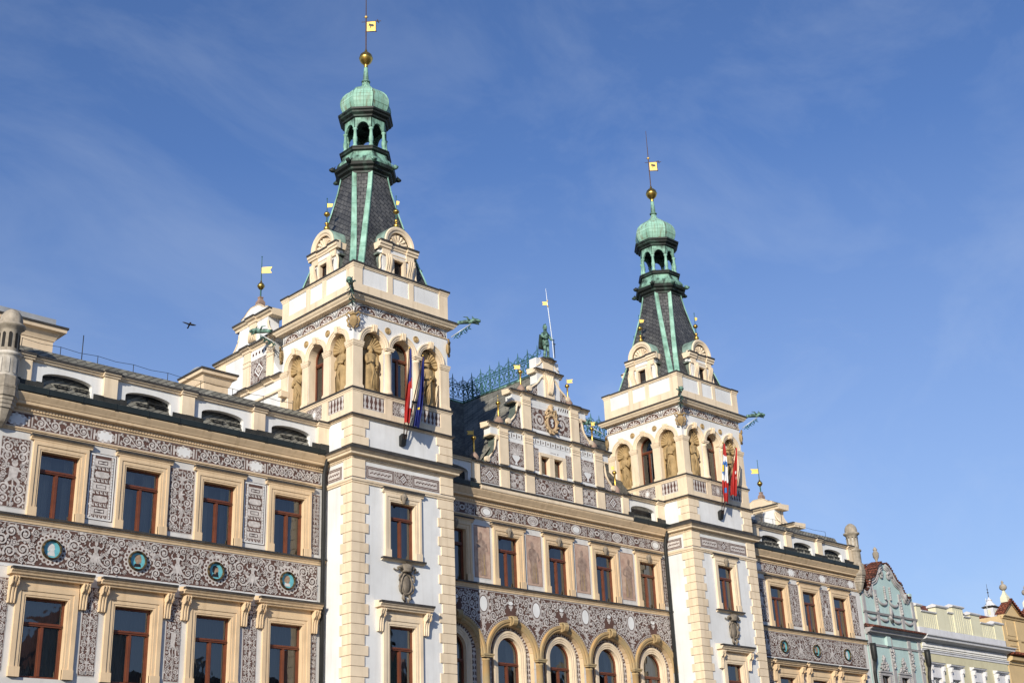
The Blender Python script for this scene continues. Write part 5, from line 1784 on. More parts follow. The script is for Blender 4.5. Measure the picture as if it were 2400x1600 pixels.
# dome copper with brown run-off streaks
def domemat():
    m = mat('streaked_dome_copper', (.28, .50, .39), .55, .16, 1.2, col2=(.36, .60, .48), bump=.08, bscale=6)
    t = m.node_tree; b = t.nodes['Principled BSDF']
    src = b.inputs['Base Color'].links[0].from_socket
    n = t.nodes.new; l = t.links.new
    uv = n('ShaderNodeTexCoord'); ma = n('ShaderNodeMapping'); ma.inputs['Scale'].default_value = (2.6, 2.6, .16)
    l(uv.outputs['Object'], ma.inputs['Vector'])
    no = n('ShaderNodeTexNoise'); no.inputs['Scale'].default_value = 2.1; no.inputs['Detail'].default_value = 5
    l(ma.outputs['Vector'], no.inputs['Vector'])
    cr = n('ShaderNodeValToRGB'); cr.color_ramp.elements[0].position = .52; cr.color_ramp.elements[0].color = (0, 0, 0, 1)
    cr.color_ramp.elements[1].position = .68; cr.color_ramp.elements[1].color = (.75, .75, .75, 1)
    l(no.outputs['Fac'], cr.inputs['Fac'])
    br = n('ShaderNodeTexBrick'); u2 = n('ShaderNodeUVMap'); l(u2.outputs['UV'], br.inputs['Vector'])
    br.offset = 0; br.inputs['Scale'].default_value = 1; br.inputs['Brick Width'].default_value = .36; br.inputs['Row Height'].default_value = .52
    br.inputs['Mortar Size'].default_value = .012; br.inputs['Color1'].default_value = (1, 1, 1, 1); br.inputs['Color2'].default_value = (.86, .9, .88, 1); br.inputs['Mortar'].default_value = (.42, .42, .36, 1)
    mi = n('ShaderNodeMixRGB'); mi.inputs['Color2'].default_value = (.17, .115, .05, 1)
    l(cr.outputs['Color'], mi.inputs['Fac']); l(src, mi.inputs['Color1'])
    mu = n('ShaderNodeMixRGB'); mu.blend_type = 'MULTIPLY'; mu.inputs['Fac'].default_value = 1
    l(mi.outputs['Color'], mu.inputs['Color1']); l(br.outputs['Color'], mu.inputs['Color2'])
    l(mu.outputs['Color'], b.inputs['Base Color'])
    return m
M['dome'] = domemat()

M['covergr'] = mat('grey_green_copper', (.13, .19, .16), .6, .25, 1.6, col2=(.22, .33, .28))
def copy_off(o, dx): return dup(o, (dx, 0, 0))
_t = tower(); copy_off(_t, T2)
_s = spire(); s2 = copy_off(_s, T2)
for fr in (TF, TLF, TRT, TB):
    d_ = dormer(fr); copy_off(d_, T2)
# ================================================================== centre gable
def vane_flag(k, u, d, z0, z1, w, m, fr, sg=1, wav=.012):
    fd = Vector((rt.x, rt.y)); o_, a_, n_ = fr
    fu = (fd.x*a_[0]+fd.y*a_[1])*sg; fn = (fd.x*n_[0]+fd.y*n_[1])*sg
    zm = (z0+z1)/2
    ol = [(.02, z0), (w, z0+.01), (w*.82, zm), (w*1.03, z1+.02), (.02, z1)]
    f1 = [(u+q*fu-wav*fn, d+q*fn+wav*fu, z) for q, z in ol]; f2 = [(u+q*fu+wav*fn, d+q*fn-wav*fu, z) for q, z in ol]
    k.face(f1, m); k.face(f2, m); k.grid([f1, f2], m, False, cu=True)

def gable():
    xc = XC
    b = MB()
    # stepped silhouette of the masonry
    ol = [(-5.9, 4.1), (5.9, 4.1), (5.9, 5.5), (4.1, 5.62), (4.68, 7.35), (4.68, 7.62), (2.32, 7.9), (2.9, 9.6), (2.9, 10.0), (.9, 10.3), (.9, 11.6), (.62, 12.5), (-.62, 12.5), (-.9, 11.6), (-.9, 10.3), (-2.9, 10.0), (-2.9, 9.6), (-2.32, 7.9), (-4.68, 7.62), (-4.68, 7.35), (-4.1, 5.62), (-5.9, 5.5)]
    b.fr = FRONT
    w0, w1 = 5.70, 6.72
    # front skin by tiers (window opening in the middle tier), then returns and back
    b.wall(xc-5.9, xc+5.9, 4.1, 5.5, [], 0, .3, 0)
    b.wall(xc-4.1, xc+4.1, 5.5, 7.9, [R_(xc-.62, .66, w0, w1, depth=.3), R_(xc+.42, .66, w0, w1, depth=.3)], 0, .3, 0, 1)
    b.wall(xc-2.3, xc+2.3, 7.9, 10.15, [], 0, .3, 0)
    b.wall(xc-.9, xc+.9, 10.15, 12.55, [], 0, .3, 0)
    for h, z0, z1 in ((5.9, 4.1, 5.5), (4.1, 5.5, 7.9), (2.3, 7.9, 10.15), (.9, 10.15, 12.55)):
        b.face([(xc-h, -.55, z0), (xc+h, -.55, z0), (xc+h, -.55, z1), (xc-h, -.55, z1)], 0)
        for sx in (-1, 1): b.face([(xc+sx*h, 0, z0), (xc+sx*h, -.55, z0), (xc+sx*h, -.55, z1), (xc+sx*h, 0, z1)], 0)
    for sx in (-1, 1):                       # small upright blocks above the volutes
        a, c = sorted((xc+sx*4.1, xc+sx*4.66)); b.box(a, c, -.5, 0, 7.25, 7.75, 0); b.box(a-.02, c+.02, -.5, .03, 7.23, 7.32, 1)
        a, c = sorted((xc+sx*2.3, xc+sx*2.95)); b.box(a, c, -.5, 0, 9.5, 10.05, 0); b.box(a-.02, c+.02, -.5, .03, 9.48, 9.57, 1)
    o = b.build('gable', ['white', 'cream'], TOWN, recalc=False)
    # pilasters
    b = MB()
    PIL = [4.40-.32, 2.20-.32]
    def pl(c, z0, z1, w=.64, cap=True):
        b.cut()
        b.box(c-w/2, c+w/2, 0, .10, z0, z1, 0)
        if cap:
            for q in (.55, .38, .28): b.box(c-w/2-.015, c+w/2+.015, 0, .125, z1-q, z1-q+.05, 0)
    for sx in (-1, 1):
        for c in (1.88, 3.76): pl(xc+sx*c, 5.72, 7.78); pl(xc+sx*c, 4.40, 5.42, cap=False)
        pl(xc+sx*5.86+(-sx*.0), 4.40, 5.42, .55, False)
        pl(xc+sx*1.92, 8.05, 9.98)
    b.build_each('pilaster', 'cream', o)
    # cornices with breaks over the pilasters
    def corn(name, z, h, x0, x1, br, dd=.0, d1=.13):
        q = MB()
        pr = lambda e: [(-.56-e*.1, z), (.02+e, z), (.05+e, z+h*.35), (d1*.7+e, z+h*.5), (d1+e, z+h*.62), (d1+.05+e, z+h*.9), (d1+.07+e, z+h*.92), (d1+.07+e, z+h), (-.6-e*.1, z+h+.08)]
        q.prof(x0, x1, pr(0), 0, True, 1)
        for c, w in br: q.prof(c-w/2, c+w/2, [(-.3, z-.002)]+[(a, zz+.003) for a, zz in pr(.08)[1:-1]]+[(-.3, z+h+.083)], 0, True, 1)
        return q.build(name, ['cream', 'ledge'], o)
    corn('ledge', 5.42, .17, xc-6.15, xc+6.15, [(xc+s_*c, w) for s_ in (-1, 1) for c, w in ((1.88, .8), (3.76, .8), (5.86, .7))], d1=.08)
    corn('cornice', 7.70, .24, xc-4.85, xc+4.85, [(xc+s_*c, .84) for s_ in (-1, 1) for c in (1.88, 3.76)])
    corn('cornice', 9.93, .24, xc-3.15, xc+3.15, [(xc+s_*1.92, .84) for s_ in (-1, 1)])
    corn('cornice', 11.62, .24, xc-1.12, xc+1.12, [(xc, .8)])
    corn('cornice', 12.42, .18, xc-.55, xc+.55, [(xc, .5)], d1=.16)
    # base slab on top of the main cornice
    q = MB(); q.prof(9.35, 21.18, [(0, 3.96), (.50, 3.955), (.53, 4.0), (.53, 4.20), (.56, 4.205), (.56, 4.26), (0, 4.42)], 0, True, 1); q.build('gable_plinth', ['cream', 'ledge'], o)
    # tops: small pediments
    b = MB()
    b.box(xc-.36, xc+.36, .0, .10, 10.2, 11.62, 1)
    for u in (-.2, -.07, .07, .2): b.tube([(xc+u*(.6+.5*t), .12+.10*sin(t*pi), 10.45+1.1*t) for t in [i/6 for i in range(7)]], .05, 6, 1)
    b.box(xc-.40, xc+.40, .0, .06, 11.98, 12.42, 1)
    for sx in (-1, 1):
        ol = [(xc+sx*.40, 11.95), (xc+sx*.95, 11.95), (xc+sx*.92, 12.05), (xc+sx*.70, 12.14), (xc+sx*.55, 12.32), (xc+sx*.40, 12.40)]
        b.ext(ol, .02, -.45, 0); b.tube([(u, .02, z) for u, z in ol[2:]], .045, 6, 1)
    b.build('gable_top', ['white', 'cream'], o)
    # volutes, each with a painted field and a cream edge
    def volute(pts, base, seed, sx):
        k = MB()
        P2 = [(xc+sx*u, z) for u, z in pts]; B2 = [(xc+sx*u, z) for u, z in base]
        k.ext(P2+B2, -.02, -.5, 0)
        s = Orn(k, seed, -.018, 1, 2)
        us = [p[0] for p in P2+B2]; zs = [p[1] for p in P2+B2]
        def inside(x, z):
            poly = P2+B2; c_ = False
            for i in range(len(poly)):
                (x1, z1), (x2, z2) = poly[i], poly[i-1]
                if (z1 > z) != (z2 > z) and x < (x2-x1)*(z-z1)/(z2-z1)+x1: c_ = not c_
            return c_
        s.fill(min(us), max(us), min(zs), max(zs), .045, .17, mask=inside, tries=700)
        n = len(P2)
        k.tube([(u, .01, z) for u, z in P2], .06, 6, 5)
        k.sweep(P2[-1][0]-sx*.02, P2[-1][1]+.12, [(.0, .08), (.16, .06), (.16, -.1)], 0, 2*pi, 14, 5)
        k.sweep(P2[0][0]-sx*.02, P2[0][1]-.05, [(.0, .06), (.12, .05), (.12, -.1)], 0, 2*pi, 12, 5)
        k.build('volute', PAN, o, recalc=False)
        c = MB()
        c.grid([[(u+sx*.02, d, z+.02) for u, z in P2] for d in (-.06, -.55)], 0, True)
        a, e = sorted((P2[0][0]-sx*.1, P2[0][0]+sx*.28)); c.box(a, e, -.85, -.02, P2[0][1]+.02, P2[0][1]+.12, 0)
        c.build('volute_cover', 'coverdk', o, recalc=False)
    for sx in (-1, 1):
        volute([(4.12+.10, 7.22), (4.32, 6.95), (4.34, 6.7), (4.40, 6.45), (4.58, 6.2), (4.78, 6.0), (4.92, 5.85), (4.96, 5.72)], [(4.94, 5.64), (4.10, 5.64)], 141+sx, sx)
        volute([(2.36+.14, 9.45), (2.62, 9.2), (2.64, 8.98), (2.72, 8.75), (2.92, 8.5), (3.14, 8.3), (3.30, 8.15)], [(3.30, 8.04), (2.30, 8.04)], 151+sx, sx)
        volute([(.40, 11.5), (.62, 11.35), (.78, 11.12), (.98, 10.92), (1.24, 10.75), (1.46, 10.58), (1.56, 10.42)], [(1.56, 10.26), (.40, 10.26)], 161+sx, sx)
    # painted fields
    for sx in (-1, 1):
        a, c = sorted((xc+sx*4.10, xc+sx*5.56)); panel(a+.06, c-.06, 4.52, 5.40, 'diamond', 170+sx, 0, FRONT, o)
        a, c = sorted((xc+sx*2.22, xc+sx*3.42)); panel(a+.02, c-.02, 4.52, 5.40, 'saltire', 172+sx, 0, FRONT, o)
        panel(a+.02, c-.02, 5.82, 7.12, 'vase', 174+sx, 0, FRONT, o)
        panel(a+.02, c-.02, 7.34, 7.66, 'ticks', 176+sx, 0, FRONT, o)
        a, c = sorted((xc+sx*1.06, xc+sx*1.54)); panel(a, c, 5.82, 7.12, 'mirror', 178+sx, 0, FRONT, o)
    panel(xc-1.54, xc+1.54, 4.52, 5.40, 'roll', 180, 0, FRONT, o)
    panel(xc-1.56, xc+1.56, 7.34, 7.66, 'ticks', 181, 0, FRONT, o)
    b = MB(); s = Orn(b, 7, .004, 1, 2)      # inscription band over the window
    b.box(xc-1.04, xc+1.06, 0, .006, 6.93, 7.14, 4)
    for u0, u1 in ((-1.02, -.62), (-.60, .66), (.68, 1.04)): s.frame(xc+u0, xc+u1, 6.94, 7.13, .015, 3)
    r = random.Random(2)
    u = -.48
    while u < .52:
        if r.random() > .14: s.rect(xc+u, xc+u+.018, 7.0, 7.075, 3); s.rect(xc+u+.018, xc+u+.045, 7.0+r.choice((0, .03, .06)), 7.012+r.choice((0, .03, .06)), 3)
        u += .068
    b.build('inscription', PAN, o, recalc=False)
    panel(xc-1.56, xc+1.56, 8.22, 9.46, 'roll', 182, 0, FRONT, o)
    b = MB(); s = Orn(b, 8, .004, 1, 2)      # checked band under the second cornice
    b.box(xc-1.56, xc+1.56, 0, .006, 9.62, 9.90, 4)
    for i in range(17):
        u = xc-1.5+i*.18; sg = 1 if i < 8 else -1
        s.poly([(u, 9.66), (u+.08, 9.66), (u+.08-sg*.07, 9.86), (u-sg*.07, 9.86)], 3)
    b.build('checked_band', PAN, o, recalc=False)
    # window surround and casements
    b = MB()
    for a, c in ((-1.05, -.95), (.75, 1.06)): pass
    b.box(xc-1.07, xc-.95, 0, .07, 5.6, 6.90); b.box(xc+.75, xc+1.05, 0, .05, 5.6, 6.90); b.box(xc-.95, xc+.75, 0, .07, 6.72, 6.90); b.box(xc-.29, xc+.09, 0, .06, 5.6, 6.72)
    b.build('window_surround', 'cream', o)
    for c in (xc-.62, xc+.42):
        b = MB()
        for a, e in ((-.33, -.27), (.27, .33)): b.box(c+a, c+e, -.30, -.22, w0, w1, 0)
        b.box(c-.27, c+.27, -.30, -.22, w1-.06, w1, 0)
        b.face([(c-.27, -.26, w0), (c+.27, -.26, w0), (c+.27, -.26, w1), (c-.27, -.26, w1)], 1)
        b.face([(c-.4, -.5, w0-.1), (c+.4, -.5, w0-.1), (c+.4, -.5, w1+.1), (c-.4, -.5, w1+.1)], 2)
        b.build('window', ['wood', 'glass', 'room'], o, recalc=False)
    # coat of arms
    b = MB()
    zc = 8.78
    b.sweep(xc, zc, [(0, .12), (.30, .10), (.31, .16), (.40, .17), (.46, .10), (.46, 0)], 0, 2*pi, 24, 0, ez=1.28)
    b.sweep(xc, zc, [(0, .126), (.27, .115)], 0, 2*pi, 20, 1, ez=1.28)
    for a in range(12):
        an = a*pi/6; b.tube([(xc+.42*cos(an), .10, zc+.54*sin(an)), (xc+.54*cos(an+.15), .15, zc+.68*sin(an+.15)), (xc+.50*cos(an+.4), .10, zc+.64*sin(an+.4))], [.07, .07, .04], 6, 0)
    b.lathe([(.14, 9.42), (.20, 9.50), (.12, 9.60), (.20, 9.74), (.10, 9.84), (0, 9.88)], xc, .10, 10, 0, sd=.7)
    for sx in (-1, 1): b.tube([(xc+sx*.1, .12, 9.46), (xc+sx*.30, .15, 9.52), (xc+sx*.40, .1, 9.36), (xc+sx*.5, .1, 9.2)], [.06, .08, .06, .03], 6, 0)
    s = Orn(b, 3, .128, 2, 2)
    s.poly([(xc-.06, zc+.20), (xc+.06, zc+.24), (xc+.14, zc+.12), (xc+.04, zc+.02), (xc+.12, zc-.12), (xc+.06, zc-.24), (xc-.06, zc-.22), (xc, zc-.1), (xc-.12, zc-.06), (xc-.04, zc+.06), (xc-.14, zc+.1)])
    b.build('coat_of_arms', ['peachstone', 'brown', 'pale'], o, recalc=False)
    # gilded vanes on the shoulders
    for j, (u, z, sg) in enumerate(((-5.78, 5.68, -1), (-3.9, 8.02, 0), (-2.1, 10.24, -1), (1.68, 10.24, 1), (3.55, 8.02, .6), (5.28, 5.68, -.5))):
        k = MB()
        x = xc+u
        k.lathe([(.26, z-.08), (.24, z), (.27, z+.10), (.20, z+.24), (.11, z+.36), (.07, z+.40)], x, -.12, 12, 0)
        k.lathe([(.075, z+.38), (.055, z+.46), (.045, z+1.0), (.06, z+1.02), (.05, z+1.06), (.13, z+1.13), (.14, z+1.18), (.10, z+1.27), (.03, z+1.30)], x, -.12, 12, 1)
        k.tube([(x, -.12, z+1.28), (x, -.12, z+1.62)], .015, 5, 2)
        if sg: vane_flag(k, x, -.12, z+1.36, z+1.56, .34*abs(sg), 2, FRONT, 1 if sg > 0 else -1)
        k.build('gable_finial', ['pinkstone', 'gold', 'goldm'], o, recalc=False)
    return o
gable()

# ================================================================== side gables
SIDE = ((0.1, 6.85), (0, -1), (-1, 0))       # u = towards the square, outward = away to the left
def side_gable(fr, name='side_gable', th=.7, lower=True, zo=0.):
    b = MB(fr)
    T = lambda pts: [(u, z+zo) for u, z in pts]
    half = [(3.0, 9.45), (2.95, 9.5), (2.55, 9.7), (2.05, 10.3), (1.95, 10.9), (2.05, 11.5), (2.6, 11.55), (2.6, 11.75), (1.30, 12.0), (1.35, 13.2)]
    ol = [(3.0, 4.5)]+half+([(-1.35, 13.2), (-1.45, 12.6), (-1.9, 12.0), (-3.4, 11.75), (-3.4, 9.3), (-3.6, 9.2)] if lower else [(-u, z) for u, z in half[::-1]])+[(-3.6, 4.5)]
    b.ext(T(ol), 0, -th, 0)
    o = b.build(name, 'white', TOWN)
    b = MB(fr)
    z_ = lambda *a: tuple(x+zo for x in a)
    for c in ((-.45, 1.72, -2.9) if lower else (-1.72, 1.72)):
        b.cut()
        if c: b.box(c-.30, c+.30, 0, .07, 9.55+zo, 11.55+zo); b.box(c-.33, c+.33, 0, .10, 11.0+zo, 11.06+zo); b.box(c-.33, c+.33, 0, .10, 10.75+zo, 10.80+zo)
    b.cut()
    b.box(-.30, .30, 0, .08, 12.1+zo, 13.1+zo)
    for u in (-.18, -.06, .06, .18): b.tube([(u*(1.5-t), .10+.08*sin(t*pi), 12.05+.75*t+zo) for t in (0, .25, .5, .75, 1)], .05, 5)
    b.build_each('pilaster', 'cream', o)
    def corn(z, h, u0, u1, br):
        q = MB(fr); z += zo
        pr = lambda e: [(-th-.12, z), (.02+e, z), (.05+e, z+h*.35), (.16+e, z+h*.5), (.20+e, z+h*.65), (.26+e, z+h*.9), (.26+e, z+h), (-th-.2, z+h+.08)]
        q.prof(u0, u1, pr(0), 0, True, 1)
        for c, w in br: q.prof(c-w/2, c+w/2, [(a, zz+.003) for a, zz in pr(.09)], 0, True, 1)
        return q.build('cornice', ['cream', 'ledge'], o)
    corn(9.22, .26, -3.7, 2.95, [(-.45, .8), (1.72, .8)] if lower else [(-1.72, .8), (1.72, .8)])
    corn(11.55, .30, -3.6 if lower else -3.1, 2.95, [(-.45, .8), (1.72, .8)] if lower else [(-1.72, .8), (1.72, .8)])
    corn(13.12, .34, -1.75, 1.75, [(0, .8)])
    b = MB(fr)
    # curved top with a stone base
    q = [(u, z+zo) for u, z in ((-1.25, 13.5), (1.25, 13.5), (1.25, 13.72), (.95, 13.78), (.62, 14.0), (.35, 14.12), (-.35, 14.12), (-.62, 14.0), (-.95, 13.78), (-1.25, 13.72))]
    b.ext(q, .02, -th+.05, 0)
    b.tube([(u, 0, z) for u, z in q[2:]], .05, 5, 1); b.tube([(u, -th+.05, z) for u, z in q[2:]], .05, 5, 1)
    b.grid([[(u, d, z+.03) for u, z in q[2:]] for d in (.05, -th)], 2)
    # side volutes of the upper storey
    for sx in (-1, 1):
        v = [(sx*1.33, 13.0)]+[(sx*(1.36+.60*t**2), 12.9-.95*t) for t in [i/8 for i in range(9)]]+[(sx*2.05, 11.9), (sx*1.33, 11.9)]
        v = [(u, z+zo) for u, z in v]
        b.ext(v, -.03, -th+.06, 0); b.tube([(u, 0, z) for u, z in v[1:-1]], .06, 5, 1)
    b.build('curved_top', ['white' if lower else 'cream', 'cream', 'ledge'], o)
    panel(-.10, 1.40, 9.66, 10.98, 'diamond', 191, 0, fr, o) if lower else None
    if lower:
        b = MB(fr)
        b.box(-.10, 1.40, 0, .004, 11.14, 11.46, 4)
        s = Orn(b, 5, .004, 1, 2)
        for i in range(5): s.rect(-.0+i*.29, .14+i*.29, 11.22, 11.38, 0)
        b.build('checked_band', PAN, o, recalc=False)
    k = MB(fr)
    z = 14.08+zo
    k.lathe([(.42, z), (.36, z+.08), (.24, z+.14), (.27, z+.26), (.26, z+.38), (.16, z+.52), (.13, z+.60), (.17, z+.64), (.17, z+.68)], 0, -th/2, 4, 0, a0=pi/4, sm=False)
    k.tube([(0, -th/2, z+.66), (0, -th/2, z+1.2)], .045, 6, 1)
    k.lathe([(.05, z+1.12), (.12, z+1.18), (.20, z+1.30), (.205, z+1.36), (.14, z+1.48), (.06, z+1.55), (.04, z+1.66)], 0, -th/2, 12, 2)
    k.tube([(0, -th/2, z+1.6), (0, -th/2, z+3.1)], [.03, .018], 5, 1); k.ball((0, -th/2, z+3.1), .035, 6, 1)
    vane_flag(k, 0, -th/2, z+2.10, z+2.45, .56, 3, fr, 1 if lower else -1)
    k.build('finial', ['pinkstone', 'iron', 'gold', 'goldm'], o, recalc=False)
    return o
side_gable(SIDE)
b = MB(WORLD)                                 # wall between the tower and the gable, small bracket
b.prof(0, 0, [(0, 0)]*2, 0) if False else None
b.box(-.35, .10, 3.4, 3.7, 8.0, 8.3)
b.box(-.02, .12, 3.9, 10.0, 8.55, 8.66)
b.build('wall_band', 'cream', TOWN)
SIDE2 = ((42.0, 5.2), (0, -1), (-1, 0))
side_gable(SIDE2, 'side_gable', 1.1, False, -4.4)

# ================================================================== chimneys and rooftop block
def chimney(x0, x1, y0, y1, z0, z1, cap, metal, rod=False):
    b = MB(WORLD)
    b.box(x0, x1, y0, y1, z0, z1-.5, 0)
    h = cap
    b.ring((x0, x1, y0, y1), [(0, z1-.62), (.04, z1-.6), (.08, z1-.5), (h*.5, z1-.28), (h, z1-.22), (h+.02, z1-.02), (h+.06, z1), (h+.06, z1+.03), (-.2, z1+.06)], 0, 1)
    b.face([(x0, y0, z1+.05), (x1, y0, z1+.05), (x1, y1, z1+.05), (x0, y1, z1+.05)], 1)
    b.box(x0-.02, x1+.02, y0-.02, y0+.02, z1-1.16, z1-1.13, 1) if metal > .3 else None
    o = b.build('chimney', ['peachy', 'ledge'], TOWN)
    k = MB(WORLD)
    if metal > .3: k.box(x0-.05, x1-.06+.1, y0+.0, y1, z1+.06, z1+.06+metal, 0)
    else:
        n = 8
        k.grid([[(x, y0-.1+(y1-y0+.2)*i/n, z1+.07+metal*sin(pi*i/n)) for i in range(n+1)] for x in (x0-.1, x1+.1)], 0, True)
        for x in (x0-.1, x1+.1): k.face([(x, y0-.1+(y1-y0+.2)*i/n, z1+.07+metal*sin(pi*i/n)) for i in range(n+1)], 0)
    k.build('chimney_cap', 'zinc', o)
    return o
M['peachy'] = mat('peach_plaster', (.70, .555, .39), .85, .06, .9, grime=.25)
chimney(-4.32, -2.98, 4.05, 5.6, 6, 8.62, .30, .26)
chimney(-17.5, -11.86, 4.1, 7.5, 5, 8.80, .40, .42)
chimney(40.4, 41.3, 1.4, 2.6, 4.5, 5.4, .12, .2)

# ================================================================== corner turrets
def turret(x, d, half=False):
    b = MB()
    n = 16
    def fl(pr, m=0, fl_=0.): 
        b.lathe(pr, x, d, 20, m)
    b.lathe([(0, 2.42), (.10, 2.45), (.24, 2.62), (.36, 2.95), (.40, 3.10), (.46, 3.14), (.46, 3.26), (.50, 3.30), (.50, 3.42), (.54, 3.46), (.54, 3.56), (.60, 3.60), (.60, 3.92)], x, d, 8, 0, a0=pi/8, sm=False)
    b.lathe([(.61, 3.93), (.61, 4.02), (.56, 4.02), (.56, 4.38), (.52, 4.44), (.47, 4.46)], x, d, 8, 0, a0=pi/8, sm=False)
    b.lathe([(.45, 4.44), (.45, 5.24), (.47, 5.28), (.53, 5.32), (.53, 5.42), (.42, 5.46), (.40, 5.48)], x, d, 20, 1 if not half else 0)
    b.lathe([(.40, 5.46), (.38, 6.36), (.42, 6.40), (.47, 6.48), (.56, 6.54), (.57, 6.62), (.50, 6.66), (.44, 6.68)], x, d, 20, 0)
    rows = []
    for r_, z in ((.42, 6.66), (.42, 6.86), (.38, 7.04), (.28, 7.20), (.14, 7.31), (0.01, 7.36)):
        rows.append([(x+r_*(1+.05*abs(sin(j*pi/4)))*cos(2*pi*j/32), d+r_*(1+.05*abs(sin(j*pi/4)))*sin(2*pi*j/32), z) for j in range(32)])
    b.grid(rows, 0, True, cu=True)
    for j in range(10):                      # dark slots and pale blind panels round the drum
        a = 2*pi*j/10
        ca, sa = cos(a), sin(a)
        def slab(r_, w, z0, z1, m, th=.012):
            q = []
            for z in (z0, z1-w*.5):
                q.append((z, w))
            pts = [(-w, z0), (w, z0), (w, z1-w), (w*.6, z1-.01), (0, z1), (-w*.6, z1-.01), (-w, z1-w)]
            b.face([(x+(r_+th)*ca-u*sa, d+(r_+th)*sa+u*ca, z) for u, z in pts], m)
        slab(.393, .062, 5.62, 6.26, 2 if not half else 3)
        if not half: slab(.452, .085, 4.56, 5.20, 3)
        else: b.ball((x+.40*ca, d+.40*sa, 6.28), .045, 5, 2)
    return b.build('corner_turret', ['stone', 'stonepale', 'room', 'stonepale'], TOWN, recalc=False)
M['stonepale'] = mat('pale_sandstone', (.50, .46, .40), .85, .25, 2.2, bump=.2, bscale=12, grime=.6)
turret(-15.46, .12); turret(45.35, .05, True)

# ================================================================== statue, flags, bird
st = thing('knight_statue', 'green bronze knight with a lance and gilt pennant standing on top of the stepped gable', 'statue', (XC-.04, -.02, 12.66))
def remeshed(name, b, mats, parent, vox):
    o = b.build(name, mats, parent)
    md = o.modifiers.new('surface', 'REMESH'); md.mode = 'VOXEL'; md.voxel_size = vox; md.use_smooth_shade = True
    return o
k = MB(); x, d, z = XC-.04, .0, 12.66
k.box(x-.24, x+.30, d-.22, d+.24, z-.04, z+.05)
k.tube([(x-.12, d+.10, z+.03), (x-.15, d-.02, z+.06), (x-.13, d, z+.30), (x-.11, d+.03, z+.52), (x-.10, d+.02, z+.62), (x-.09, d, z+.95)], [.07, .07, .085, .075, .09, .12], 10)
k.tube([(x+.20, d+.12, z+.03), (x+.17, d, z+.06), (x+.15, d, z+.30), (x+.13, d+.04, z+.52), (x+.12, d+.02, z+.62), (x+.08, d, z+.95)], [.07, .07, .085, .075, .09, .12], 10)
rows = []
for q, w, dd in ((.78, .22, .17), (.82, .235, .18), (1.02, .215, .165), (1.16, .19, .145), (1.20, .17, .13), (1.30, .20, .155), (1.45, .235, .17), (1.56, .22, .15), (1.64, .11, .10), (1.70, .085, .085), (1.76, .10, .105), (1.86, .115, .125), (1.95, .11, .12), (2.02, .07, .08)):
    rows.append([(x+w*cos(2*pi*j/16), d+dd*sin(2*pi*j/16), z+q) for j in range(16)])
k.grid(rows, 0, True, cu=True); k.face(rows[0]); k.face(rows[-1])
k.tube([(x-.22, d+.02, z+1.53), (x-.31, d+.03, z+1.32), (x-.22, d+.14, z+1.16), (x-.02, d+.24, z+1.22)], [.085, .085, .07, .05], 8)
k.tube([(x+.20, d+.02, z+1.53), (x+.30, d+.06, z+1.34), (x+.27, d+.18, z+1.20), (x+.26, d+.26, z+1.14)], [.085, .085, .07, .05], 8)
k.ball((x+.26, d+.27, z+1.14), .06, 7); k.ball((x-.01, d+.25, z+1.22), .055, 7)
k.box(x-.015, x+.015, d+.10, d+.155, z+1.80, z+1.87)
for q in (-.03, .03): k.ball((x+q*1.3, d+.11, z+1.875), .018, 5)
remeshed('body', k, 'verdi', st, .022)
k = MB()
k.lathe([(.125, z+1.90), (.135, z+1.93), (.12, z+2.02), (.06, z+2.09), (0, z+2.11)], x, d, 12); k.box(x-.02, x+.02, d-.10, d+.08, z+2.06, z+2.15)
k.build('helmet', 'verdi', st)
k = MB(); k.lathe([(.20, z+1.52), (.14, z+1.62), (.11, z+1.70)], x, d, 12); k.build('gorget', 'verdi', st)
k = MB(); k.grid([[(x-.10+w*1.0*cos(a), d+.05-.20-.04*abs(cos(a)), q) for a in [pi*i/8 for i in range(9)]] for q, w in ((z+1.5, .2), (z+.95, .3), (z+.55, .34))], 0, True); k.build('cloak', 'copperdk', st, recalc=False)
k = MB(); lx = x+.27
k.tube([(lx+.02, d+.30, z+.02), (lx, d+.28, z+1.1), (lx-.16, d+.22, z+3.2)], .022, 6, 0)
k.tube([(lx-.16, d+.22, z+3.2), (lx-.24, d+.2, z+4.35)], [.022, .008], 6, 0)
for q in (3.22, 3.56): k.ball((lx-.16-.02*(q-3.2), d+.22, z+q), .055, 7, 1)
vane_flag(k, lx-.18, d+.22, z+3.30, z+3.50, .30, 1, FRONT, -1)
k.build('lance', ['lightrod', 'goldm'], st, recalc=False)
k = MB(); k.tube([(lx+.12, d+.30, z+.04), (lx+.12, d+.28, z+.9)], [.02, .035], 6); k.box(lx+.0, lx+.24, d+.26, d+.30, z+.9, z+.94); k.tube([(lx+.12, d+.28, z+.94), (lx+.12, d+.28, z+1.14)], .025, 6); k.ball((lx+.12, d+.28, z+1.17), .04, 6)
k.build('sword', 'copperdk', st)

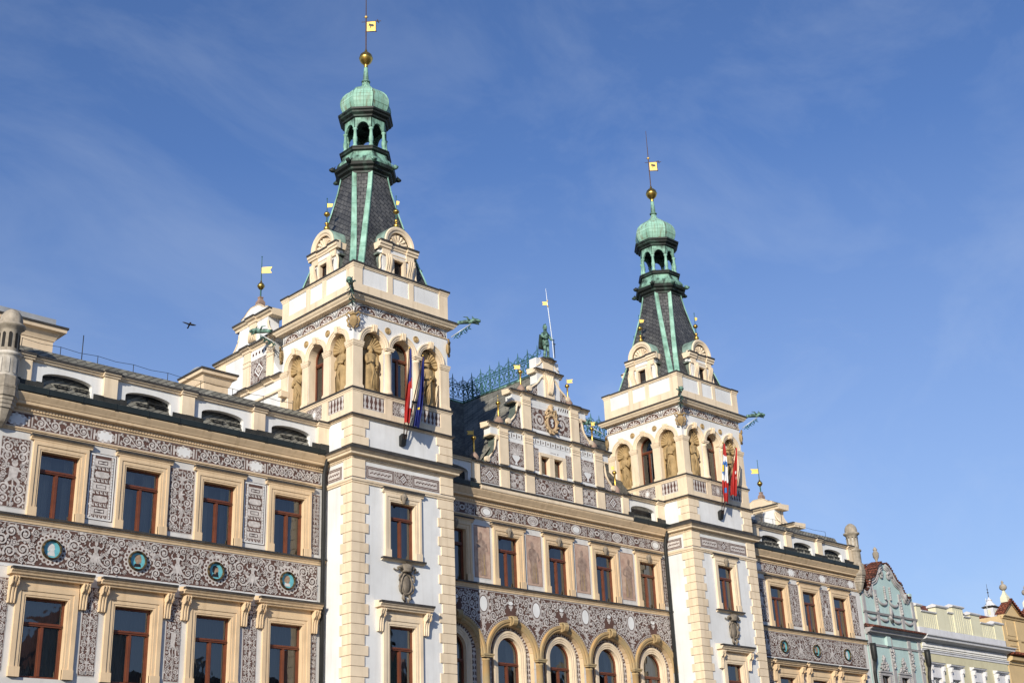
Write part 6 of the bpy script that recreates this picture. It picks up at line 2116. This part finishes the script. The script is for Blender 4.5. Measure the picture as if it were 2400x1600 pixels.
def flag(name, label, base, tip, cloth_len, width, bands, seed, marks=None):
    """limp flag hanging from a raked pole; bands = list of (fraction, material)"""
    f = thing(name, label, 'flag', base, 'flags on the tower fronts')
    B = Vector(base); T_ = Vector(tip)
    k = MB(WORLD)
    k.tube([B, T_], .028, 7, 0); k.ball(T_+Vector((0, 0, .05)), .055, 7, 1)
    k.build('pole', ['pole', 'gold'], f)
    r = random.Random(seed)
    mats = [m_ for _, m_ in bands]
    mats = list(dict.fromkeys(mats))
    k = MB(WORLD)
    nz_, nu = 34, 30
    ph = [r.uniform(0, 6.28) for _ in range(6)]
    dirp = (B-T_).normalized()
    rows = []
    e = Vector((rt.x, rt.y, 0)).normalized(); nrm = Vector((-e.y, e.x, 0))
    for i in range(nz_+1):
        t = i/nz_
        row = []
        # cloth gathers at the tip and swells into folds below
        w = width*(.16+.84*min(1, t*1.5)**.8)*(1 if t < .75 else 1-.25*(t-.75)/.25*(1 if seed % 2 else .4))
        top = T_+dirp*(cloth_len*.55*t)
        c = Vector((top.x, top.y, T_.z-cloth_len*t))
        c = c+e*(.05*sin(t*4+ph[0]))
        for j in range(nu+1):
            q = j/nu
            fold = .11*min(1, t*2)*(sin(q*11+ph[1]+t*1.4)+.5*sin(q*23+ph[2]-t*2.3))
            p = c+e*(w*(q-.30)+.03*sin(q*9+ph[3]+t*3))+nrm*fold
            p.z -= .35*w*(q**1.5)*(.5+.5*t)+.03*sin(q*11+ph[4])
            row.append(tuple(p))
        rows.append(row)
    for i in range(nz_):
        for j in range(nu):
            t = (i+.5)/nz_; q = (j+.5)/nu
            mm = None
            for fr_, m_ in bands:
                v = fr_(t, q)
                if v: mm = m_
            k.face([rows[i][j], rows[i][j+1], rows[i+1][j+1], rows[i+1][j]], mats.index(mm), True)
    k.build('cloth', mats, f, weld=1e-4)
    return f
BK = 2.88
czb = [(lambda t, q: True, 'fl_red'), (lambda t, q: t < .50-.12*q, 'fl_blue'), (lambda t, q: .52 < t < .80 and q > .74, 'fl_white')]
flag('flag', 'limp flag hanging blue above red with a white edge on the nearer tower', (BK-.05, YT-.24, 4.95), (2.62, YT-1.0, 9.22), 3.6, .30, czb, 1)
stars = lambda t, q: (t-.76)**2*40+(q-.42)**2 < .012 or (t-.52)**2*40+(q-.74)**2 < .008
flag('flag', 'limp dark blue flag with gold stars hanging on the nearer tower', (BK+.06, YT-.24, 4.95), (3.46, YT-1.0, 9.02), 3.5, .33, [(lambda t, q: True, 'fl_blue'), (stars, 'fl_yel')], 2)
reg = [(lambda t, q: True, 'fl_white'), (lambda t, q: t < .20, 'fl_red'), (lambda t, q: .28 < t < .38 and q > .3, 'fl_lblue'), (lambda t, q: (t-.44)**2*8+(q-.2)**2 < .10, 'fl_lblue'), (lambda t, q: (t-.44)**2*10+(q-.12)**2 < .035, 'fl_yel'), (lambda t, q: t > .66, 'fl_red'), (lambda t, q: .76 < t < .86 and .35 < q < .8, 'fl_lblue')]
flag('flag', 'limp white and red flag with a blue and yellow emblem on the farther tower', (T2+BK-.05, YT-.24, 4.95), (T2+2.66, YT-1.0, 9.1), 3.5, .34, reg, 3)
whorse = lambda t, q: ((t-.50)**2*14+(q-.62)**2 < .018) or ((t-.62)**2*20+(q-.75)**2 < .012)
flag('flag', 'limp bright red flag with a small white emblem on the farther tower', (T2+BK+.06, YT-.24, 4.95), (T2+3.85, YT-1.0, 9.05), 2.95, .36, [(lambda t, q: True, 'fl_red'), (whorse, 'fl_white')], 4)

bd = MB(WORLD)
c = Vector((-5.0, 4.52, 10.99))
e = Vector((rt.x, rt.y, 0)).normalized(); f_ = Vector((fw.x, fw.y, 0)).normalized()
P_ = lambda a, b_, z: tuple(c+e*a+f_*b_+Vector((0, 0, z)))
bd.tube([P_(-.10, .1, -.11), P_(-.06, .06, -.07), P_(0, 0, -.01), P_(.05, -.06, .03), P_(.08, -.09, .045), P_(.11, -.12, .04)], [.012, .035, .055, .05, .035, .005], 8)
for sx, dz, ln in ((-1, .10, .34), (1, -.10, .34)):
    w = [(0, .09, 0), (.10, .14, .03), (.24, .09, .05), (ln, -.05, .02), (.22, -.09, .03), (.08, -.11, 0), (0, -.08, 0)]
    t_ = [P_(sx*u, v, dz*u/ln+z_*.6+.012) for u, v, z_ in w]; u_ = [P_(sx*u, v, dz*u/ln+z_*.6-.012) for u, v, z_ in w]
    bd.face(t_); bd.face(u_); bd.grid([t_, u_], None, False, cu=True)
t_ = [P_(-.08, .08, -.08), P_(-.16, .12, -.13), P_(-.11, .17, -.15), P_(-.04, .1, -.09)]
bd.face(t_); bd.face([(p[0], p[1], p[2]-.015) for p in t_]); bd.grid([t_, [(p[0], p[1], p[2]-.015) for p in t_]], None, False, cu=True)
o = bd.build('bird', 'bird', None)
tag(o, 'small dark bird gliding in the blue sky left of the nearer tower', 'bird')
# ================================================================== neighbouring houses
def obj_win(parent, fr, c, z0, z1, w, frame_m='chalk', name='window'):
    k = MB(fr)
    h = w/2
    for a, e in ((-h, -h+.07), (h-.07, h), (-.04, .04)): k.box(c+a, c+e, -.22, -.14, z0, z1, 0)
    k.box(c-h, c+h, -.22, -.14, z1-.07, z1, 0); k.box(c-h, c+h, -.225, -.13, z0+(z1-z0)*.66, z0+(z1-z0)*.66+.09, 0)
    k.face([(c-h, -.18, z0), (c+h, -.18, z0), (c+h, -.18, z1), (c-h, -.18, z1)], 1)
    k.face([(c-h-.2, -.8, z0), (c+h+.2, -.8, z0), (c+h+.2, -.8, z1+.2), (c-h-.2, -.8, z1+.2)], 2)
    k.face([(c-h*.2, -.4, z0), (c+h, -.35, z0), (c+h, -.35, z1), (c-h*.2, -.4, z1)], 3)
    return k.build(name, [frame_m, 'glass', 'room', 'curtain'], parent, recalc=False)

# ---- turquoise house
TH = thing('turquoise_house', 'turquoise house with grey stucco swags and a curved gable edged in red tiles', 'house', (49.2, 3, GZ))
tx0, tx1 = 45.55, 52.75; tc = 49.15
b = MB()
wins = [47.27, 49.83, 51.9]
b.wall(tx0, tx1, GZ, .12, [R_(c, 1.0, -5.2, -3.05) for c in wins[:2]], -.02, .25, 0, 1)
for x in (tx0, tx1): b.face([(x, -.02, GZ), (x, -12, GZ), (x, -12, 0), (x, -.02, 0)], 0)
b.build('wall', ['teal', 'greytrim'], TH, recalc=False)
half = [(3.5, .15), (3.5, 2.55), (3.55, 3.15), (3.22, 3.15), (3.16, 2.72), (2.85, 2.60), (2.48, 2.80), (2.20, 3.15), (2.05, 3.55), (1.72, 3.66), (1.45, 3.80), (1.20, 4.10), (.95, 4.48), (.62, 4.75), (.28, 4.88)]
ol = [(tc+u, z) for u, z in half]+[(tc-u, z) for u, z in half[::-1]]
b = MB(); b.ext(ol, -.05, -.55, 0)
gb = b.build('gable', 'teal', TH)
b = MB()                                     # moulded edge and swags
for sx in (-1, 1):
    pts = [(tc+sx*u, z) for u, z in half[4:]]
    for q, r_ in ((.0, .10), (.17, .07), (.30, .045)):
        b.tube([(u-sx*q*.75, .0, z-q) for u, z in pts], r_, 6, 0)
    k_ = [(tc+sx*(.55+.35*cos(a)*(1-a/9)), .02, 4.05+.35*sin(a)*(1-a/9)) for a in [i*.5 for i in range(15)]]
    b.tube(k_, [.13*(1-i/20) for i in range(15)], 7, 0)
    b.tube([(tc+sx*2.35, .02, 3.0), (tc+sx*2.5, .04, 2.6), (tc+sx*2.25, .04, 2.4), (tc+sx*2.1, .02, 2.65)], [.16, .13, .11, .06], 7, 0)
    for c0, w_, z_, dp in ((.75, .62, 2.35, .42), (2.45, .55, 1.05, .25), (.85, .5, 1.0, .2)):
        b.tube([(tc+sx*(c0+w_*cos(pi+pi*i/10)), .0, z_+dp*sin(pi+pi*i/10)) for i in range(11)], [.05+.06*sin(pi*i/10) for i in range(11)], 6, 0)
    for c0, z0_, z1_ in ((1.65, .3, 2.9), (3.3, .2, 2.5)): b.box(tc+sx*c0-.16, tc+sx*c0+.16, -.05, .04, z0_, z1_, 0)
    for j in range(6): b.ball((tc+sx*1.65, .04, 1.5+.2*j), .13-.01*j, 6, 0); b.ball((tc+sx*.35, .02, 2.4+.16*j), .10, 6, 0)
b.tube([(tc-.2, .02, 1.2), (tc, .06, .85), (tc+.15, .04, 1.3), (tc+.1, .02, 1.9)], [.10, .2, .16, .08], 8, 0)
b.prof(tx0, tx1, [(0, 1.14), (.06, 1.16), (.10, 1.24), (.12, 1.28), (0, 1.30)], 0)
b.build('stucco', 'greytrim', gb)
b = MB()                                     # tile edge following the gable, roof behind
for sx in (-1, 1):
    pts = [(tc+sx*u, z) for u, z in half[4:]]
    b.grid([[(u, d, z+e) for u, z in pts] for d, e in ((.12, .06), (.12, .16), (-.9, .22))], 0)
    b.grid([[(u+sx*.05, d, z+e) for u, z in pts] for d, e in ((-.9, .22), (-7, .5))], 0)
    r = random.Random(3+sx)
    L_ = list(zip(pts, pts[1:]))
    for (a, c) in L_:
        n_ = max(1, int(((a[0]-c[0])**2+(a[1]-c[1])**2)**.5/.17))
        for i in range(n_):
            t = (i+.5)/n_; u = a[0]+(c[0]-a[0])*t; z = a[1]+(c[1]-a[1])*t
            b.tube([(u, .15, z+.15), (u, -.7, z+.22)], .075, 6, 0)
b.build('roof', 'tiledk', TH, recalc=False)
b = MB()                                     # vases on the gable
def vase(u, d, z, s_):
    b.lathe([(.22*s_, z), (.22*s_, z+.1*s_), (.09*s_, z+.2*s_), (.08*s_, z+.3*s_), (.22*s_, z+.55*s_), (.24*s_, z+.85*s_), (.14*s_, z+1.0*s_), (.12*s_, z+1.08*s_), (.18*s_, z+1.12*s_), (.10*s_, z+1.24*s_), (.04*s_, z+1.34*s_)], u, d, 12)
vase(tc, -.45, 4.98, .95); b.cut(); vase(tc+2.02, -.3, 3.72, .58)
b.box(tc+1.85, tc+2.2, -.5, -.1, 3.5, 3.74)
b.build_each('vase', 'stone', TH)
b = MB()
b.prof(tx0-.05, tx1+.1, [(-.02, -.34), (.10, -.33), (.14, -.24), (.34, -.20), (.38, -.06), (.56, .0), (.60, .06), (-.02, .10)], 1, True)
b.prof(tx0-.05, tx1+.1, [(.50, .064), (.66, .07), (.66, .12), (-.05, .34), (-.05, .2)], 0, True)
n_ = 46
for i in range(n_): b.tube([(tx0+(i+.5)*7.2/n_, .68, .12), (tx0+(i+.5)*7.2/n_, -.04, .36)], .07, 5, 0)
b.build('eaves', ['tiledk', 'greytrim'], TH, recalc=False)
b = MB()
b.prof(tx0, tx1, [(-.02, -1.10), (.06, -1.08), (.08, -1.0), (.10, -.96), (-.02, -.94)], 0)
for c in (45.9, 48.58, 51.1, 52.5): b.box(c-.2, c+.2, -.02, .06, -12, -1.10, 0); b.box(c-.2, c+.2, -.02, .05, -.93, -.34, 0)
r = random.Random(9)
for c in (45.95, 48.58, 51.1, 52.5):         # leafy capitals
    for j in range(26): b.ball((c+r.uniform(-.24, .24)*(1-j/40), .08+r.uniform(0, .08), -1.25-.05*j), r.uniform(.05, .10), 5, 0)
for c in wins[:2]:                           # window surrounds with pointed leafy crests
    b.box(c-.72, c-.5, -.02, .08, -5.3, -3.05, 0); b.box(c+.5, c+.72, -.02, .08, -5.3, -3.05, 0); b.box(c-.72, c+.72, -.02, .09, -3.05, -2.85, 0); b.box(c-.8, c+.8, -.02, .16, -2.85, -2.75, 0)
    for j in range(70):
        z = r.uniform(0, 1); w_ = (1-z)**1.2*.72
        b.ball((c+r.uniform(-w_, w_), .05+r.uniform(0, .08), -2.72+1.0*z), r.uniform(.05, .095), 5, 0)
    for sx in (-1, 1):
        for j in range(8): b.ball((c+sx*.82, .05, -3.0-.12*j), .07, 5, 0)
b.build('stucco', 'greytrim', TH)
b = MB(); b.box(47.9, 48.4, -.02, .18, -1.0, -.35, 0); b.build('vent_hatch', 'teal', TH)
for c in wins[:2]: obj_win(TH, FRONT, c, -5.2, -3.05, 1.0, 'wooddk')
def rainpipe(x, zt, parent):
    k = MB()
    k.lathe([(.10, zt-1.25), (.14, zt-1.1), (.20, zt-.95), (.22, zt-.3), (.20, zt)], x, .28, 10)
    k.tube([(x, .28, zt-1.1), (x, .14, zt-1.9), (x, .14, GZ)], .12, 8)
    k.build('downpipe', 'darkiron', parent)
rainpipe(45.75, -1.0, TH)

# ---- pale yellow battlemented house
YH = thing('yellow_house', 'pale yellow house with a stepped battlement parapet and white window hoods', 'house', (59.4, 3, GZ))
yx0, yx1 = 52.8, 66.0
ywin = [54.35, 57.2, 60.65, 64.35]
b = MB()
b.wall(yx0, yx1, GZ, .1, [R_(c, 1.35, -5.0, -2.75) for c in ywin], 0, .25, 0, 1)
b.face([(yx0, 0, GZ), (yx0, -12, GZ), (yx0, -12, 0), (yx0, 0, 0)], 0)
b.build('wall', ['khaki', 'chalk'], YH, recalc=False)
b = MB()
b.prof(yx0-.1, yx1+.35, [(0, -1.05), (.05, -1.04), (.06, -.92), (.12, -.88), (.12, -.80), (0, -.78)], 0)
b.prof(yx0, yx1, [(0, -.74), (.06, -.74), (.06, -.44), (.10, -.42), (.12, -.30), (0, -.29)], 1)
b.prof(yx0-.15, yx1+.45, [(0, -.28), (.16, -.27), (.40, -.16), (.62, -.12), (.66, .02), (.78, .08), (.80, .14), (0, .30)], 0, True, 2)
n_ = 74
for i in range(n_):
    u = yx0+.1+i*(yx1-yx0-.2)/n_
    b.box(u, u+.09, .06, .16, -.60, -.32, 0); b.box(u, u+.09, .06, .11, -.74, -.66, 0)
b.build('cornice', ['chalk', 'yellow', 'ledge'], YH)
b = MB()
b.box(yx0+.0, yx1+.2, -.4, .12, .28, .78, 1)
def low(u0, u1, z): b.box(u0, u1, -.35, .0, .78, z, 0); b.prof(u0, u1, [(-.42, z), (.08, z), (.12, z+.06), (.13, z+.10), (-.42, z+.16)], 1, True, 2)
low(53.5, 55.75, 1.95); low(57.45, 58.35, 2.18); low(59.95, 61.0, 2.1); low(62.5, 64.75, 1.86)
for u0, u1, z in ((52.85, 53.5, 2.3), (55.75, 57.45, 2.48), (58.35, 59.95, 2.72), (61.0, 62.5, 2.4), (64.75, 66.15, 2.02)):
    b.box(u0, u1, -.55, .06, .78, z, 0); b.prof(u0-.12, u1+.12, [(-.62, z), (.14, z), (.2, z+.08), (.2, z+.12), (-.1, z+.26), (-.62, z+.12)], 1, True, 2)
for u0, u1, z in ((53.5, 55.75, 1.8), (57.45, 58.35, 2.0), (58.35, 59.95, 2.5), (59.95, 61.0, 1.95), (62.5, 64.75, 1.7)):
    n_ = max(2, int((u1-u0)/.27))
    for i in range(n_):
        u = u0+(i+.5)*(u1-u0)/n_; dd = .06 if z > 2.3 else 0
        b.box(u-.07, u+.07, dd, dd+.018, .85, z, 0)
b.build('parapet', ['yellow', 'chalk', 'ledge'], YH)
b = MB(WORLD)
q = [(53.2, .6, 1.6), (64.5, .6, 1.6), (61.2, 2.3, 3.22), (55.6, 2.3, 3.22)]
b.face(q); b.face([q[0], q[3], (53.2, 5, 1.6)]); b.face([q[1], q[2], (64.5, 5, 1.6)]); b.face([q[3], q[2], (64.5, 5, 1.6), (53.2, 5, 1.6)])
b.build('roof', 'tile', YH, recalc=False)
pw = None
for c in ywin:
    if pw is None:
        k = MB()
        k.prof(c-1.02, c+1.02, [(0, -1.95), (.16, -1.94), (.2, -1.86), (.34, -1.82), (.36, -1.74), (.40, -1.73), (0, -1.66)], 0, True, 1)
        k.box(c-.68, c+.68, 0, .06, -2.75, -1.95, 0)
        for sx in (-1, 1):
            console(k, c+sx*.86, -1.95, -3.0, .22, .30); a, e = sorted((c+sx*.68, c+sx*1.0)); k.box(a, e, 0, .08, -5.2, -3.0, 0)
        pw = k.build('window', ['chalk', 'ledge'], YH)
        obj_win(pw, FRONT, c, -5.0, -2.75, 1.35, 'chalk', 'casement'); p0 = c
    else: dup(pw, (c-p0, 0, 0))
rainpipe(53.05, -.9, YH)
# ---- ochre house with small gables at the far end
OH = thing('ochre_house', 'ochre house with small red-tiled gables at the far right end of the row', 'house', (71, 3, GZ))
ox0, ox1 = 66.2, 78.0
b = MB()
b.wall(ox0, ox1, GZ, 2.8, [R_(68.4, 1.2, -5.4, -3.0)], .02, .25, 0)
b.face([(ox0, .02, GZ), (ox0, -12, GZ), (ox0, -12, 2.8), (ox0, .02, 2.8)], 0)
b.build('wall', 'peach', OH, recalc=False)
b = MB()
b.prof(ox0, ox1, [(.0, -1.0), (.10, -1.0), (.14, -.8), (.4, -.7), (.45, -.5), (.5, -.45), (.0, -.3)], 0); b.prof(ox0, ox1, [(.0, .92), (.1, .93), (.14, 1.02), (.0, 1.06)], 0, True, 1)
for u in (66.4, 68.7, 71.0, 73.3): b.box(u-.25, u+.25, .02, .12, -.3, 2.5, 0)
for z in (-.1, .1, .3, .5): b.box(67.0, 68.4, .02, .07, z, z+.08, 0)
b.box(66.9, 68.4, .02, .06, 1.3, 2.4, 0)
b.build('trim', ['peach', 'ledge'], OH)
b = MB()
b.prof(ox0-.1, ox1, [(-.02, -.30), (.60, -.30), (.66, -.24), (.0, .02)], 0)
for i in range(50): b.tube([(ox0+i*.24, .66, -.24), (ox0+i*.24, .02, .04)], .08, 5, 0)
b.build('tiled_eaves', 'tile', OH, recalc=False)
b = MB(WORLD)
b.face([(66.5, .6, 2.5), (78, .6, 2.5), (78, 2.6, 3.45), (66.9, 2.6, 3.45)]); b.face([(66.9, 2.6, 3.45), (78, 2.6, 3.45), (78, 6, 1.8), (66.5, 6, 1.8)]); b.face([(66.5, .6, 2.5), (66.9, 2.6, 3.45), (66.5, 6, 1.8)])
b.build('roof', 'tile', OH, recalc=False)
for c in (68.6, 72.6):
    k = MB()
    k.ext([(c-1.9, 2.9), (c+1.5, 2.9), (c-.2, 4.15)], .02, -.5, 0)
    k.prof(c-2.15, c+1.75, [(-.3, 2.62), (.1, 2.64), (.16, 2.76), (.3, 2.84), (.3, 2.92), (-.3, 2.95)], 0)
    k.tube([(c-1.7, .06, 2.98), (c-.2, .06, 4.05), (c+1.35, .06, 2.98)], .07, 6, 0)
    o = k.build('gable', 'peach', OH)
    k = MB()
    for sx, e in ((-1, c-2.2), (1, c+1.8)):
        k.grid([[(c-.2, d, 4.28), (e, d, 2.94)] for d in (.25, -.55)], 0); k.grid([[(c-.2, .25, 4.28), (e, .25, 2.94)], [(c-.2, .25, 4.14), (e, .25, 2.84)]], 0)
        n_ = 9
        for i in range(n_):
            t = i/n_; k.tube([(c-.2+(e-c+.2)*t, .27, 4.28-1.34*t+.02), (c-.2+(e-c+.2)*t, -.5, 4.28-1.34*t+.02)], .09, 5, 0)
    k.build('roof', 'tile', o, recalc=False)
    k = MB()
    k.box(c-1.75, c-1.15, -.6, -.1, 2.9, 4.3, 0) if False else None
    k.lathe([(.42, 4.1), (.40, 4.5), (.22, 4.75), (.12, 4.95), (.10, 5.05), (.16, 5.1)], c-.35, -.25, 4, 0, a0=pi/4, sm=False); k.lathe([(.12, 5.08), (.28, 5.2), (.31, 5.36), (.24, 5.52), (.10, 5.6), (.07, 5.66), (.12, 5.72), (.03, 5.9)], c-.35, -.25, 10, 1)
    k.build('finial', ['yellow', 'stone'], o)
b = MB(WORLD)                                # small white ridge lantern with a spike
lx, ly = 72.4, 3.6
z = 4.05
b.box(lx-.42, lx+.42, ly-.42, ly+.42, z-1.6, z+.55, 0)
b.ring((lx-.41, lx+.41, ly-.41, ly+.41), [(.02, z+.48), (.12, z+.54), (.15, z+.61), (-.05, z+.70)], 1)
b.lathe([(.56, z+.67), (.43, z+.80), (.28, z+.98), (.20, z+1.12), (.23, z+1.15), (.26, z+1.18), (.2, z+1.24), (.08, z+1.33), (.04, z+1.44)], lx, ly, 8, 0, a0=pi/8, sm=False)
b.tube([(lx, ly, z+1.4), (lx, ly, z+2.6)], [.035, .012], 6, 1); b.ball((lx, ly, z+1.85), .09, 7, 1, (1, 1, .6)); b.ball((lx, ly, z+2.1), .06, 7, 1)
for a in (0, 1, 2, 3):
    dx, dy = ((0, -1), (-1, 0), (1, 0), (0, 1))[a]
    b.box(lx+dx*.425-.14*abs(dy)-.008, lx+dx*.425+.14*abs(dy)+.008, ly+dy*.425-.14*abs(dx)-.008, ly+dy*.425+.14*abs(dx)+.008, z-.1, z+.34, 2)
b.tube([(lx-.62, ly, z-1.4), (lx-.62, ly, z+1.3)], .025, 5, 3)
b.build('ridge_lantern', ['chalk', 'ledge', 'yellow', 'lightrod'], OH, recalc=False)

obj_win(OH, FRONT, 68.4, -5.4, -3.0, 1.2, 'chalk')

# ================================================================== houses on the far side of the square (mirrored in the window panes)
HS = (('ochre', 'plain ochre house with a steep hipped roof across the square', 16., 1.0, 7.2), ('pale', 'tall pale house with a pointed gable across the square', 13., 2.4, 9.6),
      ('brick', 'broad grey house with a low roof and chimneys across the square', 20., .2, 4.6), ('green', 'narrow green house with a stepped gable across the square', 11., 2.0, 8.6),
      ('rose', 'rose house with a mansard roof across the square', 18., .6, 6.4), ('sand', 'sand coloured corner house with a corner roof across the square', 22., 1.4, 8.2))
HC = {'ochre': (.40, .28, .13), 'pale': (.46, .44, .38), 'brick': (.30, .29, .27), 'green': (.26, .33, .24), 'rose': (.42, .26, .22), 'sand': (.42, .35, .24)}
BACK = ((0, -63), (1, 0), (0, 1))
hx = -4.
for nm, lab, w, ez, rz in HS:
    r_ = thing('house', lab, 'house', (hx+w/2, -70, GZ), 'houses across the square')
    M['op_'+nm] = mat(nm+'_house_plaster', HC[nm], .9, .08, 1.)
    b = MB(BACK)
    ncol = int(w/2.6)
    cs = [hx+(i+.5)*w/ncol for i in range(ncol)]
    b.wall(hx, hx+w-.05, GZ, ez, [R_(c, 1.1, z, z+1.9) for c in cs for z in (-10.6, -6.6, -2.8)], 0, .25, 0)
    for u in (hx, hx+w-.05): b.face([(u, 0, GZ), (u, -12, GZ), (u, -12, ez), (u, 0, ez)])
    b.face([(hx, -12, GZ), (hx+w, -12, GZ), (hx+w, -12, ez), (hx, -12, ez)])
    b.prof(hx-.1, hx+w+.05, [(0, ez-.5), (.15, ez-.45), (.3, ez-.2), (.5, ez), (0, ez+.2)])
    b.build('wall', 'op_'+nm, r_, recalc=False)
    b = MB(BACK)
    for c in cs:
        for z in (-10.6, -6.6, -2.8):
            b.box(c-.04, c+.04, -.2, -.14, z, z+1.9, 0); b.face([(c-.55, -.18, z), (c+.55, -.18, z), (c+.55, -.18, z+1.9), (c-.55, -.18, z+1.9)], 1)
    b.build('window_row', ['chalk', 'room'], r_, recalc=False)
    b = MB(BACK)
    m_ = hx+w/2
    if nm in ('pale', 'green'):
        b.face([(hx, .4, ez), (m_, .4, rz), (m_, -12, rz), (hx, -12, ez)]); b.face([(hx+w, .4, ez), (m_, .4, rz), (m_, -12, rz), (hx+w, -12, ez)])
        b.face([(hx, .05, ez), (hx+w, .05, ez), (m_, .05, rz-.1)], 1)
    else:
        b.face([(hx, .4, ez), (hx+w, .4, ez), (hx+w-2.5, -6, rz), (hx+2.5, -6, rz)]); b.face([(hx, -12, ez), (hx+w, -12, ez), (hx+w-2.5, -6, rz), (hx+2.5, -6, rz)])
        b.face([(hx, .4, ez), (hx+2.5, -6, rz), (hx, -12, ez)]); b.face([(hx+w, .4, ez), (hx+w-2.5, -6, rz), (hx+w, -12, ez)])
        for u in (m_-3, m_+2.4): b.box(u, u+.9, -6.6, -5.6, ez, rz+1.2, 1)
    b.build('roof', ['tiledk', 'op_'+nm], r_, recalc=False)
    hx += w+.1
